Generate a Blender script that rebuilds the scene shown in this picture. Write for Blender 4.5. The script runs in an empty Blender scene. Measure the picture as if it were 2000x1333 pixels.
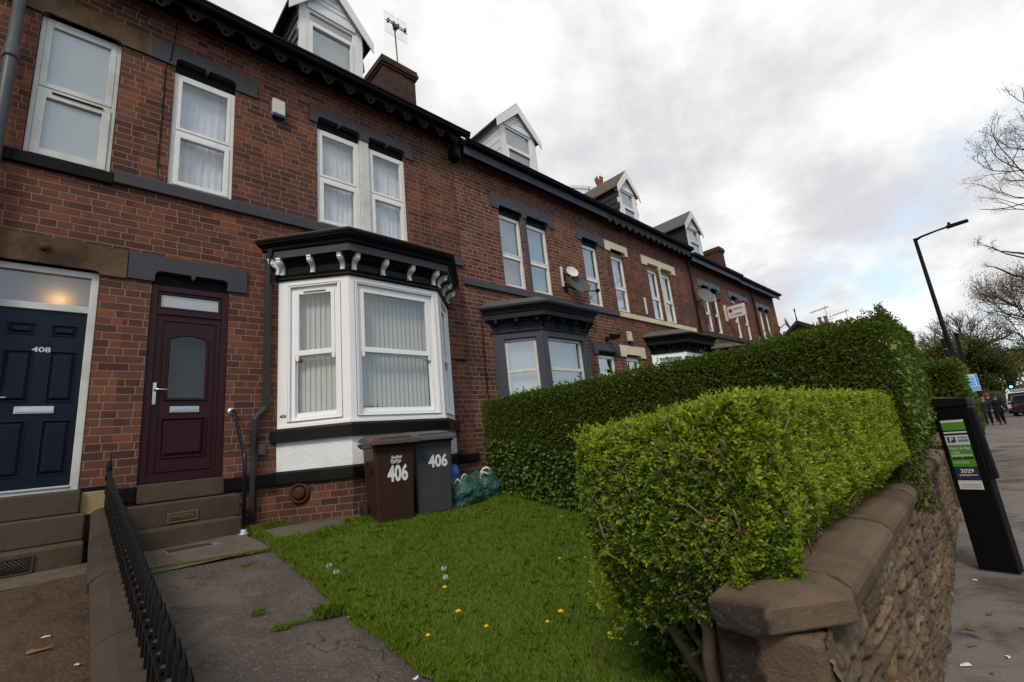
import bpy, bmesh, math, random
import numpy as np
from mathutils import Vector, Matrix

random.seed(7); RNG = np.random.default_rng(11)
SC = bpy.context.scene
COL = SC.collection

# ------------------------------------------------------------------ camera
cam_d = bpy.data.cameras.new('camera'); cam = bpy.data.objects.new('camera', cam_d); COL.objects.link(cam)
RIGHT = Vector((0.7226473, -0.68404393, -0.09932162))
DOWN = Vector((0.08093406, 0.22643869, -0.9706571))
FWD = Vector((0.68646235, 0.69340423, 0.21899776))
M = Matrix((RIGHT, -DOWN, -FWD)).transposed().to_4x4()
M.translation = Vector((0, 0, 1.65))
cam.matrix_world = M
cam_d.sensor_width = 36.0; cam_d.lens = 16.176; cam_d.clip_start = 0.05; cam_d.clip_end = 3000
SC.camera = cam
SC.view_settings.view_transform = 'Standard'; SC.view_settings.look = 'None'
SC.view_settings.exposure = 0.58; SC.view_settings.gamma = 1.0

# ------------------------------------------------------------------ sky and sun
SUN_EL, SUN_AZ = math.radians(46), math.radians(236)     # azimuth measured clockwise from +Y
world = bpy.data.worlds.new('World'); SC.world = world; world.use_nodes = True
nt = world.node_tree; nt.nodes.clear()
def WN(t, **k):
    n = nt.nodes.new(t)
    for a, b in k.items(): setattr(n, a, b)
    return n
out = WN('ShaderNodeOutputWorld'); bg = WN('ShaderNodeBackground'); bg.inputs[1].default_value = 0.10
sky = WN('ShaderNodeTexSky', sky_type='NISHITA', sun_disc=False, sun_elevation=SUN_EL, sun_rotation=SUN_AZ)
tc = WN('ShaderNodeTexCoord'); sep = WN('ShaderNodeSeparateXYZ')
nt.links.new(tc.outputs['Generated'], sep.inputs[0])
def wm(op, a, b=None, c=None):
    n = WN('ShaderNodeMath', operation=op)
    for i, v in enumerate((a, b, c)):
        if v is None: continue
        if isinstance(v, (int, float)): n.inputs[i].default_value = v
        else: nt.links.new(v, n.inputs[i])
    return n.outputs[0]
zc = wm('ADD', wm('MAXIMUM', sep.outputs[2], 0.0), 0.34)
px_, py_ = wm('DIVIDE', sep.outputs[0], zc), wm('DIVIDE', sep.outputs[1], zc)
ca, sa = math.cos(math.radians(-35)), math.sin(math.radians(-35))
ux = wm('ADD', wm('MULTIPLY', px_, ca), wm('MULTIPLY', py_, -sa))
uy = wm('ADD', wm('MULTIPLY', px_, sa), wm('MULTIPLY', py_, ca))
cmb = WN('ShaderNodeCombineXYZ')
nt.links.new(wm('MULTIPLY', ux, 0.95), cmb.inputs[0]); nt.links.new(uy, cmb.inputs[1])
cmb.inputs[2].default_value = 3.7
def wnoise(scale, detail, rough, dist=0.0, off=0.0):
    n = WN('ShaderNodeTexNoise'); n.inputs['Scale'].default_value = scale; n.inputs['Detail'].default_value = detail
    n.inputs['Roughness'].default_value = rough; n.inputs['Distortion'].default_value = dist
    v = WN('ShaderNodeVectorMath', operation='ADD'); v.inputs[1].default_value = (off, off * .7, 0)
    nt.links.new(cmb.outputs[0], v.inputs[0]); nt.links.new(v.outputs[0], n.inputs['Vector'])
    return n.outputs['Fac']
def wramp(v, p0, p1, c0=(0, 0, 0, 1), c1=(1, 1, 1, 1), ease='EASE'):
    r = WN('ShaderNodeValToRGB'); r.color_ramp.interpolation = ease
    r.color_ramp.elements[0].position = p0; r.color_ramp.elements[1].position = p1
    r.color_ramp.elements[0].color = c0; r.color_ramp.elements[1].color = c1
    nt.links.new(v, r.inputs[0]); return r.outputs[0]
n1 = wnoise(1.5, 10, 0.58, 0.15, 0.9)
cov = wm('ADD', n1, wm('MULTIPLY', wm('MINIMUM', sep.outputs[1], 0.15), 0.24))     # more broken cloud towards the south
cov = wm('SUBTRACT', cov, wm('MULTIPLY', wm('MAXIMUM', wm('SUBTRACT', sep.outputs[0], 0.84), 0.0), 0.85))
mask = wramp(cov, 0.30, 0.43)
n2 = wnoise(2.1, 10, 0.60, 0.15, 5.3)
ccol = wramp(n2, 0.38, 0.66, (4.75, 4.75, 4.95, 1), (7.2, 7.2, 7.15, 1))
mix = WN('ShaderNodeMixRGB'); nt.links.new(mask, mix.inputs[0])
skyb = WN('ShaderNodeMixRGB', blend_type='MULTIPLY'); skyb.inputs[0].default_value = 1.0
skyb.inputs[2].default_value = (1.8, 1.65, 1.5, 1)
nt.links.new(sky.outputs[0], skyb.inputs[1])
hz = WN('ShaderNodeMixRGB'); hz.inputs[0].default_value = 0.70; hz.inputs[2].default_value = (4.9, 5.9, 6.9, 1); nt.links.new(skyb.outputs[0], hz.inputs[1])
nt.links.new(hz.outputs[0], mix.inputs[1]); nt.links.new(ccol, mix.inputs[2])
nt.links.new(mix.outputs[0], bg.inputs[0]); nt.links.new(bg.outputs[0], out.inputs[0])

sun_d = bpy.data.lights.new('sun', 'SUN'); sun_d.energy = 1.5; sun_d.angle = math.radians(14); sun_d.color = (1.0, 0.92, 0.78)
sun = bpy.data.objects.new('sun', sun_d); COL.objects.link(sun)
sd = Vector((math.sin(SUN_AZ) * math.cos(SUN_EL), math.cos(SUN_AZ) * math.cos(SUN_EL), math.sin(SUN_EL)))
sun.rotation_euler = (-sd).to_track_quat('-Z', 'Y').to_euler(); sun.location = sd * 60

# ------------------------------------------------------------------ materials
def new_mat(name):
    m = bpy.data.materials.new(name); m.use_nodes = True
    t = m.node_tree; b = t.nodes['Principled BSDF']
    return m, t, b
def N(t, typ, **k):
    n = t.nodes.new(typ)
    for a, b in k.items(): setattr(n, a, b)
    return n
def noise(t, vec, scale, detail=5, rough=0.6, dist=0):
    n = N(t, 'ShaderNodeTexNoise'); n.inputs['Scale'].default_value = scale
    n.inputs['Detail'].default_value = detail; n.inputs['Roughness'].default_value = rough; n.inputs['Distortion'].default_value = dist
    if vec is not None: t.links.new(vec, n.inputs['Vector'])
    return n.outputs['Fac']
def ramp(t, v, stops, ease='LINEAR'):
    r = N(t, 'ShaderNodeValToRGB'); r.color_ramp.interpolation = ease
    e = r.color_ramp.elements
    while len(e) < len(stops): e.new(0.5)
    for i, (p, c) in enumerate(stops):
        e[i].position = p; e[i].color = (*c, 1) if len(c) == 3 else c
    t.links.new(v, r.inputs[0]); return r.outputs[0]
def mixc(t, fac, a, b, mode='MIX'):
    n = N(t, 'ShaderNodeMixRGB', blend_type=mode)
    for i, v in enumerate((fac, a, b)):
        if isinstance(v, (int, float)): n.inputs[i].default_value = v
        elif isinstance(v, tuple): n.inputs[i].default_value = (*v, 1) if len(v) == 3 else v
        else: t.links.new(v, n.inputs[i])
    return n.outputs[0]
def mth(t, op, a, b=None):
    n = N(t, 'ShaderNodeMath', operation=op)
    for i, v in enumerate((a, b)):
        if v is None: continue
        if isinstance(v, (int, float)): n.inputs[i].default_value = v
        else: t.links.new(v, n.inputs[i])
    return n.outputs[0]
def bumpn(t, b, h, strength, dist=0.01):
    n = N(t, 'ShaderNodeBump'); n.inputs['Strength'].default_value = strength; n.inputs['Distance'].default_value = dist
    t.links.new(h, n.inputs['Height']); t.links.new(n.outputs[0], b.inputs['Normal'])
def coords(t, kind='Object', scale=None):
    c = N(t, 'ShaderNodeTexCoord').outputs[kind]
    if scale:
        mp = N(t, 'ShaderNodeMapping'); mp.inputs['Scale'].default_value = scale; t.links.new(c, mp.inputs[0]); c = mp.outputs[0]
    return c
def sc3(c, k): return tuple(min(1.0, x * k) for x in c)

def plain(name, c, rough=0.5, var=0.12, scale=6.0, bump=0.0, bscale=40.0, metal=0.0, coat=0.0, dirt=None, dirt_amt=0.5, stretch=None):
    m, t, b = new_mat(name); v = coords(t, 'Object', stretch)
    n = noise(t, v, scale)
    col = mixc(t, n, sc3(c, 1 - var), sc3(c, 1 + var))
    if dirt:
        f = ramp(t, noise(t, coords(t), 2.3, 8, 0.7), [(0.48, (0, 0, 0)), (0.72, (dirt_amt,) * 3)])
        col = mixc(t, f, col, dirt)
    t.links.new(col, b.inputs['Base Color']); b.inputs['Roughness'].default_value = rough
    b.inputs['Metallic'].default_value = metal; b.inputs['Specular IOR Level'].default_value = 0.5 if metal else (0.20 if rough < .5 else 0.10); b.inputs['Coat Weight'].default_value = coat
    if bump: bumpn(t, b, noise(t, v, bscale, 6, 0.65), bump)
    return m

def brick(name, c1, c2, mortar, bw=0.232, bh=0.083, soot=0.5, pale=0.0, mort=0.010):
    m, t, b = new_mat(name); uv = coords(t, 'UV')
    sx = N(t, 'ShaderNodeSeparateXYZ'); t.links.new(uv, sx.inputs[0]); row = mth(t, 'FLOOR', mth(t, 'DIVIDE', sx.outputs[1], bh))
    wn = N(t, 'ShaderNodeTexWhiteNoise', noise_dimensions='1D'); t.links.new(row, wn.inputs['W']); sh = N(t, 'ShaderNodeCombineXYZ'); t.links.new(mth(t, 'MULTIPLY', wn.outputs['Value'], bw * .42), sh.inputs[0])
    uv0 = uv; ad0 = N(t, 'ShaderNodeVectorMath', operation='ADD'); t.links.new(uv, ad0.inputs[0]); t.links.new(sh.outputs[0], ad0.inputs[1]); uv = ad0.outputs[0]
    d = N(t, 'ShaderNodeTexNoise'); d.inputs['Scale'].default_value = 22; t.links.new(uv, d.inputs['Vector'])
    wob = N(t, 'ShaderNodeVectorMath', operation='SCALE'); wob.inputs[3].default_value = 0.006
    t.links.new(d.outputs['Color'], wob.inputs[0])
    add = N(t, 'ShaderNodeVectorMath', operation='ADD'); t.links.new(uv, add.inputs[0]); t.links.new(wob.outputs[0], add.inputs[1])
    br = N(t, 'ShaderNodeTexBrick'); br.offset = 0.5; br.squash = 0.55; br.squash_frequency = 4
    for k, v in (('Scale', 1.0), ('Mortar Size', mort * .55), ('Mortar Smooth', 0.25), ('Brick Width', bw), ('Row Height', bh), ('Bias', 0.0)):
        br.inputs[k].default_value = v
    br.inputs['Color1'].default_value = (0, 0, 0, 1); br.inputs['Color2'].default_value = (1, 1, 1, 1); br.inputs['Mortar'].default_value = (0.5, 0.5, 0.5, 1)
    t.links.new(add.outputs[0], br.inputs['Vector'])
    uv = uv0
    tone = ramp(t, br.outputs['Color'], [(0.0, c2), (0.35, tuple(a * .55 + d_ * .45 for a, d_ in zip(c1, c2))), (0.75, c1), (1.0, (min(1, c1[0] * 1.45), c1[1] * 1.35, c1[2] * 1.1))])
    fine = noise(t, uv, 60, 6, 0.7)
    tone = mixc(t, mth(t, 'MULTIPLY', fine, 0.55), tone, sc3(c2, 0.75))
    big = ramp(t, noise(t, uv, 0.75, 8, 0.68, 0.6), [(0.42, (0, 0, 0)), (0.68, (soot,) * 3)])
    tone = mixc(t, ramp(t, noise(t, uv, 1.1, 6, .6), [(.5, (0, 0, 0)), (.7, (.45,) * 3)]), tone, tuple(min(1, a * k) for a, k in zip(c1, (1.35, 1.2, .95))))
    tone = mixc(t, big, tone, (0.035, 0.026, 0.026))
    mpv = N(t, 'ShaderNodeMapping'); mpv.inputs['Scale'].default_value = (2.6, .22, 1); t.links.new(uv, mpv.inputs[0])
    tone = mixc(t, ramp(t, noise(t, mpv.outputs[0], 1.0, 7, .65), [(.50, (0, 0, 0)), (.72, (.55,) * 3)]), tone, tuple(.30 * a for a in c1))
    tone = mixc(t, ramp(t, noise(t, uv, 34, 2, .5), [(.70, (0, 0, 0)), (.78, (.5,) * 3)]), tone, (.30, .23, .18))
    mcol = mixc(t, noise(t, uv, 3.0, 5), sc3(mortar, 0.55), sc3(mortar, 1.2))
    if pale:
        pl = ramp(t, noise(t, uv, 1.7, 8, 0.7, 0.4), [(0.56, (0, 0, 0)), (0.72, (pale,) * 3)])
        tone = mixc(t, pl, tone, (0.36, 0.30, 0.26))
    col = mixc(t, br.outputs['Fac'], tone, mcol)
    t.links.new(col, b.inputs['Base Color']); b.inputs['Roughness'].default_value = 0.85; b.inputs['Specular IOR Level'].default_value = 0.12
    h = mth(t, 'ADD', mth(t, 'MULTIPLY', mth(t, 'SUBTRACT', 1.0, br.outputs['Fac']), 1.0), mth(t, 'MULTIPLY', fine, 0.5))
    bumpn(t, b, h, 0.6, 0.006)
    return m

def stone(name, c, c2, dark, rough=0.85, scale=3.0, amt=0.7, bump=0.5, moss=None, ystain=None):
    m, t, b = new_mat(name); v = coords(t)
    col = mixc(t, noise(t, v, scale, 7, 0.65), c, c2)
    f = ramp(t, noise(t, v, 1.6, 8, 0.7, 0.5), [(0.44, (0, 0, 0)), (0.66, (amt,) * 3)])
    col = mixc(t, f, col, dark)
    if moss:
        f2 = ramp(t, noise(t, v, 5, 8, 0.75), [(0.60, (0, 0, 0)), (0.75, (0.6,) * 3)])
        col = mixc(t, f2, col, moss)
    if ystain:      # old black paint left on one end of the stone
        ss = N(t, 'ShaderNodeSeparateXYZ'); t.links.new(v, ss.inputs[0]); q = mth(t, 'ADD', ss.outputs[1], mth(t, 'MULTIPLY', mth(t, 'SUBTRACT', noise(t, v, 9, 8, .75), .5), ystain[1]))
        q2 = mth(t, 'ADD', mth(t, 'MULTIPLY', ss.outputs[2], -1.0), ystain[2])
        st = mth(t, 'MULTIPLY', ramp(t, mth(t, 'SUBTRACT', q, ystain[0]), [(0, (0, 0, 0)), (.015, (.93,) * 3)]), ramp(t, q2, [(0, (0, 0, 0)), (.02, (1, 1, 1))]))
        st = mth(t, 'MULTIPLY', st, ramp(t, noise(t, v, 55, 5, .7), [(.30, (.25,) * 3), (.46, (1, 1, 1))])); col = mixc(t, st, col, (.011, .009, .010))
    g = noise(t, v, 70, 5, 0.7)
    col = mixc(t, mth(t, 'MULTIPLY', g, 0.35), col, sc3(dark, 1.0))
    t.links.new(col, b.inputs['Base Color']); b.inputs['Roughness'].default_value = rough; b.inputs['Specular IOR Level'].default_value = 0.15
    bumpn(t, b, mth(t, 'ADD', g, mth(t, 'MULTIPLY', noise(t, v, 12, 6, .6), 1.5)), bump, 0.012)
    return m

def glass_mat(name, tint=(0.80, 0.86, 0.86), base=0.10, rough=0.0):
    m = bpy.data.materials.new(name); m.use_nodes = True; t = m.node_tree; t.nodes.clear()
    o = N(t, 'ShaderNodeOutputMaterial'); mx = N(t, 'ShaderNodeMixShader'); tr = N(t, 'ShaderNodeBsdfTransparent'); gl = N(t, 'ShaderNodeBsdfGlossy')
    tr.inputs[0].default_value = (*tint, 1); gl.inputs['Roughness'].default_value = rough
    lw = N(t, 'ShaderNodeLayerWeight'); lw.inputs[0].default_value = 0.5
    f = mth(t, 'ADD', mth(t, 'MULTIPLY', mth(t, 'POWER', lw.outputs['Facing'], 3.6), 0.85), base)
    n = noise(t, coords(t), 1.3, 2); bp = N(t, 'ShaderNodeBump'); bp.inputs['Strength'].default_value = 0.06; bp.inputs['Distance'].default_value = 0.05
    t.links.new(n, bp.inputs['Height']); t.links.new(bp.outputs[0], gl.inputs['Normal'])
    t.links.new(f, mx.inputs[0]); t.links.new(tr.outputs[0], mx.inputs[1]); t.links.new(gl.outputs[0], mx.inputs[2]); t.links.new(mx.outputs[0], o.inputs[0])
    return m
def frosted_mat(name, c=(0.42, 0.45, 0.46)):
    m = bpy.data.materials.new(name); m.use_nodes = True; t = m.node_tree; t.nodes.clear()
    o = N(t, 'ShaderNodeOutputMaterial'); mx = N(t, 'ShaderNodeMixShader'); m2 = N(t, 'ShaderNodeMixShader')
    di = N(t, 'ShaderNodeBsdfDiffuse'); tl = N(t, 'ShaderNodeBsdfTranslucent'); gl = N(t, 'ShaderNodeBsdfGlossy')
    di.inputs[0].default_value = (*c, 1); tl.inputs[0].default_value = (0.75, 0.75, 0.72, 1); gl.inputs['Roughness'].default_value = 0.08
    mx.inputs[0].default_value = 0.45; m2.inputs[0].default_value = 0.16
    t.links.new(di.outputs[0], mx.inputs[1]); t.links.new(tl.outputs[0], mx.inputs[2])
    t.links.new(mx.outputs[0], m2.inputs[1]); t.links.new(gl.outputs[0], m2.inputs[2]); t.links.new(m2.outputs[0], o.inputs[0])
    return m
def leaf_mat(name, cols, rough=0.45, trans=0.35):
    m = bpy.data.materials.new(name); m.use_nodes = True; t = m.node_tree; b = t.nodes['Principled BSDF']; o = t.nodes['Material Output']
    g = N(t, 'ShaderNodeNewGeometry').outputs['Random Per Island']
    k = len(cols)
    c = ramp(t, g, [(i / max(1, k - 1), x) for i, x in enumerate(cols)])
    lv = noise(t, coords(t), 2.2, 3)
    c = mixc(t, mth(t, 'MULTIPLY', lv, 0.5), c, sc3(cols[k // 2], 0.75))
    t.links.new(c, b.inputs['Base Color']); b.inputs['Roughness'].default_value = rough; b.inputs['Specular IOR Level'].default_value = 0.2
    tl = N(t, 'ShaderNodeBsdfTranslucent'); mx = N(t, 'ShaderNodeMixShader'); mx.inputs[0].default_value = trans
    t.links.new(c, tl.inputs[0]); t.links.new(b.outputs[0], mx.inputs[1]); t.links.new(tl.outputs[0], mx.inputs[2]); t.links.new(mx.outputs[0], o.inputs['Surface'])
    return m
def emit(name, c, s):
    m = bpy.data.materials.new(name); m.use_nodes = True; b = m.node_tree.nodes['Principled BSDF']
    b.inputs['Base Color'].default_value = (0, 0, 0, 1)
    b.inputs['Emission Color'].default_value = (*c, 1); b.inputs['Emission Strength'].default_value = s
    return m

# ------------------------------------------------------------------ mesh building
class Fr:
    """local frame: u runs along a face, o points out of it, z is up"""
    def __init__(s, p0, t, n): s.p0 = Vector((p0[0], p0[1], 0)); s.t = Vector((t[0], t[1], 0)).normalized(); s.n = Vector((n[0], n[1], 0)).normalized()
    def pt(s, u, o, z): p = s.p0 + s.t * u + s.n * o; return Vector((p.x, p.y, z))
FY = 6.3
FAC = Fr((0, FY), (1, 0), (0, -1))

class MB:
    def __init__(s): s.v = []; s.f = []; s.sm = []
    def add(s, vs, fs, smooth=False):
        k = len(s.v); s.v += [tuple(p) for p in vs]; s.f += [tuple(i + k for i in q) for q in fs]; s.sm += [smooth] * len(fs); return s
    def quad(s, *p, smooth=False): return s.add(p, [tuple(range(len(p)))], smooth)
    def hexa(s, c, smooth=False):   # 8 corners: bottom ring 0-3, top ring 4-7
        return s.add(c, [(3, 2, 1, 0), (4, 5, 6, 7), (0, 1, 5, 4), (1, 2, 6, 5), (2, 3, 7, 6), (3, 0, 4, 7)], smooth)
    def box(s, x0, x1, y0, y1, z0, z1):
        return s.hexa([(x0, y0, z0), (x1, y0, z0), (x1, y1, z0), (x0, y1, z0), (x0, y0, z1), (x1, y0, z1), (x1, y1, z1), (x0, y1, z1)])
    def ob(s, F, u0, u1, o0, o1, z0, z1):   # box in a frame; o0 is the inner, o1 the outer face
        return s.hexa([F.pt(u0, o1, z0), F.pt(u1, o1, z0), F.pt(u1, o0, z0), F.pt(u0, o0, z0), F.pt(u0, o1, z1), F.pt(u1, o1, z1), F.pt(u1, o0, z1), F.pt(u0, o0, z1)])
    def prism(s, pts, d):
        n = len(pts); pts = [Vector(p) for p in pts]; d = Vector(d); q = [p + d for p in pts]
        return s.add(pts + q, [tuple(range(n - 1, -1, -1)), tuple(range(n, 2 * n))] + [(i, (i + 1) % n, n + (i + 1) % n, n + i) for i in range(n)])
    def fprism(s, F, poly, o0, o1):         # poly of (u, z) extruded from o0 out to o1
        return s.prism([F.pt(u, o0, z) for u, z in poly], F.n * (o1 - o0))
    def tube(s, pts, r, n=8, smooth=True, cap=True):
        pts = [Vector(p) for p in pts]; rs = r if isinstance(r, (list, tuple)) else [r] * len(pts)
        k = len(s.v); prev = None
        for i, p in enumerate(pts):
            a = pts[max(0, i - 1)]; b = pts[min(len(pts) - 1, i + 1)]; d = (b - a)
            d = d.normalized() if d.length > 1e-9 else Vector((0, 0, 1))
            if prev is None:
                up = Vector((0, 0, 1)) if abs(d.z) < 0.9 else Vector((1, 0, 0)); x = d.cross(up).normalized()
            else:
                x = prev - d * prev.dot(d); x = x.normalized() if x.length > 1e-6 else d.orthogonal().normalized()
            prev = x; y = d.cross(x)
            for j in range(n):
                th = 2 * math.pi * j / n; s.v.append(tuple(p + (x * math.cos(th) + y * math.sin(th)) * rs[i]))
        for i in range(len(pts) - 1):
            for j in range(n):
                s.f.append((k + i * n + j, k + i * n + (j + 1) % n, k + (i + 1) * n + (j + 1) % n, k + (i + 1) * n + j)); s.sm.append(smooth)
        if cap:
            s.f.append(tuple(k + j for j in range(n))[::-1]); s.sm.append(False)
            e = k + (len(pts) - 1) * n; s.f.append(tuple(e + j for j in range(n))); s.sm.append(False)
        return s
    def lathe(s, c, prof, n=16, axis=(0, 0, 1), smooth=True):   # prof of (radius, height) along axis
        a = Vector(axis).normalized(); x = a.orthogonal().normalized(); y = a.cross(x); c = Vector(c); k = len(s.v)
        for r, h in prof:
            for j in range(n):
                th = 2 * math.pi * j / n; s.v.append(tuple(c + a * h + (x * math.cos(th) + y * math.sin(th)) * max(r, 1e-4)))
        for i in range(len(prof) - 1):
            for j in range(n):
                s.f.append((k + i * n + j, k + i * n + (j + 1) % n, k + (i + 1) * n + (j + 1) % n, k + (i + 1) * n + j)); s.sm.append(smooth)
        s.f.append(tuple(k + j for j in range(n))[::-1]); s.sm.append(False)
        e = k + (len(prof) - 1) * n; s.f.append(tuple(e + j for j in range(n))); s.sm.append(False)
        return s
    def ball(s, c, r, n=12, m=8, sc=(1, 1, 1)):
        k = len(s.v)
        for i in range(m + 1):
            th = math.pi * i / m
            for j in range(n):
                ph = 2 * math.pi * j / n
                s.v.append((c[0] + r * sc[0] * math.sin(th) * math.cos(ph), c[1] + r * sc[1] * math.sin(th) * math.sin(ph), c[2] + r * sc[2] * math.cos(th)))
        for i in range(m):
            for j in range(n):
                s.f.append((k + i * n + j, k + (i + 1) * n + j, k + (i + 1) * n + (j + 1) % n, k + i * n + (j + 1) % n)); s.sm.append(True)
        return s
    def rings(s, rr, closed=False, smooth=False):   # list of equal-length point rings joined by quads
        k = len(s.v); n = len(rr[0])
        for r in rr: s.v += [tuple(p) for p in r]
        for i in range(len(rr) - 1):
            for j in range(n if closed else n - 1):
                s.f.append((k + i * n + j, k + i * n + (j + 1) % n, k + (i + 1) * n + (j + 1) % n, k + (i + 1) * n + j)); s.sm.append(smooth)
        return s

def uv_box(me):
    """metric UVs: u along the face's horizontal, v up (bricks keep their size on every wall)"""
    nl = len(me.loops)
    if nl == 0: return
    uvl = me.uv_layers.new(name='uv')
    co = np.empty(len(me.vertices) * 3, np.float32); me.vertices.foreach_get('co', co); co = co.reshape(-1, 3)
    vi = np.empty(nl, np.int32); me.loops.foreach_get('vertex_index', vi)
    npo = len(me.polygons); nn = np.empty(npo * 3, np.float32); me.polygons.foreach_get('normal', nn); nn = nn.reshape(-1, 3)
    lt = np.empty(npo, np.int32); me.polygons.foreach_get('loop_total', lt)
    n = np.repeat(nn, lt, axis=0); p = co[vi]
    t = np.stack([-n[:, 1], n[:, 0], np.zeros(nl)], 1); L = np.linalg.norm(t, axis=1); flat = L < 0.35
    t = t / np.maximum(L, 1e-6)[:, None]
    u = (p * t).sum(1); v = p[:, 2].copy(); u[flat] = p[flat, 0]; v[flat] = p[flat, 1]
    uvl.data.foreach_set('uv', np.stack([u, v], 1).astype(np.float32).ravel())

def mesh_obj(name, mb, mat, parent=None, bevel=0.0, fix=True):
    me = bpy.data.meshes.new(name)
    base = parent_base(parent)
    vs = [(x - base.x, y - base.y, z - base.z) for x, y, z in mb.v]
    me.from_pydata(vs, [], mb.f)
    if fix:
        bm = bmesh.new(); bm.from_mesh(me); bmesh.ops.recalc_face_normals(bm, faces=bm.faces); bm.to_mesh(me); bm.free()
    if len(me.polygons) == len(mb.sm): me.polygons.foreach_set('use_smooth', mb.sm)
    uv_box(me); me.materials.append(mat)
    o = bpy.data.objects.new(name, me); COL.objects.link(o)
    if parent: o.parent = parent
    if bevel:
        b = o.modifiers.new('bevel', 'BEVEL'); b.width = bevel; b.segments = 2; b.limit_method = 'ANGLE'; b.angle_limit = math.radians(50); b.use_clamp_overlap = True
    return o
BASE = {}
def parent_base(p):
    v = Vector((0, 0, 0))
    while p is not None:
        v = v + Vector(p.location); p = p.parent
    return v
def tag(o, label=None, cat=None, group=None, kind=None):
    if label: o['label'] = label
    if cat: o['category'] = cat
    if group: o['group'] = group
    if kind: o['kind'] = kind
    return o
def thing(name, loc, label, cat, group=None):
    o = bpy.data.objects.new(name, None); o.location = loc; o.empty_display_size = 0.2; COL.objects.link(o)
    return tag(o, label, cat, group)
def solo(name, mb, mat, label, cat, loc=(0, 0, 0), group=None, **k):
    o = mesh_obj(name, mb, mat, None, **k); return tag(o, label, cat, group)
def struct(name, mb, mat, **k): return tag(mesh_obj(name, mb, mat, None, **k), kind='structure')
def fast_mesh(name, V, Fq, mat, parent=None, smooth=False):
    me = bpy.data.meshes.new(name); b = parent_base(parent); V = V - np.array([b.x, b.y, b.z])
    me.vertices.add(len(V)); me.vertices.foreach_set('co', V.astype(np.float32).ravel())
    k = Fq.shape[1]; me.loops.add(Fq.size); me.loops.foreach_set('vertex_index', Fq.astype(np.int32).ravel())
    me.polygons.add(len(Fq)); me.polygons.foreach_set('loop_start', np.arange(0, Fq.size, k, dtype=np.int32))
    me.polygons.foreach_set('loop_total', np.full(len(Fq), k, np.int32)); me.update(calc_edges=True); me.validate()
    if mat: me.materials.append(mat)
    o = bpy.data.objects.new(name, me); COL.objects.link(o)
    if parent: o.parent = parent
    return o
def text_mesh(name, body, size, mat, parent, P, xdir, up, bold=0.0, sx=1.0, align='CENTER', lift=0.0):
    """writing: lies in the plane of xdir/up, origin at P"""
    cu = bpy.data.curves.new(name, 'FONT'); cu.body = body; cu.size = size; cu.align_x = align; cu.align_y = 'CENTER'; cu.offset = bold; cu.extrude = 0.0006; cu.resolution_u = 3
    tmp = bpy.data.objects.new('tmp', cu); COL.objects.link(tmp); dg = bpy.context.evaluated_depsgraph_get(); dg.update()
    me = bpy.data.meshes.new_from_object(tmp.evaluated_get(dg)); bpy.data.objects.remove(tmp); bpy.data.curves.remove(cu)
    X = Vector(xdir).normalized(); U = Vector(up).normalized(); Z = X.cross(U).normalized(); U = Z.cross(X)
    b = parent_base(parent); P = Vector(P) + Z * lift
    for v in me.vertices: v.co = P - b + X * (v.co.x * sx) + U * v.co.y + Z * v.co.z
    me.name = name; me.materials.clear(); me.materials.append(mat)
    o = bpy.data.objects.new(name, me); COL.objects.link(o); o.parent = parent
    return o
def wall_faces(mb, F, u0, u1, z0, z1, holes, depth=0.12, o=0.0):
    """face with rectangular openings (u0,u1,z0,z1) and their reveals"""
    us = sorted({u0, u1, *[h[0] for h in holes], *[h[1] for h in holes]}); zs = sorted({z0, z1, *[h[2] for h in holes], *[h[3] for h in holes]})
    us = [u for u in us if u0 <= u <= u1]; zs = [z for z in zs if z0 <= z <= z1]
    for a, b in zip(us, us[1:]):
        for c, d in zip(zs, zs[1:]):
            m_, n_ = (a + b) / 2, (c + d) / 2
            if any(h[0] < m_ < h[1] and h[2] < n_ < h[3] for h in holes): continue
            mb.quad(F.pt(a, o, c), F.pt(b, o, c), F.pt(b, o, d), F.pt(a, o, d))
    for a, b, c, d in holes:
        i = o - depth
        mb.quad(F.pt(a, o, c), F.pt(a, o, d), F.pt(a, i, d), F.pt(a, i, c))
        mb.quad(F.pt(b, o, d), F.pt(b, o, c), F.pt(b, i, c), F.pt(b, i, d))
        mb.quad(F.pt(a, o, d), F.pt(b, o, d), F.pt(b, i, d), F.pt(a, i, d))
        mb.quad(F.pt(b, o, c), F.pt(a, o, c), F.pt(a, i, c), F.pt(b, i, c))
    return mb

# ------------------------------------------------------------------ material palette
BRICK_A = brick('brick_red', (0.182, 0.068, 0.042), (0.068, 0.033, 0.027), (0.255, 0.185, 0.145), soot=0.50, pale=0.08, mort=.0085)
BRICK_B = brick('brick_brown', (0.178, 0.070, 0.044), (0.070, 0.035, 0.029), (0.33, 0.25, 0.20), soot=0.30, pale=0.30, mort=0.010)
BRICK_C = brick('brick_orange', (0.195, 0.076, 0.045), (0.090, 0.042, 0.031), (0.20, 0.145, 0.110), soot=0.40, pale=0.10, mort=.0085)
BRICK_K = brick('brick_sooty', (0.085, 0.034, 0.025), (0.030, 0.018, 0.016), (0.10, 0.075, 0.06), soot=0.6)
PVC = plain('white_plastic', (0.74, 0.73, 0.72), 0.32, 0.05, 3, dirt=(0.45, 0.43, 0.38), dirt_amt=0.35)
PVC_OLD = plain('weathered_white_plastic', (0.60, 0.59, 0.56), 0.45, 0.10, 5, dirt=(0.28, 0.26, 0.21), dirt_amt=0.6)
WHITE_PAINT = plain('white_gloss_paint', (0.80, 0.79, 0.80), 0.28, 0.04, 4, bump=0.05)
RENDER = plain('white_render', (0.74, 0.74, 0.75), 0.8, 0.06, 3, bump=0.9, bscale=26, dirt=(0.50, 0.49, 0.47), dirt_amt=0.4)
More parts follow.
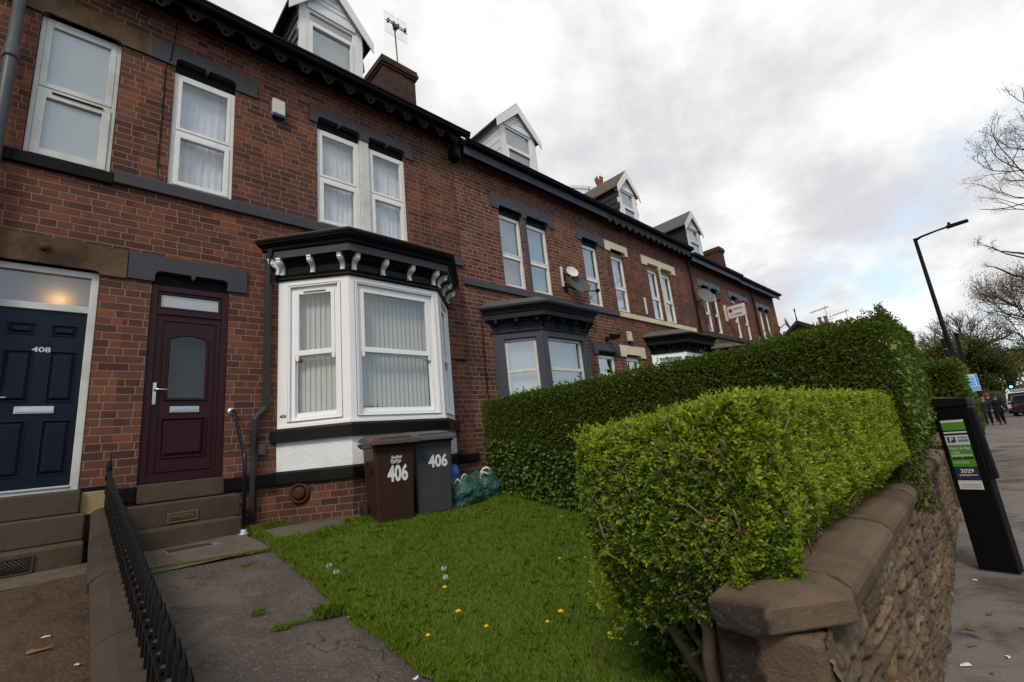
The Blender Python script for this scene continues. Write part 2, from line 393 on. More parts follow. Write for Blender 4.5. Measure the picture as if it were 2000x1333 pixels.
BLACK_PAINT = plain('black_gloss_paint', (0.0055, 0.005, 0.005), 0.30, 0.2, 5, bump=0.08, dirt=(0.018, 0.016, 0.016), dirt_amt=0.5)
BLACK_MATT = plain('black_weathered_paint', (0.006, 0.0055, 0.0055), 0.6, 0.25, 5, bump=0.15, dirt=(0.018, 0.016, 0.015), dirt_amt=0.5)
GREY_PAINT = plain('grey_masonry_paint', (0.062, 0.060, 0.070), 0.6, 0.10, 3, bump=0.12, dirt=(0.045, 0.043, 0.046), dirt_amt=0.45)
SLATE_PAINT = plain('slate_blue_paint', (0.062, 0.068, 0.088), 0.55, 0.09, 3, bump=0.1, dirt=(0.045, 0.045, 0.055), dirt_amt=0.4)
DARK_TRIM = plain('charcoal_paint', (0.022, 0.022, 0.028), 0.5, 0.15, 4, bump=0.1)
BLUE_TRIM = plain('blue_grey_paint', (0.085, 0.105, 0.145), 0.5, 0.15, 4, dirt=(0.16, 0.17, 0.19), dirt_amt=0.4)
CREAM = plain('cream_masonry_paint', (0.60, 0.54, 0.38), 0.7, 0.07, 3, bump=0.1, dirt=(0.34, 0.30, 0.17), dirt_amt=0.5)
CREAM_DK = plain('dark_cream_stone', (0.30, 0.27, 0.14), 0.8, 0.15, 5, bump=0.2)  # darker cream, used only on the recessed head panels
RAWSTONE = stone('sooty_sandstone', (0.19, 0.115, 0.060), (0.11, 0.068, 0.042), (0.026, 0.019, 0.017), amt=0.85)
STEPSTONE = stone('worn_step_stone', (0.105, 0.080, 0.052), (0.068, 0.051, 0.036), (0.036, 0.027, 0.021), amt=0.6, bump=0.35)
LEADING = plain('grey_lead', (0.085, 0.080, 0.075), 0.6, 0.3, 5, bump=0.2, dirt=(0.14, 0.13, 0.11), dirt_amt=0.5)
SLATE = plain('roof_slate', (0.060, 0.056, 0.058), 0.6, 0.3, 9, bump=0.3, bscale=14)
GLASS = glass_mat('window_glass', (.92, .94, .94), base=0.16)
GLASS_DOOR = glass_mat('darkened_door_glass', (0.5, 0.5, 0.5), base=0.05)  # tint darkens the pane to stand in for a dark reflection
GLASS_HI = glass_mat('coated_window_glass', base=0.30)
NET = plain('net_curtain', (0.74, 0.75, 0.82), 0.9, 0.28, 10, stretch=(5, 5, .6), bump=.4, bscale=30, dirt=(.55, .56, .62), dirt_amt=.5)
BLIND = plain('roller_blind', (0.40, 0.42, 0.43), 0.9, 0.06, 3)
BLIND_SKY = plain('sky_reflection_blind', (0.26, 0.32, 0.42), 0.9, 0.10, 2)  # blue of the reflected sky put into the blind's colour
LOUVRE = plain('cream_vertical_blind', (0.50, 0.49, 0.42), 0.8, 0.06, 3)
INSIDE = plain('dark_room', (0.030, 0.028, 0.026), 0.9, 0.2, 2)
MAROON = plain('maroon_upvc', (0.030, 0.0085, 0.011), 0.36, 0.18, 18, bump=0.10, bscale=70, stretch=(1, 1, .15))
NAVY = plain('navy_woodgrain_door', (0.0055, 0.0075, 0.019), 0.36, 0.25, 14, bump=0.35, bscale=60, stretch=(1, 1, .12))
CHROME = plain('brushed_metal', (0.62, 0.62, 0.62), 0.22, 0.05, 10, metal=1.0)
SILVER = plain('satin_aluminium', (0.60, 0.60, 0.60), 0.45, 0.05, 10, metal=0.8)
PIPE_GREY = plain('grey_downpipe_plastic', (0.075, 0.080, 0.090), 0.45, 0.1, 4, dirt=(0.05, 0.045, 0.04), dirt_amt=0.5)
PIPE_BLACK = plain('black_downpipe_plastic', (0.020, 0.020, 0.023), 0.4, 0.15, 4, dirt=(0.045, 0.042, 0.040), dirt_amt=0.5)
TERRA = plain('sooty_terracotta', (0.060, 0.028, 0.020), 0.85, 0.3, 7, bump=0.3, dirt=(0.022, 0.016, 0.014), dirt_amt=0.8)
POTS = plain('clay_pot', (0.24, 0.105, 0.062), 0.85, 0.3, 8, bump=0.3, dirt=(0.06, 0.045, 0.035), dirt_amt=0.6)
FROST = frosted_mat('frosted_glass', (.60, .64, .63))
FROST_DK = frosted_mat('dark_obscure_glass', (0.085, 0.083, 0.078))
FROST_LIGHT = frosted_mat('pale_obscure_glass', (0.55, 0.57, 0.57))
SILVERTEXT = plain('steel_numerals', (0.55, 0.55, 0.52), 0.35, 0.05, 5)
WHITETXT = plain('white_vinyl', (0.62, 0.62, 0.62), 0.5, 0.05, 8)
BLACKTXT = plain('black_lettering', (0.02, 0.02, 0.02), 0.5, 0.05, 8)

# ------------------------------------------------------------------ house building blocks
def xbox(F, u, o, z): return F.pt(u, o, z)
def frame_bars(mb, F, u0, u1, z0, z1, w, o0, o1, wb=None, wt=None):
    wb = wb or w; wt = wt or w
    mb.ob(F, u0, u0 + w, o0, o1, z0, z1); mb.ob(F, u1 - w, u1, o0, o1, z0, z1)
    mb.ob(F, u0 + w, u1 - w, o0, o1, z0, z0 + wb); mb.ob(F, u0 + w, u1 - w, o0, o1, z1 - wt, z1)

def curtain_mesh(F, u0, u1, z0, z1, o, kind='net'):
    mb = MB()
    if kind == 'flat':
        mb.ob(F, u0, u1, o - 0.006, o, z0, z1); return mb
    n = max(12, int((u1 - u0) / 0.022)); rows = 6; ph = random.random() * 6
    rr = []
    for i in range(rows + 1):
        z = z1 + (z0 - z1) * i / rows; k = 0.35 + 0.65 * i / rows
        rr.append([F.pt(u0 + (u1 - u0) * j / n + .008 * math.sin(j * 1.3 + i), o + k * (0.014 * math.sin(j * 1.75 + ph + 0.25 * i) * (1 + .5 * math.sin(j * .7)) + 0.010 * math.sin(j * 0.41 + ph * 2)), z) for j in range(n + 1)])
    mb.rings(rr, smooth=True); return mb

def window(par, F, u0, u1, z0, z1, o, zm=None, mat=PVC, glass=GLASS, cur='net', curmat=NET, ft=0.045, st=0.055, head=None, tilt=False, name='window', lower_only=False):
    """casement pair: outer frame, fixed light over a lower sash; o = plane of the outer frame"""
    mb = MB(); zm = zm or (z0 + z1) / 2
    frame_bars(mb, F, u0, u1, z0, z1, ft, o - 0.06, o)
    mb.ob(F, u0 + ft, u1 - ft, o - 0.06, o - 0.004, zm - 0.025, zm + 0.025)
    e = 0.0015
    up = (u0 + ft + e, u1 - ft - e, zm + 0.025 + e, z1 - ft - e); lo = (u0 + ft + e, u1 - ft - e, z0 + ft + e, zm - 0.025 - e)
    frame_bars(mb, F, *up, st * .75, o - 0.052, o + 0.004)
    frame_bars(mb, F, *lo, st, o - 0.052, o + 0.012)
    w = mesh_obj(name, mb, mat, par, bevel=0.004)
    for (a, b, c, d), s in ((up, st * .75), (lo, st)):
        g = MB(); g.quad(F.pt(a + s, o - 0.022, c + s), F.pt(b - s, o - 0.022, c + s), F.pt(b - s, o - 0.022, d - s), F.pt(a + s, o - 0.022, d - s))
        mesh_obj('pane', g, glass, w)
    if cur: mesh_obj('curtain' if cur == 'net' else 'blind', curtain_mesh(F, u0 - .04, u1 + .04, z0 - .03, z1 + .03, o - 0.13, 'net' if cur == 'net' else 'flat'), curmat, w)
    return w

def lintel(par, F, mat, x0, x1, z0, z1, notches, zn, proud=0.028, name='lintel', key=True):
    pts = [(x0, z0), (x0, z1), (x1, z1), (x1, z0)]
    low = []
    for a, b in reversed(notches):
        c = (a + b) / 2; r = 0.06
        low += [(b, z0)] + [(b - r + r * math.cos(t), zn - r + r * math.sin(t)) for t in (0.35, 0.8, 1.2, 1.57)]
        if key:
            low += [(c + 0.034, zn), (c + 0.016, zn - 0.012), (c + 0.020, zn - 0.032), (c, zn - 0.060), (c - 0.020, zn - 0.032), (c - 0.016, zn - 0.012), (c - 0.034, zn)]
        low += [(a + r - r * math.cos(t), zn - r + r * math.sin(t)) for t in (1.57, 1.2, 0.8, 0.35)] + [(a, z0)]
    mb = MB(); mb.fprism(F, pts + low, -0.11, proud)
    return mesh_obj(name, mb, mat, par)

def offset_poly(P, d):
    """offset the 3-sided bay outline outwards by d (ends stay on the wall)"""
    A, B, C, D = P; k = d * math.tan(math.radians(22.5)); q = d * math.sqrt(2) * (.68 if d > .15 else 1.0)
    return [(A[0] - q, A[1]), (B[0] - k, B[1] - d), (C[0] + k, C[1] - d), (D[0] + q, D[1])]
def bay_loft(P, prof):
    mb = MB(); mb.rings([[(x, y, z) for x, y in offset_poly(P, d)] for d, z in prof]); return mb
def corbel_mb(F, u, z0, o, h=0.24, w=0.055, dep=0.16):
    prof = [(0, 0), (.28, 0), (.30, .06), (.24, .10), (.20, .28), (.26, .42), (.52, .52), (.82, .60), (.95, .70), (.92, .84), (1.0, .88), (1.0, 1.0), (0, 1.0)]
    mb = MB(); mb.prism([F.pt(u - w / 2, o + a * dep, z0 + b * h) for a, b in prof], F.t * w)
    c = F.pt(u, o + .66 * dep, z0 + .69 * h); mb.ball(c, w * .78, 10, 7, (1, 1, .8))
    return mb

def bay_sash(par, F, u0, u1, z0, z1, o, zm, mat, glass, horns=True):
    """box sash: upper light stands forward of the lower one"""
    mb = MB(); e = .002
    frame_bars(mb, F, u0, u1, z0, z1, 0.05, o - 0.08, o - 0.004, wb=0.05)
    a, b = u0 + 0.05 + e, u1 - 0.05 - e
    frame_bars(mb, F, a, b, zm - 0.035, z1 - 0.05 - e, 0.05, o - 0.05, o + 0.004, wb=0.07)
    frame_bars(mb, F, a - .02, b + .02, z0 + 0.05 + e, zm - 0.037, 0.03, o - 0.078, o - 0.045, wb=0.05)
    if horns:
        for u in (a, b - 0.05): mb.fprism(F, [(u, zm - 0.036), (u + 0.05, zm - 0.036), (u + 0.042, zm - 0.09), (u + 0.025, zm - 0.11), (u + 0.008, zm - 0.09)], o - 0.044, o + 0.003)
    w = mesh_obj('sash_window', mb, mat, par, bevel=0.004)
    for c, d, oo, s in ((zm + 0.03, z1 - 0.10, o - 0.02, .05), (z0 + 0.10, zm - 0.065, o - 0.06, .01)):
        g = MB(); g.quad(F.pt(a + s, oo, c), F.pt(b - s, oo, c), F.pt(b - s, oo, d), F.pt(a + s, oo, d)); mesh_obj('pane', g, glass, par)
    return w

def louvre_blind(par, F, u0, u1, z0, z1, o, ang=38, pitch=0.078, wslat=0.088, first=None):
    mb = MB(); n = int((u1 - u0) / pitch)
    for i in range(n + 1):
        u = u0 + (i + .5) * (u1 - u0) / (n + 1); a = math.radians(ang + random.uniform(-5, 5)); du, do = math.cos(a) * wslat / 2, math.sin(a) * wslat / 2
        pts = []
        for k in (-1, -.5, 0, .5, 1): pts.append((u + du * k, o + do * k + 0.006 * (1 - k * k)))
        mb.rings([[F.pt(x, y, z0) for x, y in pts], [F.pt(x, y, z1) for x, y in pts]], smooth=True)
    mesh_obj('vertical_blind', mb, LOUVRE, par, fix=False)

def scallop_unit(u0, w, z0, z1, sty):
    """left half of one bargeboard unit; mirrored by the caller. returns polygon in (u,z) from the unit edge to its centre"""
    c = u0 + w / 2; H = z1 - z0
    if sty == 'pierced':
        r = 0.055; hz = z0 + 0.062
        p = [(u0, z1), (c, z1), (c, hz + 0.030), (c - 0.016, hz + 0.016), (c - 0.030, hz), (c - 0.016, hz - 0.016), (c, hz - 0.030), (c, z0)]
        p += [(c - r * math.sin(t), z0 + r - r * math.cos(t)) for t in (0.4, 0.8, 1.2, 1.57)]
        p += [(c - r - .012, z0 + r + .012), (c - r - .03, z0 + r + .008), (c - r - .034, z0 + r + .034)]
        ra = w / 2 - r - 0.034; zc_ = z0 + r + .034
        p += [(u0 + ra * math.cos(t) , zc_ + .065 * math.sin(t)) for t in (0.5, 0.9, 1.25, 1.57)]
        return p
    p = [(u0, z1), (c, z1), (c, z0)]
    p += [(c - 0.03, z0 + .015), (c - 0.05, z0 + .045), (c - .085, z0 + .05), (c - .10, z0 + .085), (c - .14, z0 + .10), (u0, z0 + .135)]
    return p
def bargeboard(par, x0, x1, pitch, z0, z1, o, sty, mat, phase=0.0):
    mb = MB(); n = int(math.ceil((x1 - x0) / pitch)); u = x0 - phase
    while u < x1 - 0.01:
        left = scallop_unit(u, pitch, z0, z1, sty); c = u + pitch / 2
        right = [(2 * c - a, b) for a, b in left][::-1]
        for poly in (left, right):
            cl = [(min(max(a, x0), x1), b) for a, b in poly]
            if max(a for a, b in cl) - min(a for a, b in cl) > 0.01: mb.fprism(FAC, cl, o - 0.028, o)
        u += pitch
    return mesh_obj('bargeboard', mb, mat, par)

def gutter(par, x0, x1, zt, mat, o=0.40, h=0.10, d=0.11):
    prof = [(o - d, zt), (o - d, zt - h), (o - .03, zt - h), (o - .012, zt - h * .75), (o - .02, zt - h * .5), (o, zt - h * .28), (o, zt)]
    mb = MB(); mb.prism([(x0, FY - a, b) for a, b in prof], (x1 - x0, 0, 0)); return mesh_obj('gutter', mb, mat, par)
def roof(par, x0, x1, ze, mat=SLATE, pitch=42):
    k = math.tan(math.radians(pitch)); ye = FY - 0.33; yr = FY + 4.4; zr = ze + k * (yr - ye)
    mb = MB(); mb.prism([(x0, ye, ze), (x0, yr, zr), (x0, yr + 5.0, zr - k * 5.0), (x0, yr + 5.0, zr - k * 5 - .12), (x0, yr, zr - .12), (x0, ye, ze - .05)], (x1 - x0, 0, 0))
    return mesh_obj('roof', mb, mat, par)
def soffit(par, x0, x1, z, mat):
    mb = MB(); mb.box(x0, x1, FY - 0.29, FY - 0.003, z - .02, z); return mesh_obj('soffit', mb, mat, par)

def shiplap(mb, pts, step, drop):
    pass
def dormer(par, x0, x1, z0, ze, za, cheek, cheek_kind, frame, roofmat, zr, yf=6.5, fascia=PVC, ov=0.10, midrail=0.5, toplight=False, pk=0.9, ze_roof=7.6):
    """gabled dormer: front posts, window, boarded gable, verge boards, cheeks and a pitched roof running back into the main slope"""
    F = Fr((0, yf), (1, 0), (0, -1)); c = (x0 + x1) / 2; pw = 0.13
    roofy = lambda z: (FY - 0.33) + (z - ze_roof) / pk
    yb, yr = roofy(ze) + .25, roofy(za) + .25
    mb = MB(); mb.ob(F, x0, x0 + pw, -0.14, 0, z0, ze); mb.ob(F, x1 - pw, x1, -0.14, 0, z0, ze)
    mb.ob(F, x0 + pw, x1 - pw, -0.12, 0.015, ze - 0.10, ze)
    # boarded gable
    n = 6
    for i in range(n):
        a, b = i / n, (i + 1) / n; zb, zt = ze + (za - .06 - ze) * a, ze + (za - .06 - ze) * b
        wa, wb = (x1 - x0) / 2 * (1 - a), (x1 - x0) / 2 * (1 - b)
        o1 = 0.004; mb.prism([F.pt(c - wa, -0.1, zb), F.pt(c + wa, -0.1, zb), F.pt(c + wb, -0.1, zt), F.pt(c - wb, -0.1, zt)], F.n * 0.1)
        mb.ob(F, c - wa + .02, c + wa - .02, 0, 0.010, zb + .002, zb + 0.02)
    d = mesh_obj('dormer', mb, frame, par, bevel=0.003)
    # window
    a, b = x0 + pw + .002, x1 - pw - .002
    wm_ = MB(); frame_bars(wm_, F, a, b, z0, ze - 0.102, 0.05, -0.08, -0.01)
    zm = z0 + (ze - z0) * midrail
    wm_.ob(F, a + .05, b - .05, -0.08, -0.012, zm - .025, zm + .025)
    frame_bars(wm_, F, a + .052, b - .052, z0 + .052, zm - .027, 0.045, -0.07, 0.004)
    mesh_obj('window_frame', wm_, PVC if frame is not PVC_OLD else PVC_OLD, d, bevel=0.003)
    g = MB()
    for (u0, u1, q0, q1) in ((a + .05, b - .05, zm + .025, ze - .152), (a + .097, b - .097, z0 + .097, zm - .072)):
        g.quad(F.pt(u0, -.04, q0), F.pt(u1, -.04, q0), F.pt(u1, -.04, q1), F.pt(u0, -.04, q1))
    mesh_obj('pane', g, GLASS_HI, d)
    mesh_obj('blind', curtain_mesh(F, a + .03, b - .03, z0 + .01, ze - .12, -0.12, 'flat'), BLIND, d)
    # cheeks with courses
    for s, x in ((-1, x0), (1, x1)):
        ck = MB(); rows = 8
        for i in range(rows):
            za_, zb_ = z0 - .3 + (ze - z0 + .3) * i / rows, z0 - .3 + (ze - z0 + .3) * (i + 1) / rows
            oa, ob_ = (0.030, 0.010) if cheek_kind != 'board' else (0.024, 0.016)
            y1a, y1b = roofy(za_) + .25, roofy(zb_) + .25
            if cheek_kind == 'slate':
                m_ = 7; ys = np.linspace(yf + .002, y1b, m_ + 1)
                for j in range(m_):
                    off = 0.5 * (ys[1] - ys[0]) * (i % 2); p, q = ys[j] + off, min(ys[j + 1] + off - .006, y1b)
                    if q - p < .01: continue
                    j_ = random.uniform(0, .006)
                    ck.hexa([(x, p, za_), (x + s * (oa + j_), p, za_), (x + s * (oa + j_), q, za_), (x, q, za_), (x, p, zb_), (x + s * ob_, p, zb_), (x + s * ob_, q, zb_), (x, q, zb_)])
            else:
                ck.hexa([(x, yf + .002, za_), (x + s * oa, yf + .002, za_), (x + s * oa, y1a, za_), (x, y1a, za_), (x, yf + .002, zb_), (x + s * ob_, yf + .002, zb_), (x + s * ob_, y1b, zb_), (x, y1b, zb_)])
        mesh_obj('cheek', ck, cheek, d)
    # roof and verge boards
    kx = (za - ze) / ((x1 - x0) / 2); e = ov + .06; zz = ze - kx * e
    rb = MB(); y0 = yf - .07; up = 0.05
    L = [(x0 - e, zz), (c, za), (x1 + e, zz), (x1 + e, zz + up), (c, za + up * 1.3), (x0 - e, zz + up)]
    rb.add([(x, y0, z) for x, z in L] + [(L[0][0], roofy(zz) + .3, L[0][1]), (L[1][0], yr, L[1][1]), (L[2][0], roofy(zz) + .3, L[2][1]), (L[3][0], roofy(zz) + .3, L[3][1]), (L[4][0], yr, L[4][1]), (L[5][0], roofy(zz) + .3, L[5][1])],
           [(0, 1, 4, 5), (1, 2, 3, 4), (0, 6, 7, 1), (1, 7, 8, 2), (5, 4, 10, 11), (4, 3, 9, 10), (0, 5, 11, 6), (2, 8, 9, 3)])
    mesh_obj('dormer_roof', rb, roofmat, d)
    vb = MB(); t = 0.20
    for s in (-1, 1):
        xe = c + s * ((x1 - x0) / 2 + e); p = [(xe, zz - t * .9), (xe, zz + .035), (c, za + .045), (c, za - t * 1.15)]
        vb.prism([(x, y0 - .024, z) for x, z in p], (0, .022, 0))
    mesh_obj('verge_board', vb, fascia, d, bevel=0.003)
    return d

def chimney(par, x0, x1, y0, y1, z0, z1, mat=BRICK_K, pots=0, cap=True):
    mb = MB(); mb.box(x0, x1, y0, y1, z0, z1 - .26)
    for i, (d, a, b) in enumerate(((.035, .26, .19), (.07, .188, .10), (.05, .098, .0))): mb.box(x0 - d, x1 + d, y0 - d, y1 + d, z1 - a, z1 - b)
    c = mesh_obj('chimney', mb, mat, par)
    for k in range(pots):
        y = y0 + (y1 - y0) * (k + .5) / pots; p = MB(); x = (x0 + x1) / 2
        p.lathe((x, y, z1 + .001), [(.15, 0), (.13, .08), (.115, .30), (.14, .36), (.15, .40), (.12, .44), (.10, .44), (.09, .2)], 12)
        for j in range(6):
            th = j * math.pi / 3; p.box(x + .12 * math.cos(th) - .03, x + .12 * math.cos(th) + .03, y + .12 * math.sin(th) - .03, y + .12 * math.sin(th) + .03, z1 + .441, z1 + .52)
        mesh_obj('chimney_pot', p, POTS, c)
    return c

def panel_mould(mb, F, u0, u1, z0, z1, o, w=0.028, h=0.014, raised=True):
    """raised moulding ring round a panel, with a bevelled field inside"""
    R = lambda d, oo: [F.pt(u0 + d, oo, z0 + d), F.pt(u1 - d, oo, z0 + d), F.pt(u1 - d, oo, z1 - d), F.pt(u0 + d, oo, z1 - d)]
    mb.rings([R(0, o), R(w * .35, o + h), R(w * .65, o + h), R(w, o - .010), R(w * 1.2, o - .010), R(w * 2.2, o + .006 if raised else o - .010)], closed=True)
    mb.quad(*R(w * 2.2, o + .006 if raised else o - .010))
def leaf_face(mb, F, u0, u1, z0, z1, o, holes, depth=.016):
    wall_faces(mb, F, u0, u1, z0, z1, holes, depth, o)

HOUSES = 'brick terraced houses in one row'
def downpipe(par, pts, mat, r=0.034, square=True, clips=()):
    mb = MB()
    if square: mb.tube(pts, r, 4, smooth=False)
    else: mb.tube(pts, r, 12)
    for x, y, z in clips: mb.box(x - r * 1.5, x + r * 1.5, y - r * 1.25, y + r * 1.25, z - .02, z + .02)
    return mesh_obj('downpipe', mb, mat, par, bevel=0.004 if square else 0)

# ------------------------------------------------------------------ the terrace
def house(x0, label, z=1.0):
    return thing('terraced_house', (x0, FY, z), label, 'house', HOUSES)
def shell(par, x0, x1, ze, holes, mat, depth, x1end=False, zb=0.6):
    mb = MB(); wall_faces(mb, FAC, x0, x1, zb, ze, holes, depth)
    if x1end:
        mb.quad((x1, FY, zb), (x1, FY + 9, zb), (x1, FY + 9, ze), (x1, FY + 4.4, ze + 4.3), (x1, FY, ze + .3))
    w = mesh_obj('wall', mb, mat, par, fix=False)
    r = MB(); a, b, y0, y1, t = x0 + .02, x1 - .02, FY + .16, FY + 1.5, ze - .1
    r.quad((a, y1, zb), (b, y1, zb), (b, y1, t), (a, y1, t)); r.quad((a, y0, zb), (a, y1, zb), (a, y1, t), (a, y0, t)); r.quad((b, y0, zb), (b, y1, zb), (b, y1, t), (b, y0, t))
    r.quad((a, y0, t), (b, y0, t), (b, y1, t), (a, y1, t)); r.quad((a, y0, 4.55), (b, y0, 4.55), (b, y1, 4.55), (a, y1, 4.55))
    mesh_obj('inner_wall', r, INSIDE, par, fix=False)
    return w
def band(par, name, x0, x1, z0, z1, mat, proud=0.045, joints=None):
    mb = MB(); n = max(1, int(round((x1 - x0) / (joints or 99)))); xs = [x0 + (x1 - x0) * i / n for i in range(n + 1)]
    for a, b in zip(xs, xs[1:]): mb.ob(FAC, a + .001, b - .001, -.05, proud, z0, z1)
    return mesh_obj(name, mb, mat, par, bevel=0.006)
def head_panel(par, notches, z0, z1, o, mat):
    for a, b in notches:
        mb = MB(); mb.ob(FAC, a, b, o - .04, o - .012, z0, z1); mesh_obj('head_panel', mb, mat, par)

# --- house with the navy door (number 408)
h = house(-3.6, 'brick terraced house with navy door and bare sandstone lintels')
shell(h, -3.6, 0.358, 7.62, [(-0.66, 0.145, 1.62, 3.90), (-0.56, 0.135, 5.08, 6.86)], BRICK_A, 0.10)
lintel(h, FAC, RAWSTONE, -0.98, 0.405, 6.83, 7.115, [(-0.56, 0.135)], 6.86, key=False)
lintel(h, FAC, RAWSTONE, -1.05, 0.352, 3.86, 4.185, [(-0.66, 0.145)], 3.90, key=False)
mb = MB(); mb.lathe(FAC.pt(-0.30, .028, 4.075), [(.045, 0), (.045, .012), (.03, .022), (.012, .03)], 12, (0, -1, 0)); mesh_obj('rosette', mb, RAWSTONE, h)
band(h, 'sill_band', -1.4, 0.168, 4.945, 5.08, BLACK_MATT, 0.05, 0.8)
window(h, FAC, -0.555, 0.130, 5.085, 6.845, -0.045, 5.93, PVC_OLD, FROST, cur=None, ft=0.04, st=0.075)
mb = MB(); mb.ob(FAC, -.40, .02, -.032, -.022, 5.885, 5.905); mesh_obj('trickle_vent', mb, BLACK_MATT, h)
mb = MB(); frame_bars(mb, FAC, -0.655, 0.140, 1.645, 3.885, 0.065, -0.10, -0.03, wb=0.03); mb.ob(FAC, -0.59, 0.075, -0.10, -0.034, 3.43, 3.50)
fr = mesh_obj('door_frame', mb, PVC_OLD, h, bevel=0.005)
g = MB(); g.ob(FAC, -0.588, 0.073, -0.075, -0.068, 3.502, 3.818); mesh_obj('fanlight_pane', g, FROST_DK, fr)
mb = MB(); mb.ball((-0.150, FY + .17, 3.56), .05); mesh_obj('hall_lamp', mb, emit('lit_bulb', (1.0, 0.56, 0.20), 30.0), h)
P6 = [(-0.49, -0.285, 3.165, 3.295), (-0.185, 0.02, 3.165, 3.295), (-0.49, -0.275, 2.50, 3.02), (-0.175, 0.035, 2.50, 3.02), (-0.475, -0.265, 1.80, 2.335), (-0.175, 0.045, 1.80, 2.335)]
mb = MB(); leaf_face(mb, FAC, -0.588, 0.074, 1.70, 3.428, -0.055, P6, .02)
for q in P6: panel_mould(mb, FAC, *q, -0.055, .022, .006)
dr = mesh_obj('door', mb, NAVY, h, fix=False)
mb = MB(); mb.ob(FAC, -0.588, 0.074, -0.095, -0.018, 1.677, 1.698); mesh_obj('threshold_bar', mb, SILVER, h, bevel=.004)
mb = MB(); mb.ob(FAC, -0.365, -0.095, -0.055, -0.045, 2.395, 2.465); mb.ob(FAC, -0.355, -0.105, -0.045, -0.040, 2.405, 2.44); mesh_obj('letterbox', mb, SILVER, dr, bevel=.004)
mb = MB(); mb.ob(FAC, -0.565, -0.53, -0.055, -0.043, 2.42, 2.66); mb.tube([FAC.pt(-.548, -.045, 2.54), FAC.pt(-.548, 0, 2.54), FAC.pt(-.42, 0, 2.545)], .010); mesh_obj('handle', mb, CHROME, dr)
text_mesh('number', '408', 0.070, SILVERTEXT, dr, FAC.pt(-0.232, -0.054, 3.022), (1, 0, 0), (0, 0, 1), .0015, 1.25, lift=.003)
st = MB()
st.box(-0.70, 0.16, FY - .075, FY + .12, 1.43, 1.642); st.box(-0.85, 0.20, FY - .30, FY + .02, 1.20, 1.428); st.box(-0.85, 0.20, FY - .60, FY - .01, 0.85, 1.198)
stp = mesh_obj('steps', st, STEPSTONE, h, bevel=.014)
def grille(par, x0, x1, y, z0, z1, mat, back):
    m1 = MB(); m1.box(x0, x1, y - .002, y + .004, z0, z1); mesh_obj('vent_backing', m1, back, par)
    m2 = MB(); n = int((x1 - x0) / .026)
    hh = z1 - z0
    for i in range(-int(hh / .026) - 1, n + 1):
        for s in (1, -1):
            a = x0 + i * .026 if s > 0 else x1 - i * .026; za, zb = z0, z1; xa, xb = a, a + s * hh
            if s > 0:
                if xa < x0: za += x0 - xa; xa = x0
                if xb > x1: zb -= xb - x1; xb = x1
            else:
                if xa > x1: za += xa - x1; xa = x1
                if xb < x0: zb -= x0 - xb; xb = x0
            if zb - za < .01: continue
            m2.tube([(xa, y - .006, za), (xb, y - .006, zb)], .0035, 4)
    for a, b, c, e in ((x0, x1, z0, z0 + .012), (x0, x1, z1 - .012, z1), (x0, x0 + .012, z0 + .012, z1 - .012), (x1 - .012, x1, z0 + .012, z1 - .012)): m2.box(a, b, y - .012, y - .003, c, e)
    return mesh_obj('vent_grille', m2, mat, par)
RUST = plain('rusty_brass_grille', (0.17, 0.115, 0.050), 0.6, 0.3, 12, metal=0.4); RUSTD = plain('rusty_iron_grille', (0.060, 0.040, 0.034), 0.7, 0.3, 12, metal=0.3)
grille(stp, -0.52, -0.10, FY - .603, 1.03, 1.165, RUSTD, BLACK_MATT)
downpipe(h, [(-.725, FY - .10, 3.0), (-.72, FY - .10, 5.45), (-.72, FY - .10, 7.5)], PIPE_GREY, .05, False)
mb = MB(); mb.lathe((-.72, FY - .10, 6.06), [(.051, 0), (.060, .004), (.060, .05), (.056, .055), (.056, .16), (.051, .165)], 14); mesh_obj('pipe_collar', mb, PIPE_GREY, h)
bargeboard(h, -3.6, 0.355, 0.35, 7.39, 7.585, 0.285, 'pierced', BLACK_MATT, phase=0.1); soffit(h, -3.6, .355, 7.60, BLACK_MATT)
gutter(h, -3.6, 0.355, 7.70, BLACK_MATT); roof(h, -3.6, 0.355, 7.69)
band(h, 'plinth_band', 0.146, 0.352, 1.615, 1.66, BLACK_MATT, .012)
mb = MB(); mb.ob(FAC, 0.165, 0.352, -.02, .022, 1.40, 1.615); mesh_obj('quoin_stone', mb, plain('pale_sandstone_block', (.33, .25, .13), .85, .2, 6, bump=.4, dirt=(.12, .09, .06)), h, bevel=.006)

# --- house with the maroon door and the white bay (number 406)
h406 = h = house(0.36, 'brick terraced house with maroon door and white bay window')
P406 = [(1.93, FY), (2.60, FY - .67), (4.04, FY - .67), (4.71, FY)]
NW = [(0.655, 1.345)]; PW = [(2.46, 3.155), (3.31, 4.0)]
shell(h, 0.358, 5.115, 7.62, [(0.58, 1.355, 1.62, 4.03), (.655, 1.345, 5.12, 6.97), (2.46, 4.0, 5.12, 6.97), (2.05, 4.6, 2.0, 4.0)], BRICK_A, 0.085)
lintel(h, FAC, GREY_PAINT, 0.407, 1.605, 6.825, 7.115, NW, 6.955)
lintel(h, FAC, GREY_PAINT, 2.34, 4.165, 6.83, 7.13, PW, 6.955)
lintel(h, FAC, GREY_PAINT, 0.362, 1.54, 3.87, 4.185, [(0.60, 1.335)], 4.0)
head_panel(h, NW + PW, 6.772, 6.97, -0.055, BLACK_MATT); head_panel(h, [(0.582, 1.353)], 3.848, 4.028, -0.05, BLACK_MATT)
band(h, 'sill_band', 0.170, 5.13, 4.975, 5.122, GREY_PAINT, 0.05, 1.2)
for a, b in NW + PW: window(h, FAC, a + .002, b - .002, 5.125, 6.765, -0.03, 5.92)
mb = MB(); mb.ob(FAC, 3.158, 3.307, -.08, .012, 5.125, 6.83); mesh_obj('mullion', mb, PVC_OLD, h, bevel=.006)
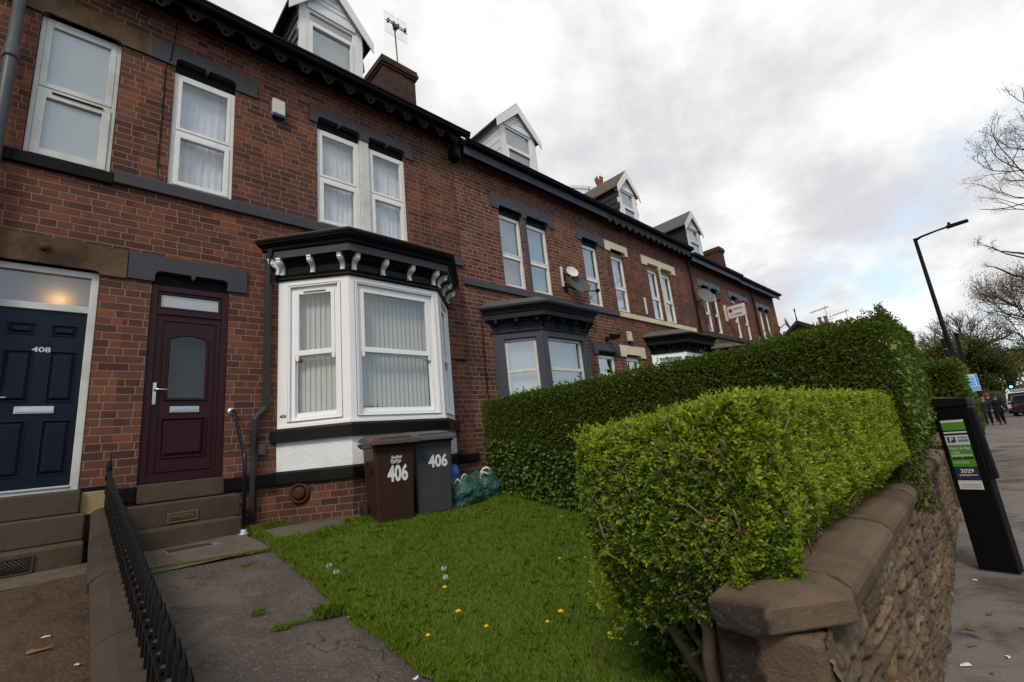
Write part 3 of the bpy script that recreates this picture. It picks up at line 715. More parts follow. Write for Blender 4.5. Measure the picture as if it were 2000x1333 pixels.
# door
mb = MB(); frame_bars(mb, FAC, .582, 1.353, 1.63, 3.845, .068, -.085, -.022, wb=.05); mb.ob(FAC, .652, 1.283, -.085, -.026, 3.50, 3.565)
frame_bars(mb, FAC, .652, 1.283, 3.567, 3.775, .03, -.07, -.034)
fr = mesh_obj('door_frame', mb, MAROON, h, bevel=.006)
g = MB(); g.ob(FAC, .684, 1.251, -.06, -.054, 3.60, 3.742); mesh_obj('fanlight_pane', g, FROST_LIGHT, fr)
GL = (0.79, 1.145, 2.535, 3.24); LP = (0.745, 1.185, 1.875, 2.325); arch = [(0.79 + .355 * i / 12, 3.215 + .045 * math.sin(math.pi * i / 12)) for i in range(13)]
mb = MB(); leaf_face(mb, FAC, .652, 1.283, 1.683, 3.498, -.045, [(0.79, 1.145, 2.535, 3.215), LP], .02)
panel_mould(mb, FAC, *LP, -.045, .025, .012); panel_mould(mb, FAC, LP[0] + .05, LP[1] - .05, LP[2] + .05, LP[3] - .05, -.047, .018, .008)
for (a, b, c, e, w_) in ((.705, 1.235, 1.735, 3.445, .022),):
    R = lambda dd, oo: [FAC.pt(a + dd, oo, c + dd), FAC.pt(b - dd, oo, c + dd), FAC.pt(b - dd, oo, e - dd), FAC.pt(a + dd, oo, e - dd)]
    mb.rings([R(0, -.045), R(w_ * .3, -.034), R(w_ * .7, -.034), R(w_, -.046)], closed=True)
ring_o = [(GL[0] - .03, GL[2] - .03), (GL[1] + .03, GL[2] - .03), (GL[1] + .03, 3.235)] + [(u, z + .03) for u, z in arch[::-1]] + [(GL[0] - .03, 3.235)]
ring_i = [(GL[0] + .004, GL[2] + .004), (GL[1] - .004, GL[2] + .004), (GL[1] - .004, 3.21)] + [(u, z) for u, z in arch[::-1]] + [(GL[0] + .004, 3.21)]
mb.rings([[FAC.pt(u, -.045, z) for u, z in ring_o], [FAC.pt(u, -.030, z) for u, z in [((a * .7 + c_ * .3), (b * .7 + e_ * .3)) for (a, b), (c_, e_) in zip(ring_o, ring_i)]], [FAC.pt(u, -.030, z) for u, z in [((a * .3 + c_ * .7), (b * .3 + e_ * .7)) for (a, b), (c_, e_) in zip(ring_o, ring_i)]], [FAC.pt(u, -.052, z) for u, z in ring_i]], closed=True)
dr = mesh_obj('door', mb, MAROON, h, fix=False)
g = MB(); g.quad(*[FAC.pt(u, -.0435 - .001, z) for u, z in ring_i]); mesh_obj('door_pane', g, GLASS_DOOR, dr)
g = MB(); g.ob(FAC, .70, 1.24, -.12, -.10, 2.4, 3.4); mesh_obj('pane_backing', g, plain('dark_reflection_backing', (.09, .09, .09), .5), dr)  # grey sheet added behind the pane to carry its dark reflection
mb = MB(); mb.ob(FAC, .825, 1.10, -.045, -.034, 2.375, 2.445); mb.ob(FAC, .838, 1.087, -.034, -.029, 2.388, 2.425); mesh_obj('letterbox', mb, CHROME, dr, bevel=.004)
mb = MB(); mb.ob(FAC, .662, .692, -.045, -.032, 2.47, 2.71); mb.tube([FAC.pt(.677, -.034, 2.63), FAC.pt(.677, .012, 2.63), FAC.pt(.79, .012, 2.628)], .010); mesh_obj('handle', mb, CHROME, dr)
st = MB(); st.box(.584, 1.36, FY - .07, FY + .12, 1.435, 1.627); st.box(.50, 1.47, FY - .30, FY + .02, 1.20, 1.427); st.box(.50, 1.42, FY - .60, FY - .01, .85, 1.205)
stp = mesh_obj('steps', st, STEPSTONE, h, bevel=.014)
grille(stp, .815, 1.075, FY - .303, 1.225, 1.322, RUST, BLACK_MATT)
band(h, 'plinth_band', 1.362, 1.99, 1.455, 1.60, BLACK_PAINT, .05); band(h, 'plinth_band', 4.66, 5.15, 1.455, 1.58, BLACK_PAINT, .05); band(h, 'plinth_band', .362, .578, 1.46, 1.615, BLACK_PAINT, .05)
bargeboard(h, 0.36, 5.13, 0.35, 7.39, 7.585, 0.285, 'pierced', BLACK_MATT, phase=.105); soffit(h, .36, 5.13, 7.60, BLACK_MATT)
gutter(h, .36, 5.29, 7.70, BLACK_MATT); roof(h, .36, 5.2, 7.69)
mb = MB(); mb.fprism(FAC, [(5.0, 7.20), (5.13, 7.14), (5.13, 7.39), (5.0, 7.39)], 0, .24); mesh_obj('eaves_bracket', mb, BLACK_MATT, h)
chimney(h, 4.88, 5.78, 8.40, 9.24, 9.2, 11.22)
SLATEC = plain('slate_hung_cheek', (.085, .075, .075), .6, .3, 9, bump=.2)
dormer(h, 2.25, 3.37, 7.95, 9.30, 10.0, SLATEC, 'slate', PVC, SLATE, 8.0, midrail=.74, ze_roof=7.7, ov=.12)
downpipe(h, [(1.80, FY - .10, 4.50), (1.79, FY - .055, 4.36), (1.78, FY - .05, 2.42), (1.76, FY - .05, 2.37), (1.69, FY - .05, 2.31), (1.665, FY - .05, 2.26), (1.66, FY - .05, 1.00)], PIPE_BLACK, .043, True)
# bay
BAYF = Fr(P406[1], (1, 0), (0, -1)); s2_ = math.sqrt(.5); BAYL = Fr(P406[0], (s2_, -s2_), (-s2_, -s2_)); BAYR = Fr(P406[2], (s2_, s2_), (s2_, -s2_))
LF, LS = 1.44, .67 * math.sqrt(2)
mb = MB(); WF = (.11, 1.21, 2.21, 4.0)
for F, L, hole in ((BAYL, LS, (.165, .80, 2.21, 4.0)), (BAYF, LF, (.12, LF - .12, 2.21, 4.0)), (BAYR, LS, (LS - .80, LS - .165, 2.21, 4.0))):
    wall_faces(mb, F, 0, L, 2.13, 4.102, [hole], .05)
    for w_, pr in ((.035, .012), (.014, .020)):
        frame_bars(mb, F, hole[0] - .038, hole[1] + .038, hole[2] - .0, hole[3] + .038, w_, 0, pr, wb=.001)
    mb.ob(F, .0 + .012, L - .012, 0, .014, 2.13, 2.165)
bay = mesh_obj('bay_window', mb, WHITE_PAINT, h, fix=False)
bay_sash(bay, BAYL, .167, .798, 2.212, 3.998, -.02, 3.09, WHITE_PAINT, GLASS); bay_sash(bay, BAYF, .122, LF - .122, 2.212, 3.998, -.02, 3.09, WHITE_PAINT, GLASS); bay_sash(bay, BAYR, LS - .798, LS - .167, 2.212, 3.998, -.02, 3.09, WHITE_PAINT, GLASS)
louvre_blind(bay, BAYF, .16, LF - .16, 2.25, 3.96, -.19, ang=32, pitch=.074); louvre_blind(bay, BAYL, .20, .77, 2.25, 3.96, -.17, ang=14, pitch=.078); louvre_blind(bay, BAYR, LS - .77, LS - .2, 2.25, 3.96, -.17, ang=14, pitch=.078)
mesh_obj('plinth', bay_loft(P406, [(0, .6), (0, 1.47)]), brick('sooty_plinth_brick', (.13, .050, .033), (.055, .028, .023), (.21, .155, .115), soot=.6, pale=.12), bay, fix=False)
mesh_obj('plinth_band', bay_loft(P406, [(0.0, 1.46), (.05, 1.462), (.05, 1.585), (.035, 1.61), (-.02, 1.612)]), BLACK_PAINT, bay, fix=False)
mesh_obj('render_panel', bay_loft(P406, [(.0, 1.60), (.004, 1.97)]), RENDER, bay, fix=False)
mesh_obj('sill_band', bay_loft(P406, [(0.0, 1.962), (.06, 1.965), (.06, 2.10), (.045, 2.13), (-.03, 2.135)]), BLACK_PAINT, bay, fix=False)
mesh_obj('frieze', bay_loft(P406, [(-.02, 4.10), (.02, 4.10), (.038, 4.115), (.038, 4.135), (.022, 4.15), (.030, 4.165), (.012, 4.185), (.0, 4.20), (.012, 4.28), (.05, 4.34), (.10, 4.375), (.20, 4.378)]), BLACK_PAINT, bay, fix=False)
mesh_obj('fascia', bay_loft(P406, [(.185, 4.372), (.20, 4.374), (.20, 4.478), (.18, 4.482)]), GREY_PAINT, bay, fix=False)
mesh_obj('cornice', bay_loft(P406, [(.18, 4.478), (.215, 4.482), (.23, 4.50), (.235, 4.53), (.27, 4.555), (.30, 4.575), (.305, 4.60), (.32, 4.605), (.32, 4.635), (.29, 4.64)]), BLACK_MATT, bay, fix=False)
rf = bay_loft(P406, [(.325, 4.632), (.325, 4.648), (.0, 4.76), (-.5, 4.80)]); mesh_obj('bay_roof', rf, LEADING, bay, fix=False)
for F, us in ((BAYL, (.07, .48, .885)), (BAYF, (.075, .505, .935, LF - .075)), (BAYR, (.07, .48, .885))):
    for u in us: mesh_obj('corbel', corbel_mb(F, u, 4.175, .006, .20, .055, .165), WHITE_PAINT, bay)
mesh_obj('corbel', corbel_mb(Fr((1.91, FY), (0, -1), (-1, 0)), .06, 4.175, .0, .20, .05, .15), WHITE_PAINT, bay)
mb = MB(); mb.ob(BAYL, .33, .63, -.016, .004, 3.925, 3.948); mesh_obj('trickle_vent', mb, PVC_OLD, bay, bevel=.004)
text_mesh('number', '406', .062, BLACKTXT, bay, BAYL.pt(.085, .002, 2.285), BAYL.t, (0, 0, 1), .001, 1.05, lift=.002)
mb = MB(); cpt = BAYL.pt(.30, 0, 1.335); mb.lathe(cpt, [(.125, -.02), (.128, .02), (.115, .04), (.095, .045), (.088, .02), (.080, .015)], 22, BAYL.n); mb.lathe(cpt, [(.082, -.015), (.074, .05), (.060, .066), (.03, .074), (.005, .075)], 22, BAYL.n)
mesh_obj('air_vent', mb, TERRA, bay)

mb = MB(); mb.tube([(.64, FY - .035, 7.5), (.60, FY - .034, 6.9), (.555, FY - .008, 6.75), (.55, FY - .008, 5.45), (.56, FY - .06, 5.16), (.60, FY - .06, 5.13)], .006, 5); mesh_obj('cable', mb, BLACK_MATT, h)
mb = MB(); mb.ob(FAC, 4.80, 5.06, -.01, .004, 3.155, 3.205); mesh_obj('air_brick', mb, BLACK_MATT, h)
# --- house with the dark grey bay (number 404)
h = house(5.12, 'brick terraced house with dark grey bay window and white dormer')
RD = .115
PW = [(6.22, 6.93), (7.05, 7.79)]; NW = [(9.05, 9.76)]; DW = [(9.06, 9.84)]
shell(h, 5.12, 10.028, 7.50, [(a, b, 4.80, 6.60) for a, b in PW + NW] + [(9.06, 9.84, 1.2, 3.64), (5.95, 8.25, 1.9, 3.6)], BRICK_B, RD)
lintel(h, FAC, SLATE_PAINT, 6.01, 7.995, 6.505, 6.825, PW, 6.60, key=False); lintel(h, FAC, SLATE_PAINT, 8.87, 10.045, 6.505, 6.805, NW, 6.60, key=False); lintel(h, FAC, SLATE_PAINT, 8.885, 10.025, 3.55, 3.84, DW, 3.65, key=False)
head_panel(h, PW + NW, 6.465, 6.60, -.09, DARK_TRIM); head_panel(h, DW, 3.545, 3.645, -.09, DARK_TRIM)
band(h, 'sill_band', 5.13, 10.262, 4.63, 4.755, SLATE_PAINT, .05, 1.7)
for a, b in PW + NW: window(h, FAC, a + .002, b - .002, 4.802, 6.46, -.105, 5.55, PVC, GLASS_HI, 'flat', BLIND_SKY, ft=.05, st=.035)
mb = MB(); mb.ob(FAC, 6.932, 7.048, -.112, .008, 4.757, 6.505); mesh_obj('mullion', mb, SLATE_PAINT, h, bevel=.012)
mb = MB(); mb.ob(FAC, 9.062, 9.838, -.15, -.10, 1.2, 3.03); frame_bars(mb, FAC, 9.062, 9.838, 1.2, 3.545, .06, -.15, -.085); mb.ob(FAC, 9.125, 9.775, -.15, -.088, 3.05, 3.13); frame_bars(mb, FAC, 9.2, 9.70, 2.2, 2.95, .03, -.10, -.09)
dr = mesh_obj('door', mb, PVC, h); g = MB(); g.ob(FAC, 9.124, 9.776, -.12, -.115, 3.132, 3.483); mesh_obj('fanlight_pane', g, GLASS_HI, dr)
mb = MB(); mb.ob(FAC, 5.2, 10.02, .245, .275, 7.27, 7.455); mesh_obj('fascia_board', mb, SLATE_PAINT, h); soffit(h, 5.135, 10.02, 7.46, DARK_TRIM)
gutter(h, 5.2, 10.02, 7.55, BLACK_MATT, h=.09); roof(h, 5.12, 10.03, 7.54)
SHIP = plain('white_shiplap_boards', (.62, .62, .64), .4, .05, 4, dirt=(.4, .4, .38), dirt_amt=.3)
dormer(h, 6.75, 7.93, 7.85, 9.12, 9.70, SHIP, 'board', PVC, SLATE, 8, midrail=.50, ze_roof=7.55)
P404 = [(5.74, FY), (6.40, FY - .67), (7.78, FY - .67), (8.44, FY)]
def bay2(par, P, body, cornicem, glass, sashm, ztop, body_lab=None, curm=BLIND, zroof=None):
    A, B, C, D = P; Lf = C[0] - B[0]; Ls = math.hypot(B[0] - A[0], B[1] - A[1])
    BF = Fr(B, (1, 0), (0, -1)); BL = Fr(A, (s2_, -s2_), (-s2_, -s2_)); BR = Fr(C, (s2_, s2_), (s2_, -s2_))
    m1 = MB(); zs0, zs1 = 1.75, ztop - .15
    hs = ((BL, Ls, (.20, Ls - .13, zs0, zs1)), (BF, Lf, (.14, Lf - .14, zs0, zs1)), (BR, Ls, (.13, Ls - .20, zs0, zs1)))
    for F, L, hole in hs:
        wall_faces(m1, F, 0, L, .7, ztop, [hole], .10)
        m1.ob(F, .0, .05, 0, .014, .7, ztop); m1.ob(F, L - .05, L, 0, .014, .7, ztop)
    b = mesh_obj('bay_window', m1, body, par, fix=False)
    for F, L, hole in hs: window(b, F, hole[0] + .002, hole[1] - .002, hole[2], hole[3] - .002, -.07, hole[3] - .80, sashm, glass, 'flat', curm, ft=.05, st=.05, name='sash_window') if False else None
    for F, L, hole in hs:
        fm = MB(); a, bb, c, e = hole[0] + .002, hole[1] - .002, hole[2], hole[3] - .002; zm = e - .62
        frame_bars(fm, F, a, bb, c, e, .055, -.13, -.07); fm.ob(F, a + .055, bb - .055, -.13, -.074, zm - .03, zm + .03)
        w = mesh_obj('sash_window', fm, sashm, b, bevel=.004)
        for q0, q1 in ((c + .055, zm - .03), (zm + .03, e - .055)):
            g = MB(); g.quad(F.pt(a + .055, -.10, q0), F.pt(bb - .055, -.10, q0), F.pt(bb - .055, -.10, q1), F.pt(a + .055, -.10, q1)); mesh_obj('pane', g, glass, b)
        mesh_obj('blind', curtain_mesh(F, a, bb, c, e, -.22, 'flat'), curm, b)
    t = ztop
    mesh_obj('frieze', bay_loft(P, [(-.02, t - .03), (.03, t - .03), (.03, t), (.012, t + .02), (0, t + .03), (.01, t + .14), (.05, t + .19), (.10, t + .21), (.2, t + .212)]), cornicem, b, fix=False)
    mesh_obj('cornice', bay_loft(P, [(.185, t + .205), (.20, t + .21), (.20, t + .30), (.22, t + .31), (.24, t + .35), (.30, t + .40), (.32, t + .41), (.32, t + .445)]), cornicem, b, fix=False)
    mesh_obj('bay_roof', bay_loft(P, [(.325, t + .44), (.33, t + .455), (.30, t + .475), (0, t + .62), (-.5, t + .66)]), LEADING, b, fix=False)
    for F, us in ((BL, (.08, Ls * .5, Ls - .08)), (BF, (.08, Lf * .36, Lf * .65, Lf - .08)), (BR, (.08, Ls * .5, Ls - .08))):
        for u in us: mesh_obj('corbel', corbel_mb(F, u, t + .02, .004, .185, .05, .15), cornicem, b)
    return b
bay2(h, P404, plain('charcoal_blue_paint', (.052, .056, .072), .45, .1, 3, bump=.06), DARK_TRIM, GLASS_HI, PVC_OLD, 3.76)
downpipe(h, [(5.52, FY - .03, 4.4), (5.47, FY - .03, 4.0), (5.45, FY - .03, 1.0)], plain('black_cable', (.02, .02, .02), .6), .010, False)

# --- house with cream lintels (number 402)
h = house(10.035, 'brick terraced house with cream painted lintels and scalloped black fascia')
NW = [(10.30, 11.03)]; PW = [(12.21, 12.91), (13.02, 13.75)]; DW = [(10.29, 11.02)]
shell(h, 10.032, 14.97, 7.46, [(a, b, 4.80, 6.58) for a, b in PW + NW] + [(10.29, 11.02, 1.2, 3.62), (12.0, 14.0, 1.9, 3.6)], BRICK_A, RD)
lintel(h, FAC, CREAM, 10.052, 11.165, 6.495, 6.775, NW, 6.58, key=False); lintel(h, FAC, CREAM, 11.94, 13.985, 6.47, 6.76, PW, 6.56, key=False); lintel(h, FAC, CREAM, 10.03, 11.25, 3.555, 3.855, DW, 3.62, key=False)
head_panel(h, NW, 6.43, 6.58, -.09, CREAM_DK); head_panel(h, PW, 6.41, 6.56, -.09, CREAM_DK); head_panel(h, DW, 3.55, 3.62, -.08, CREAM_DK)
band(h, 'sill_band', 10.268, 14.75, 4.635, 4.765, CREAM, .05, 2.2)
for a, b in PW + NW: window(h, FAC, a + .002, b - .002, 4.805, 6.41 if a > 12 else 6.43, -.105, 5.53, PVC, GLASS_HI, 'net', NET, ft=.05, st=.035)
mb = MB(); mb.ob(FAC, 12.912, 13.018, -.112, .008, 4.767, 6.47); mesh_obj('mullion', mb, CREAM, h, bevel=.01)
mb = MB(); mb.ob(FAC, 10.292, 11.018, -.15, -.10, 1.2, 3.03); frame_bars(mb, FAC, 10.292, 11.018, 1.2, 3.545, .07, -.15, -.085); mb.ob(FAC, 10.363, 10.947, -.15, -.088, 3.05, 3.13)
dr = mesh_obj('door', mb, PVC, h); g = MB(); g.ob(FAC, 10.364, 10.946, -.12, -.115, 3.132, 3.473); mesh_obj('fanlight_pane', g, GLASS_HI, dr)
bargeboard(h, 10.035, 14.97, .33, 7.19, 7.44, .275, 'wave', plain('grey_black_fascia', (.034, .036, .042), .55, .2, 5), phase=.1); soffit(h, 10.035, 14.97, 7.46, DARK_TRIM)
gutter(h, 10.03, 14.98, 7.55, BLACK_MATT, h=.09); roof(h, 10.035, 14.97, 7.54)
dormer(h, 11.63, 12.65, 7.85, 9.10, 9.66, plain('dark_tile_cheek', (.040, .036, .038), .6, .3, 9, bump=.2), 'slate', PVC, plain('brown_dormer_tiles', (.10, .08, .062), .8, .3, 8), 8, midrail=.48, ze_roof=7.55, ov=.07)
bay2(h, [(11.60, FY), (12.27, FY - .67), (13.76, FY - .67), (14.43, FY)], WHITE_PAINT, BLACK_MATT, GLASS_HI, WHITE_PAINT, 3.72)
c = chimney(h, 14.25, 15.2, 8.45, 9.2, 9.2, 11.02)
for x in (14.42, 15.0):
    p = MB(); p.lathe((x, 8.8, 11.021), [(.14, 0), (.13, .08), (.12, .26), (.15, .32), (.16, .38), (.12, .42), (.10, .42)], 12)
    for j in range(6):
        th = j * math.pi / 3; p.box(x + .13 * math.cos(th) - .03, x + .13 * math.cos(th) + .03, 8.8 + .13 * math.sin(th) - .03, 8.8 + .13 * math.sin(th) + .03, 11.421 + .021, 11.54)
    mesh_obj('chimney_pot', p, POTS, c)
downpipe(h, [(15.06, FY - .30, 7.42), (15.06, FY - .06, 7.15), (15.03, FY - .06, 1.0)], PIPE_BLACK, .04, False)

# --- house with blue-grey lintels (number 400)
h = house(14.98, 'brick terraced house with faded blue lintels and weathered dormer')
PW = [(15.88, 16.53), (16.67, 17.32)]; NW = [(18.55, 19.22)]
shell(h, 14.975, 19.36, 7.36, [(a, b, 4.80, 6.52) for a, b in PW + NW], BRICK_C, RD)
lintel(h, FAC, BLUE_TRIM, 15.62, 17.54, 6.43, 6.70, PW, 6.52, key=False); lintel(h, FAC, BLUE_TRIM, 18.34, 19.34, 6.42, 6.70, NW, 6.52, key=False)
head_panel(h, PW + NW, 6.40, 6.52, -.09, BLACK_MATT)
band(h, 'sill_band', 15.0, 19.34, 4.62, 4.755, DARK_TRIM, .05)
for a, b in PW + NW: window(h, FAC, a + .002, b - .002, 4.805, 6.395, -.105, 5.53, PVC, GLASS, 'net', NET, ft=.05, st=.03)
mb = MB(); mb.ob(FAC, 16.532, 16.668, -.112, .008, 4.757, 6.43); mesh_obj('mullion', mb, BLACK_MATT, h, bevel=.01)
mb = MB(); mb.ob(FAC, 14.98, 19.36, .245, .275, 7.13, 7.30); mesh_obj('fascia_board', mb, BLUE_TRIM, h); soffit(h, 14.98, 19.36, 7.31, DARK_TRIM)
gutter(h, 14.985, 19.36, 7.40, DARK_TRIM, h=.09); roof(h, 14.98, 19.36, 7.39)
dormer(h, 16.06, 17.24, 7.75, 9.05, 9.62, plain('black_felt_cheek', (.030, .027, .027), .7, .3, 4), 'board', PVC_OLD, LEADING, 8, fascia=PVC_OLD, midrail=.52, ze_roof=7.4)
bay2(h, [(15.25, FY), (15.92, FY - .67), (17.3, FY - .67), (17.97, FY)], DARK_TRIM, BLACK_MATT, GLASS, WHITE_PAINT, 3.62)

# --- end house (number 398)
h = house(19.365, 'last brick terraced house at the far end of the row')
NW = [(19.62, 20.29)]; PW = [(21.57, 22.20), (22.35, 22.98)]
shell(h, 19.362, 24.0, 7.32, [(a, b, 4.80, 6.48) for a, b in PW + NW], BRICK_C, RD, True)
lintel(h, FAC, BLUE_TRIM, 19.36, 20.40, 6.40, 6.68, NW, 6.48, key=False); lintel(h, FAC, BLUE_TRIM, 21.34, 23.08, 6.39, 6.65, PW, 6.48, key=False)
head_panel(h, PW + NW, 6.36, 6.48, -.09, BLACK_MATT)
band(h, 'sill_band', 19.37, 23.99, 4.62, 4.755, DARK_TRIM, .05)
for a, b in PW + NW: window(h, FAC, a + .002, b - .002, 4.805, 6.355, -.105, 5.53, PVC, GLASS, 'net', NET, ft=.05, st=.03)
mb = MB(); mb.ob(FAC, 22.202, 22.348, -.112, .008, 4.757, 6.39); mesh_obj('mullion', mb, BLACK_MATT, h, bevel=.01)
mb = MB(); mb.ob(FAC, 19.365, 24.1, .245, .275, 7.08, 7.24); mesh_obj('fascia_board', mb, BLUE_TRIM, h); soffit(h, 19.365, 24.1, 7.25, DARK_TRIM)
gutter(h, 19.365, 24.12, 7.33, DARK_TRIM, h=.08); roof(h, 19.365, 24.12, 7.32)
chimney(h, 23.38, 23.95, 8.02, 8.8, 8.5, 10.45, brick('brick_smoky', (.10, .036, .025), (.04, .022, .018), (.09, .07, .055), soot=.6))
bay2(h, [(20.95, FY), (21.62, FY - .67), (23.0, FY - .67), (23.67, FY)], DARK_TRIM, BLACK_MATT, GLASS, WHITE_PAINT, 3.58)
downpipe(h, [(20.95, FY - .3, 7.2), (20.95, FY - .06, 6.95), (20.92, FY - .06, 1.0)], PIPE_BLACK, .04, False)

# ------------------------------------------------------------------ ground
GY = [-.2, .5, 1.2, 2.2, 2.6, 3.2, 3.9, 4.6, 5.0, 5.7, 7]; GZ = [0, .12, .32, .51, .545, .63, .765, .89, .965, 1.02, 1.03]
def gz(y): return float(np.interp(y, GY, GZ))
def ground_mat(name, c1, c2, speck, scale=4, bump=.5, fine=120, patch=None, patch_col=None, rough=.9, cracks=0.0):
    m, t, b = new_mat(name); v = coords(t)
    col = mixc(t, noise(t, v, scale, 8, .7), c1, c2)
    sp = ramp(t, noise(t, v, fine, 3, .8), [(.56, (0, 0, 0)), (.68, (.75,) * 3)])
    col = mixc(t, sp, col, speck)
    if patch_col:
        f = ramp(t, noise(t, v, patch, 8, .72, .8), [(.50, (0, 0, 0)), (.62, (.75,) * 3)]); col = mixc(t, f, col, patch_col)
    b.inputs['Specular IOR Level'].default_value = 0.15
    if cracks:
        md = N(t, 'ShaderNodeTexNoise'); md.inputs['Scale'].default_value = 3.5; md.inputs['Detail'].default_value = 6; t.links.new(v, md.inputs['Vector'])
        sv = N(t, 'ShaderNodeVectorMath', operation='SCALE'); sv.inputs[3].default_value = .55; t.links.new(md.outputs['Color'], sv.inputs[0])
        av = N(t, 'ShaderNodeVectorMath', operation='ADD'); t.links.new(v, av.inputs[0]); t.links.new(sv.outputs[0], av.inputs[1])
        vo = N(t, 'ShaderNodeTexVoronoi', feature='DISTANCE_TO_EDGE'); vo.inputs['Scale'].default_value = cracks; t.links.new(av.outputs[0], vo.inputs['Vector'])
        gate = ramp(t, noise(t, v, 1.3, 3), [(.48, (0, 0, 0)), (.56, (.85,) * 3)])
        ck = mth(t, 'MULTIPLY', ramp(t, vo.outputs['Distance'], [(0, (1, 1, 1)), (.012, (0, 0, 0))]), gate); col = mixc(t, ck, col, (.016, .013, .011))
        sc_ = ramp(t, noise(t, coords(t, 'Object', (1, 7, 1)), 7, 7, .75, 1.5), [(.60, (0, 0, 0)), (.74, (.5,) * 3)]); col = mixc(t, sc_, col, speck)
    t.links.new(col, b.inputs['Base Color']); b.inputs['Roughness'].default_value = rough
    bumpn(t, b, mth(t, 'ADD', noise(t, v, fine * .6, 4, .7), mth(t, 'MULTIPLY', noise(t, v, scale * 2, 5), 1.5)), bump, .012)
    return m
ASPH = ground_mat('pavement_asphalt', (.135, .116, .106), (.180, .157, .145), (.25, .225, .205), 3, .5, 70, .9, (.062, .048, .041), cracks=.5)
ROADM = ground_mat('road_asphalt', (.07, .066, .066), (.10, .095, .095), (.16, .15, .15), 2, .3, 90)
PATHM = ground_mat('worn_tarmac_path', (.050, .041, .037), (.088, .073, .066), (.24, .205, .18), 5, 1.0, 60, 1.9, (.120, .098, .080), cracks=1.1)
SLABM = ground_mat('concrete_slab', (.085, .068, .052), (.120, .098, .077), (.20, .175, .15), 4, .7, 60, 2.2, (.060, .048, .040), cracks=.9)
GRAVELM = ground_mat('brown_fine_gravel', (.060, .038, .025), (.092, .060, .040), (.15, .11, .08), 9, 1.0, 60, 3, (.045, .029, .020))
SOIL = ground_mat('lawn_turf', (.055, .085, .012), (.080, .115, .018), (.095, .085, .03), 6, .8, 60, 2.2, (.060, .052, .022))
DIRT = ground_mat('garden_soil', (.05, .038, .026), (.075, .058, .04), (.1, .09, .07), 6, .8, 60)
def sheet(name, mat, x0, x1, y0, y1, z, nx=1, ny=1, zf=None, edge=None, kind='structure', jit=0):
    mb = MB(); rr = []
    for j in range(ny + 1):
        y = y0 + (y1 - y0) * j / ny; a, b = x0, x1
        if edge: a, b = edge(y)
        rr.append([(a + (b - a) * i / nx, y, (zf(a + (b - a) * i / nx, y) if zf else z)) for i in range(nx + 1)])
    mb.rings(rr, smooth=bool(zf)); o = mesh_obj(name, mb, mat, None, fix=False); return tag(o, kind=kind)
def wob(y, k=1.0, s=0.0): return k * (.030 * math.sin(y * 5.1 + s) + .022 * math.sin(y * 11.7 + s * 2) + .014 * math.sin(y * 23 + s))
sheet('ground', DIRT, -400, 900, -400, 500, -.16)
sheet('pavement', ASPH, -12, 160, -.95, .80, 0, 40, 3, zf=lambda x, y: .004 * math.sin(x * 1.3) * math.sin(y * 4))
sheet('road', ROADM, -60, 700, -10.0, -1.08, -.11)
mb = MB()
for i in range(90): mb.box(-12 + i * .915, -12 + (i + 1) * .915 - .008, -1.08, -.952, -.15, .006 + random.uniform(-.003, .003))
struct('kerb', mb, ground_mat('kerb_stone', (.22, .20, .18), (.30, .28, .25), (.35, .33, .3), 3, .3, 60))
sheet('road_marking', plain('worn_white_paint', (.60, .60, .58), .7, .2, 6), 30, 110, -3.15, -3.05, -.105)
WL = lambda x: .49 + .029 * x          # street face of the front wall
sheet('path', PATHM, .46, 1.6, .2, 5.05, 0, 14, 60, zf=lambda x, y: gz(y) + .012 * math.sin(x * 5 + y * 3) * math.sin(y * 2.1) - .006)
sheet('forecourt', DIRT, .46, 5.2, 4.7, 6.32, 0, 6, 12, zf=lambda x, y: gz(y) - .02)
sheet('doorstep_slab', SLABM, .46, 1.46, 4.86, 5.72, 0, 8, 6, zf=lambda x, y: gz(y) + .012 + (.004 * math.sin(x * 6)), edge=lambda y: (.46, 1.43 + .010 * math.sin(y * 9)))
sheet('house_side_slab', SLABM, 1.6, 3.3, 5.05, 5.75, 0, 10, 6, zf=lambda x, y: gz(y) + .004)
LE = lambda y: 1.47 + wob(y, .8)
def lawn_z(x, y): return gz(y) + .016 + .012 * math.sin(x * 2.3 + 1) * math.sin(y * 1.9) - .03 * max(0, 1 - (x - LE(y)) / .12)
def lawn_top(x): return 5.02 if x < 1.9 else (5.08 if x < 2.35 else min(5.6, 5.02 + .0 * x))
sheet('lawn', SOIL, 1.47, 5.0, .9, 5.16, 0, 40, 60, zf=lawn_z, edge=lambda y: (LE(y), 5.0))
sheet('gravel_yard', GRAVELM, -6, .24, -.2, 5.25, 0, 40, 60, zf=lambda x, y: gz(y) + .010 * math.sin(x * 4 + y * 2) * math.sin(y * 3.3))
sheet('yard_slab', SLABM, -3.0, .24, 5.25, 5.75, 0, 6, 2, zf=lambda x, y: gz(y) + .006)
sheet('neighbour_garden', DIRT, 5.0, 30, .9, 6.32, 0, 10, 20, zf=lambda x, y: gz(y))

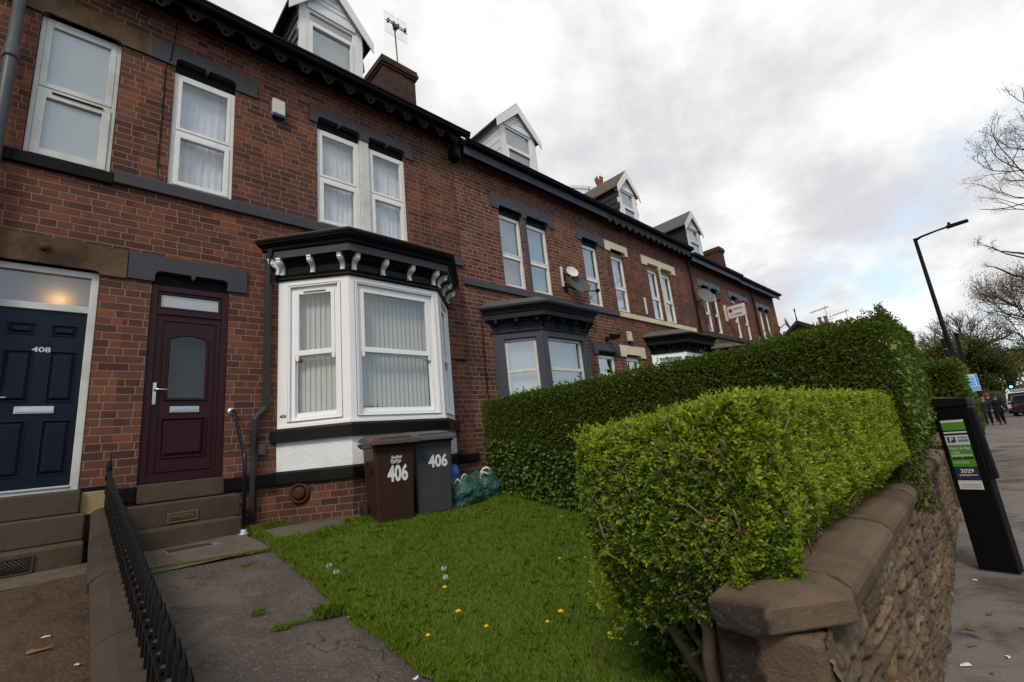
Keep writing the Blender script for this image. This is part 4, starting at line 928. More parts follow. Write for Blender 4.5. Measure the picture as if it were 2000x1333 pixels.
# ------------------------------------------------------------------ low wall with spiked railing between the two front gardens
LWZ = lambda y: .82 + .175 * (y - 2.57)
COPM = stone('weathered_sandstone_coping', (.185, .130, .082), (.110, .077, .051), (.040, .029, .023), amt=.72, bump=.6, moss=(.19, .14, .045))
COPM2 = stone('garden_wall_coping', (.072, .054, .042), (.052, .040, .032), (.026, .021, .019), amt=.6, bump=.45)
lw = thing('garden_wall', (.35, 4, gz(4)), 'low stone garden wall between gravel yard and path, topped with iron spikes', 'wall')
LX = lambda y: float(np.interp(y, [1.0, 2.83, 4.14, 5.15, 6.0], [.15, .166, .19, .218, .25]))
mb = MB(); ys = np.linspace(1.0, 6.22, 14)
mb.rings([[(LX(y) + .03, y, gz(y) - .3), (LX(y) + .03, y, LWZ(y) - .11), (.485, y, LWZ(y) - .11), (.485, y, gz(y) - .3)] for y in ys]); mesh_obj('wall_body', mb, RAWSTONE, lw)
for a, b in ((1.0, 2.05), (2.05, 3.25), (3.25, 4.22), (4.22, 5.3), (5.3, 6.21)):
    mb = MB(); rr = []; st_ = .012 if a > 4 else 0
    for y in np.linspace(a + .004, b - .004, 5):
        x0, x1, z = LX(y) - (0.012 if 4 < a < 6 else 0), .505, LWZ(y) + random.uniform(-.002, .002)
        c, w = (x0 + x1) / 2, (x1 - x0) / 2
        rr.append([(x0, y, z - .11), (x0, y, z - .055), (c - w * .82, y, z - .022), (c - w * .5, y, z - .004), (c, y, z), (c + w * .5, y, z - .004), (c + w * .82, y, z - .022), (x1, y, z - .055), (x1, y, z - .11)])
    k = len(rr[0]); mb.rings(rr, closed=True); mb.quad(*rr[0]); mb.quad(*rr[-1]); mesh_obj('coping_stone', mb, COPM2, lw, bevel=.006)
RAILM = plain('black_painted_iron', (.006, .006, .007), .30, .3, 14, bump=.25, bscale=50, dirt=(.018, .016, .015), dirt_amt=.4)
rl = thing('railing', (.345, 4, LWZ(4)), 'black iron railing with rows of pointed spikes along the low wall', 'railing')
RX = .345
mb = MB(); ys = np.linspace(1.3, 6.15, 20)
mb.rings([[(RX - .022, y, LWZ(y) + .150), (RX - .022, y, LWZ(y) + .163), (RX + .022, y, LWZ(y) + .163), (RX + .022, y, LWZ(y) + .150)] for y in ys], closed=True); mesh_obj('top_bar', mb, RAILM, rl)
spk = None; y = 1.36; i = 0
while y < 6.1:
    if spk is None:
        mb = MB(); z = LWZ(y)
        mb.box(RX - .013, RX + .013, y - .013, y + .013, z - .01, z + .150)
        mb.lathe((RX, y, z + .164), [(.016, 0), (.022, .010), (.022, .024), (.013, .034), (.017, .05), (.016, .12), (.012, .16), (.002, .205)], 6, smooth=False)
        spk = mesh_obj('spike', mb, RAILM, rl); sy = y
    else:
        o = spk.copy(); COL.objects.link(o); o.parent = rl; o.location = (random.uniform(-.002, .002), y - sy, LWZ(y) - LWZ(sy)); o.rotation_euler = (0, 0, 0)
    y += .112; i += 1
mb = MB(); z = LWZ(6.1); mb.box(RX - .014, RX + .014, 6.10, 6.128, z - .02, z + .26); mb.lathe((RX, 6.114, z + .26), [(.016, 0), (.028, .03), (.028, .05), (.018, .075), (.026, .11), (.018, .17), (.002, .27)], 8)
mb.tube([(RX, 6.12, z + .155), (RX, FY - .005, z + .21)], .008, 6); mesh_obj('end_post', mb, RAILM, rl)

# ------------------------------------------------------------------ front boundary wall
fw = thing('stone_wall', (2.0, WL(2) + .2, 0), 'rubble stone boundary wall with weathered coping and a broken end stone, along the pavement', 'wall')
def rubble_mat():
    m, t, b = new_mat('brown_rubble_stone'); v = coords(t)
    r = N(t, 'ShaderNodeNewGeometry').outputs['Random Per Island']
    c = ramp(t, r, [(0, (.105, .066, .038)), (.2, (.17, .095, .046)), (.4, (.080, .052, .034)), (.6, (.21, .118, .050)), (.8, (.135, .100, .070)), (1, (.070, .046, .032))])
    c = mixc(t, mth(t, 'MULTIPLY', noise(t, v, 9, 7, .7), .9), c, (.07, .05, .038)); c = mixc(t, ramp(t, noise(t, v, 3, 7, .7), [(.55, (0, 0, 0)), (.7, (.6,) * 3)]), c, (.27, .17, .085))
    t.links.new(c, b.inputs['Base Color']); b.inputs['Roughness'].default_value = .9
    bumpn(t, b, mth(t, 'ADD', noise(t, v, 30, 6, .7), noise(t, v, 90, 4, .7)), .9, .02); return m
RUB = rubble_mat(); MORT = stone('old_lime_mortar', (.12, .085, .055), (.085, .060, .041), (.05, .036, .026), amt=.6, bump=.8)
mb = MB(); mb.rings([[(x, WL(x) + .045, -.1), (x, WL(x) + .045, .97), (x, WL(x) + .33, .97), (x, WL(x) + .33, 0)] for x in np.linspace(1.80, 9.3, 12)]); x = 1.80; mb.quad((x, WL(x) + .045, -.1), (x, WL(x) + .045, .97), (x, WL(x) + .33, .97), (x, WL(x) + .33, 0))
mesh_obj('wall_core', mb, MORT, fw)
def vnoise(x, z, f, seed):
    r = np.random.default_rng(seed); G = r.random((128, 128)); u, v = x * f, z * f; i, j = np.floor(u).astype(int), np.floor(v).astype(int); a, b = u - i, v - j; a, b = a * a * (3 - 2 * a), b * b * (3 - 2 * b); g = lambda p, q: G[p % 128, q % 128]
    return g(i, j) * (1 - a) * (1 - b) + g(i + 1, j) * a * (1 - b) + g(i, j + 1) * (1 - a) * b + g(i + 1, j + 1) * a * b
def rubble_face():
    xs = 1.77 + (9.3 - 1.77) * np.linspace(0, 1, 760) ** 1.35; zs = np.linspace(-.03, .972, 112); X, Z = np.meshgrid(xs, zs, indexing='ij'); r = np.random.default_rng(5)
    wx = X + .03 * (vnoise(X, Z, 6, 1) - .5) + .012 * (vnoise(X, Z, 26, 2) - .5); wz = Z + .028 * (vnoise(X, Z, 2.5, 3) - .5) + .007 * (vnoise(X, Z, 24, 4) - .5)
    zb = [-.08]; 
    while zb[-1] < 1.05: zb.append(zb[-1] + r.uniform(.035, .110))
    zb = np.array(zb); row = np.clip(np.searchsorted(zb, wz) - 1, 0, len(zb) - 2); dz = np.minimum(wz - zb[row], zb[row + 1] - wz)
    off = np.zeros_like(X); dxm = np.zeros_like(X); sid = np.zeros(X.shape, int); tx, tz = np.zeros_like(X), np.zeros_like(X); base = 0; cols = []
    pal = np.array([(.105, .066, .038), (.165, .094, .046), (.080, .052, .034), (.205, .118, .052), (.140, .105, .074), (.070, .046, .032), (.180, .135, .090), (.120, .070, .038)])
    for k in range(len(zb) - 1):
        m = row == k; xb = [1.4]
        while xb[-1] < 9.6: xb.append(xb[-1] + r.uniform(.12, .48))
        xb = np.array(xb); c = np.clip(np.searchsorted(xb, wx[m]) - 1, 0, len(xb) - 2); dxm[m] = np.minimum(wx[m] - xb[c], xb[c + 1] - wx[m]); n_ = len(xb)
        o_ = r.uniform(-.004, .016, n_); sx = r.uniform(-.10, .10, n_); sz = r.uniform(-.12, .12, n_); off[m] = o_[c]; tx[m] = sx[c] * (wx[m] - (xb[c] + xb[c + 1]) / 2); tz[m] = sz[c] * (wz[m] - (zb[k] + zb[k + 1]) / 2); sid[m] = base + c; base += n_; cols.append((pal[r.integers(0, len(pal), n_)] * .55 + np.array([.150, .112, .080]) * .55) * r.uniform(.75, 1.25, (n_, 1)))
    cols = np.concatenate(cols); d = np.minimum(dxm, dz); e = np.clip(d / .016, 0, 1); e = e * e * (3 - 2 * e)
    lam = vnoise(X * .18, Z, 75, 7); fr = .5 * vnoise(X, Z, 20, 8) + .3 * vnoise(X, Z, 45, 9) + .2 * vnoise(X, Z, 95, 10)
    H = -.030 + e * (.030 + off + tx + tz) + (fr - .5) * .019 * (.35 + .65 * e) + (lam - .5) * .018 * e
    Y = WL(X) - H; V = np.stack([X, Y, Z], -1).reshape(-1, 3); ni, nj = X.shape; I = np.arange(ni * nj).reshape(ni, nj); F_ = np.stack([I[:-1, :-1], I[1:, :-1], I[1:, 1:], I[:-1, 1:]], -1).reshape(-1, 4)
    C = cols[sid] * (1 - .35 * (fr[..., None] - .5) * 2); mort = np.array([.060, .045, .033]) * np.ones_like(C); C = C * e[..., None] + mort * (1 - e[..., None]); return V, F_, np.concatenate([C.reshape(-1, 3), np.ones((ni * nj, 1))], 1)
V, F_, Cc = rubble_face(); rf_ = fast_mesh('rubble_facing', V, F_, None, fw)
at = rf_.data.color_attributes.new('stone_tint', 'FLOAT_COLOR', 'POINT'); at.data.foreach_set('color', Cc.astype(np.float32).ravel())
rm, t, b = new_mat('brown_rubble_stone'); vc = N(t, 'ShaderNodeVertexColor'); vc.layer_name = 'stone_tint'; v = coords(t)
cc = mixc(t, ramp(t, noise(t, v, 26, 7, .75), [(.42, (0, 0, 0)), (.70, (.65,) * 3)]), vc.outputs['Color'], (.035, .025, .019)); cc = mixc(t, ramp(t, noise(t, v, 5, 7, .7), [(.56, (0, 0, 0)), (.70, (.45,) * 3)]), cc, (.23, .165, .105))
t.links.new(cc, b.inputs['Base Color']); b.inputs['Roughness'].default_value = .9; b.inputs['Specular IOR Level'].default_value = .1; bumpn(t, b, noise(t, v, 120, 5, .7), .5, .006); rf_.data.materials.clear(); rf_.data.materials.append(rm)
# dressed end of the wall at the gateway
mb = MB(); ENDM = stone('dressed_end_stone', (.175, .124, .080), (.125, .088, .060), (.055, .040, .030), amt=.6, bump=.9, ystain=(-.02, .12, 2.0))
for (z0, z1, jx) in ((-.1, .30, .02), (.305, .62, -.01), (.625, .965, .012)):
    xa = 1.715 + jx; ya, yb = WL(1.7) - .005, WL(1.7) + .345
    mb.hexa([(xa, ya + .012, z0), (1.86, ya, z0), (1.86, yb, z0), (xa + .01, yb, z0), (xa + .015, ya + .01, z1), (1.86, ya, z1), (1.86, yb, z1), (xa, yb - .01, z1)])
mesh_obj('end_block', mb, ENDM, fw, bevel=.02)
def cop_profile(x, z, dz=0):
    y = WL(x)
    return [(x, y - .055, z - .125), (x, y - .062, z - .07), (x, y - .052, z - .045), (x, y - .02, z - .018), (x, y + .06, z - .002), (x, y + .17, z + .002), (x, y + .28, z - .006), (x, y + .345, z - .03), (x, y + .37, z - .06), (x, y + .365, z - .125)]
for a, b, za in ((2.02, 3.08, 1.098), (3.10, 4.27, 1.094), (4.29, 5.75, 1.086), (5.77, 7.26, 1.07), (7.30, 9.3, 1.0)):
    rr = [cop_profile(x, za - (x - a) * .012 + random.uniform(-.002, .002)) for x in np.linspace(a, b, 6)]
    mb = MB(); mb.rings(rr, closed=True); mb.quad(*rr[0]); mb.quad(*rr[-1]); mesh_obj('coping_stone', mb, COPM, fw, bevel=.008)
# the end stone: chamfered inside corner, outer corner broken away
zt, zn_, zb_ = 1.10, 1.048, .968
P = {'P1': (1.685, .865, zn_), 'P5': (1.695, .655, zn_), 'P4': (1.865, .462, 1.058), 'P2': (1.84, .555, zt), 'P3': (1.835, .815, zt), 'B1': (1.675, .84, zb_), 'B2': (1.655, .70, zb_), 'B3': (1.88, .455, .99),
     'Q1': (2.012, WL(2.01) + .37, zn_), 'Q2': (2.012, WL(2.01) + .28, zt - .004), 'Q3': (2.012, WL(2.01) + .02, zt - .006), 'Q4': (2.012, WL(2.01) - .058, zn_), 'Q5': (2.012, WL(2.01) - .055, zb_ + .005), 'Q6': (2.012, WL(2.01) + .365, zb_)}
ks = list(P); ix = {k: i for i, k in enumerate(ks)}
mb = MB(); mb.add([P[k] for k in ks], [tuple(ix[k] for k in f.split()) for f in ('P1 P5 P2 P3', 'P5 B2 B3 P4', 'P5 P4 P2', 'P1 B1 B2 P5', 'P3 P2 Q3 Q2', 'P2 P4 Q4 Q3', 'P4 B3 Q5 Q4', 'P1 P3 Q2 Q1', 'B1 P1 Q1 Q6', 'Q1 Q2 Q3 Q4 Q5 Q6', 'B1 Q6 Q5 B3 B2')])
ENDC = stone('stained_end_coping', (.175, .122, .077), (.120, .084, .057), (.050, .036, .027), amt=.6, bump=.6, scale=5, ystain=(-.09, .10, 1.065))
mesh_obj('broken_coping_stone', mb, ENDC, fw, bevel=.010)
# neighbour's wall further on
w2 = thing('stone_wall', (12, WL(12), 0), 'far stretch of stone wall under the clipped square hedge beyond the parking machine', 'wall')
mb = MB(); mb.rings([[(x, .62, -.1), (x, .62, .95), (x, .95, .95), (x, .95, 0)] for x in np.linspace(10.2, 22, 6)]); mb.quad((10.2, .62, -.1), (10.2, .62, .95), (10.2, .95, .95), (10.2, .95, 0)); mesh_obj('wall_body', mb, MORT, w2)
mb = MB(); mb.box(10.15, 22, .58, 1.0, .951, 1.03); mesh_obj('coping_stone', mb, COPM, w2, bevel=.01)

# ------------------------------------------------------------------ handrail
HRM = plain('black_glossy_tube', (.010, .010, .011), .22, .2, 6)
hr = thing('handrail', (1.42, 5.6, 1.02), 'black tubular handrail bent down beside the maroon door steps', 'handrail')
mb = MB(); mb.tube([(1.42, FY - .01, 2.37), (1.42, FY - .08, 2.37), (1.42, FY - .13, 2.35), (1.42, FY - .18, 2.29), (1.42, 5.70, 1.86), (1.42, 5.66, 1.78), (1.42, 5.65, 1.70), (1.42, 5.65, 1.03)], .021, 10); mesh_obj('rail', mb, HRM, hr)
mb = MB(); mb.lathe((1.42, FY - .001, 2.37), [(.045, 0), (.045, .01), (.030, .018), (.026, .02)], 16, (0, -1, 0)); mesh_obj('wall_flange', mb, SILVER, hr)
mb = MB(); mb.lathe((1.42, 5.65, gz(5.65) + .010), [(.055, 0), (.055, .008), (.032, .016), (.029, .05), (.024, .052)], 16); mesh_obj('foot_flange', mb, plain('galvanised_foot', (.35, .37, .39), .45, .1, 9, metal=.5), hr)
mb = MB(); mb.box(1.70, 1.79, FY - .05, FY - .003, 1.83, 1.955); solo('junction_box', mb, plain('grey_box_plastic', (.085, .085, .068), .6, .1, 8), 'small grey square box on the brick beside the black downpipe', 'utility box', bevel=.012)

dc = thing('drain_cover', (.92, 5.48, gz(5.48)), 'flat rusty brown drain cover set in the slab at the foot of the steps', 'drain cover')
mb = MB(); zc_ = gz(5.45) + .017; mb.hexa([(.76, 5.36, zc_ - .03), (1.10, 5.36, zc_ - .03), (1.10, 5.60, zc_ - .03), (.76, 5.60, zc_ - .03), (.76, 5.36, zc_), (1.10, 5.36, zc_), (1.10, 5.60, zc_ + .004), (.76, 5.60, zc_ + .004)]); mesh_obj('plate', mb, plain('rusty_iron_plate', (.050, .030, .024), .8, .3, 12, bump=.3), dc, bevel=.004)
mb = MB()
for a, b, c_, e in ((.73, 1.16, 5.33, 5.357), (1.103, 1.15, 5.36, 5.62), (.74, .757, 5.36, 5.62)): mb.box(a, b, c_, e, zc_ - .03, zc_ + .001)
mesh_obj('mortar_frame', mb, plain('pale_cement', (.17, .15, .125), .9, .3, 30, bump=.6), dc)
# ------------------------------------------------------------------ wheelie bins
def wheelie(name, P0, ang, w0, w1, d0, d1, hz, cbody, clid, label, shift=0.0):
    """body tapers to the base; front faces the street"""
    b = thing(name, (P0[0], P0[1], P0[2]), label, 'wheelie bin')
    ca_, sa_ = math.cos(ang), math.sin(ang)
    def T(x, y, z): return (P0[0] + x * ca_ - y * sa_, P0[1] + x * sa_ + y * ca_, P0[2] + z)   # x right along front, y back
    def ring(w, d, z, y0, r=.03):
        pts = []
        for cx_, cy_, a0 in ((w / 2 - r, y0 + r, -90), (w / 2 - r, y0 + d - r, 0), (-w / 2 + r, y0 + d - r, 90), (-w / 2 + r, y0 + r, 180)):
            for k in range(5): t = math.radians(a0 + 22.5 * k); pts.append(T(cx_ + r * math.cos(t), cy_ + r * math.sin(t), z))
        return pts
    mb = MB(); yb = .06
    rs = [ring(w0 * .93, d0 * .93, .0, yb, .03), ring(w0, d0, .03, yb - .015), ring(w0 + (w1 - w0) * .86, d0 + (d1 - d0) * .86, hz * .86, yb - .015 - .035 * .86), ring(w1, d1, hz * .93, yb - .055), ring(w1 + .03, d1 + .03, hz * .935, yb - .07), ring(w1 + .035, d1 + .035, hz * .985, yb - .072), ring(w1 - .01, d1 - .01, hz * .99, yb - .05)]
    mb.rings(rs, closed=True, smooth=False); mb.quad(*rs[0]); mb.quad(*rs[-1])
    body = mesh_obj('body', mb, cbody, b, bevel=.004)
    # lid: overhanging shell with a raised crown and front lip
    lm = MB(); lw_, ld = w1 + .085, d1 + .09; y0 = yb - .125
    L = [ring(lw_, ld, hz * .955, y0, .045), ring(lw_ + .012, ld + .01, hz * .962, y0 - .006, .045), ring(lw_ + .008, ld, hz * 1.0, y0, .045), ring(lw_ - .03, ld - .05, hz * 1.018, y0 + .02, .05), ring(lw_ - .11, ld - .16, hz * 1.045, y0 + .09, .05), ring(lw_ - .16, ld - .22, hz * 1.052, y0 + .12, .05)]
    # the lid climbs towards the hinge
    def climb(p): 
        yy = -(p[0] - P0[0]) * sa_ + (p[1] - P0[1]) * ca_; return (p[0], p[1], p[2] + .10 * (yy - y0))
    L = [[climb(p) for p in r] for r in L]
    lm.rings(L, closed=True); lm.quad(*L[-1]); lm.quad(*L[0])
    lid = mesh_obj('lid', lm, clid, b, bevel=.004)
    hm = MB()
    def HB(x0, x1, ya, yb_, za, zb2): hm.hexa([climb(T(x0, ya, za)), climb(T(x1, ya, za)), climb(T(x1, yb_, za)), climb(T(x0, yb_, za)), climb(T(x0, ya, zb2)), climb(T(x1, ya, zb2)), climb(T(x1, yb_, zb2)), climb(T(x0, yb_, zb2))])
    HB(-w1 * .36, w1 * .36, y0 + .035, y0 + .06, hz * 1.015, hz * 1.048); HB(-w1 * .36, -w1 * .30, y0 + .058, y0 + .11, hz * 1.02, hz * 1.048); HB(w1 * .30, w1 * .36, y0 + .058, y0 + .11, hz * 1.02, hz * 1.048)
    mesh_obj('lid_handle', hm, clid, lid, bevel=.006); hm = MB(); HB(-w1 * .40, -w1 * .22, y0 + ld - .12, y0 + ld - .02, hz * 1.0, hz * 1.052); mesh_obj('hinge_lug', hm, clid, lid, bevel=.006)
    hm = MB(); hm.tube([T(-w1 / 2 - .01, yb + d1 - .06, hz * .95), T(-w1 / 2 - .02, yb + d1 + .06, hz * .99), T(w1 / 2 + .02, yb + d1 + .06, hz * .99), T(w1 / 2 + .01, yb + d1 - .06, hz * .95)], .016, 8); mesh_obj('rear_handle', hm, cbody, b)
    hm = MB(); f = lambda y, z: T(-(w0 + (w1 - w0) * z / hz) / 2 - .008, y, z)
    hm.tube([f(yb + .09, hz * .60), f(yb + .085, hz * .74), f(yb + .12, hz * .77), f(yb + .22, hz * .77), f(yb + .25, hz * .74), f(yb + .25, hz * .70)], .007, 6); mesh_obj('side_rib', hm, cbody, b)
    for s in (-1, 1):
        wm2 = MB(); c = T(s * (w0 / 2 + .050), yb + d0 - .07, .105); ax = (ca_ * s, sa_ * s, 0)
        wm2.lathe(Vector(c) - Vector(ax) * .025, [(.09, 0), (.108, .008), (.108, .042), (.09, .05), (.062, .044), (.03, .05), (.01, .05)], 20, ax); mesh_obj('wheel', wm2, plain('bin_tyre_rubber', (.022, .023, .025), .7, .2, 10), b)
    return b, T
BRN = plain('brown_bin_plastic', (.034, .016, .011), .42, .10, 3, bump=.05, dirt=(.05, .03, .024), dirt_amt=.3); BRNL = plain('faded_brown_lid', (.060, .040, .037), .38, .12, 4, dirt=(.09, .07, .065), dirt_amt=.4)
GRB = plain('grey_bin_plastic', (.045, .047, .053), .42, .12, 3, bump=.06, dirt=(.022, .021, .022), dirt_amt=.5); GRL = plain('grey_bin_lid', (.062, .062, .068), .35, .12, 4)
bA = math.radians(-11)
b1, T1 = wheelie('wheelie_bin', (2.725, 4.80, gz(4.87) + .005), bA, .42, .485, .40, .47, .885, BRN, BRNL, 'brown wheelie bin numbered 406 with a crest, left of the grey bin')
HZ = .885
def fpt(T, x, z, yb=.06, o=.004): return T(x, yb - .015 - .035 * z / HZ - o, z)
fx = Vector((math.cos(bA), math.sin(bA), 0)); fu = (Vector(fpt(T1, 0, .6)) - Vector(fpt(T1, 0, .3))).normalized()
text_mesh('number', '406', .235, WHITETXT, b1, fpt(T1, .025, .515), fx, fu, .0085, .66)
text_mesh('crest_lettering', 'Sheffield', .046, WHITETXT, b1, fpt(T1, .015, .700), fx, fu, .001, .80)
mb = MB()
for k, zz in enumerate((.666, .650, .636)):
    pts = []
    for i in range(13):
        x = -.055 + .12 * i / 12; pts.append((x, zz + .007 * math.sin(i * 1.05 + k)))
    hgt = (.007, .010, .006)[k]
    for (a, za), (c_, zc2) in zip(pts, pts[1:]): mb.quad(fpt(T1, a, za), fpt(T1, c_, zc2), fpt(T1, c_, zc2 + hgt), fpt(T1, a, za + hgt))
mesh_obj('crest', mb, WHITETXT, b1)
b2, T2 = wheelie('wheelie_bin', (3.245, 4.80, gz(4.87) + .005), bA, .44, .50, .42, .48, .895, GRB, GRL, 'dark grey wheelie bin numbered 406, right of the brown bin')
text_mesh('number', '406', .195, WHITETXT, b2, fpt(T2, .05, .60), fx, fu, .0065, .84)

# ------------------------------------------------------------------ bags
def sack(name, c, rx, ry, h, mat, label, cat='bag', seed=0, handles=None, hm=None, group=None):
    rg = random.Random(seed); b = thing(name, c, label, cat, group); mb = MB(); rr = []; n = 40; ks = 16
    ph = [rg.uniform(0, 6.28) for _ in range(8)]
    for i in range(ks + 1):
        q = i / ks; z = h * q; w = (1.0 + .10 * math.sin(q * 3.1)) * (1 - .18 * max(0, q - .6) / .4)
        ring = []
        for j in range(n):
            t = 2 * math.pi * j / n; c_, s_ = math.cos(t), math.sin(t); p = 3.2
            r = (abs(c_) ** p + abs(s_) ** p) ** (-1 / p)
            wr = 1 + .045 * math.sin(2 * t + ph[0] + 6 * q) + .030 * math.sin(4 * t + ph[1] - 13 * q) + .012 * math.sin(6 * t + ph[2] + 24 * q) + rg.uniform(-.008, .008)
            zz = z + (.06 * h * math.sin(2 * t + ph[3]) + .07 * h * math.sin(5 * t + ph[4])) * q * q
            ring.append((c[0] + rx * w * r * wr * c_, c[1] + ry * w * r * wr * s_, c[2] + zz))
        rr.append(ring)
    top = []
    for s_, dz in ((.72, .03), (.4, -.015), (.1, .0)):
        top.append([(c[0] + (p[0] - c[0]) * s_ + rg.uniform(-.012, .012), c[1] + (p[1] - c[1]) * s_, p[2] + dz * h * 3 + rg.uniform(-.012, .012)) for p in rr[ks]])
    mb.rings(rr + top, closed=True, smooth=True); mb.quad(*rr[0]); mb.quad(*top[-1])
    mesh_obj('sack', mb, mat, b)
    for hp in handles or []:
        m2 = MB(); pts = [Vector(p) for p in hp]
        d = .016; m2.rings([[tuple(p + Vector((0, 0, d))), tuple(p + Vector((.004, -.006, 0))), tuple(p - Vector((0, 0, d)))] for p in pts], smooth=True); mo = mesh_obj('handle', m2, hm, b)
        mo.modifiers.new('thick', 'SOLIDIFY').thickness = .004
    return b
def woven(name, c):
    m, t, b = new_mat(name); v = coords(t); w = N(t, 'ShaderNodeTexNoise'); w.inputs['Scale'].default_value = 5.5; w.inputs['Distortion'].default_value = 2.2; w.inputs['Detail'].default_value = 3; t.links.new(v, w.inputs[0]); cr = mth(t, 'ABSOLUTE', mth(t, 'SUBTRACT', w.outputs['Fac'], .5))
    col = mixc(t, noise(t, v, 9, 5), sc3(c, .65), sc3(c, 1.3)); t.links.new(col, b.inputs['Base Color']); b.inputs['Roughness'].default_value = .38
    bumpn(t, b, mth(t, 'ADD', mth(t, 'MULTIPLY', cr, 4.0), mth(t, 'MULTIPLY', noise(t, v, 24, 4, .6), .5)), .8, .03); return m
GREENB = woven('green_woven_plastic', (.022, .085, .062)); BLUEB = woven('blue_carrier_plastic', (.025, .12, .42)); WEB = plain('white_webbing', (.6, .58, .55), .8, .1, 8)
def arc(a, b, hgt, n=9, side=(0, 0, 0)):
    a, b = Vector(a), Vector(b); s = Vector(side); return [a + (b - a) * i / n + Vector((0, 0, hgt)) * math.sin(math.pi * i / n) + s * math.sin(math.pi * i / n) for i in range(n + 1)]
zg = gz(5.0) + .01
sack('garden_bag', (3.80, 5.06, zg), .24, .22, .30, GREENB, 'slumped green woven bag right beside the grey bin', seed=3, hm=WEB, handles=[arc((3.60, 4.93, zg + .26), (3.68, 4.90, zg + .28), .045), arc((3.72, 4.95, zg + .30), (3.86, 4.97, zg + .32), .05)])
sack('garden_bag', (4.27, 5.18, zg), .20, .20, .31, GREENB, 'green woven bag with raised white handles, nearest the dark hedge', seed=8, hm=WEB, handles=[arc((4.10, 5.0, zg + .27), (4.25, 5.0, zg + .31), .06, side=(-.05, 0, 0)), arc((4.25, 5.2, zg + .33), (4.42, 5.1, zg + .30), .085)])
sack('carrier_bag', (3.86, 5.42, zg + .02), .17, .12, .43, BLUEB, 'crumpled bright blue bag behind the two green bags', seed=5)

# ------------------------------------------------------------------ small things on the facades
mb = MB(); al = thing('alarm_box', (1.885, FY, 6.78), 'white burglar alarm box with blue base between the upstairs windows', 'alarm box')
mb.prism([(1.80, FY - .003, 6.665), (1.80, FY - .003, 6.935), (1.80, FY - .07, 6.92), (1.80, FY - .085, 6.665)], (.17, 0, 0)); mesh_obj('cover', mb, plain('aged_white_cover', (.56, .54, .50), .45, .08, 6, dirt=(.38, .35, .28), dirt_amt=.5), al, bevel=.012)
mb = MB(); mb.box(1.803, 1.967, FY - .086, FY - .004, 6.62, 6.664); mesh_obj('base', mb, plain('blue_lens', (.02, .06, .16), .35, .1, 6), al, bevel=.008)
mb = MB(); al = thing('alarm_box', (10.51, FY, 4.05), 'yellowed alarm box above the cream door lintel', 'alarm box'); mb.prism([(10.47, FY - .003, 3.98), (10.47, FY - .003, 4.26), (10.47, FY - .08, 4.24), (10.47, FY - .09, 3.98)], (.15, 0, 0)); mesh_obj('cover', mb, plain('yellowed_cover', (.50, .45, .28), .5, .08, 6), al, bevel=.01)
mb = MB(); mb.box(10.475, 10.615, FY - .085, FY - .004, 3.92, 3.978); mesh_obj('base', mb, BLACK_PAINT, al, bevel=.008)
fl = thing('floodlight', (9.5, FY, 3.95), 'black security floodlight over the grey door lintel', 'floodlight'); mb = MB(); mb.box(9.47, 9.53, FY - .08, FY - .003, 3.90, 4.0); mb.tube([(9.5, FY - .05, 3.95), (9.52, FY - .20, 3.99)], .015); mesh_obj('bracket', mb, BLACK_MATT, fl)
mb = MB(); mb.hexa([(9.45, FY - .24, 3.93), (9.68, FY - .30, 3.93), (9.68, FY - .20, 3.90), (9.45, FY - .14, 3.90), (9.45, FY - .27, 4.03), (9.68, FY - .33, 4.03), (9.68, FY - .19, 4.06), (9.45, FY - .13, 4.06)]); mesh_obj('lamp_head', mb, BLACK_PAINT, fl, bevel=.01)
def dish(loc, axis, r, label, mat, wall, arm=True, tip=(.42, -.22, -.10)):
    d = thing('satellite_dish', loc, label, 'satellite dish', 'satellite dishes on the house fronts'); a = Vector(axis).normalized(); c = Vector(loc)
    mb = MB(); prof = [(r * k, -.18 * r + .18 * r * k * k * 1.6) for k in (.02, .3, .55, .8, .95, 1)] + [(r * 1.0, .11 * r + .01), (r * .94, .10 * r - .01 - .02)]
    prof = [(r * k, .28 * r * k * k) for k in (.02, .25, .5, .7, .85, .95, 1.0)] + [(r * 1.02, .28 * r), (r * 1.0, .28 * r - .018)] + [(r * k, .28 * r * k * k - .018) for k in (.85, .6, .3, .02)]
    mb.lathe(c, prof, 28, a); mesh_obj('reflector', mb, mat, d)
    if arm:
        x = Vector((0, 0, -1)); x = (x - a * x.dot(a)).normalized(); p0 = c + x * r * .95 + a * .25 * r; p1 = c + Vector(tip) * (r / .25)
        mb = MB(); mb.tube([p0, p1], .014, 6); mesh_obj('arm', mb, BLACK_MATT, d); mb = MB(); mb.tube([p1 - a * .06, p1 + a * .02], [.035, .045], 10); mesh_obj('feed_horn', mb, BLACK_MATT, d)
    mb = MB(); mb.tube([c - a * .02, c - a * .12, Vector(wall) + Vector((0, -.10, 0)), Vector(wall)], .02, 8); mb.box(wall[0] - .07, wall[0] + .07, FY - .02, FY - .003, wall[2] - .1, wall[2] + .1); mesh_obj('bracket', mb, BLACK_MATT, d)
    return d
DISHG = plain('dark_grey_mesh_dish', (.075, .075, .082), .5, .1, 8); DISHL = plain('grey_dish', (.13, .125, .12), .5, .1, 8); DISHW = plain('white_dish', (.55, .55, .53), .45, .06, 8)
dish((8.33, FY - .26, 5.06), (-.28, -.86, .42), .25, 'dark grey satellite dish beside the single window with grey lintel', DISHG, (8.15, FY, 5.08))
dish((8.22, FY - .19, 5.40), (-.30, -.86, .36), .15, 'small white satellite dish just above the dark grey one', DISHW, (8.12, FY, 5.36), arm=False)
dish((15.30, FY - .30, 5.86), (-.42, -.82, .36), .30, 'round grey satellite dish beside the blue lintel window', DISHL, (15.25, FY, 5.75))
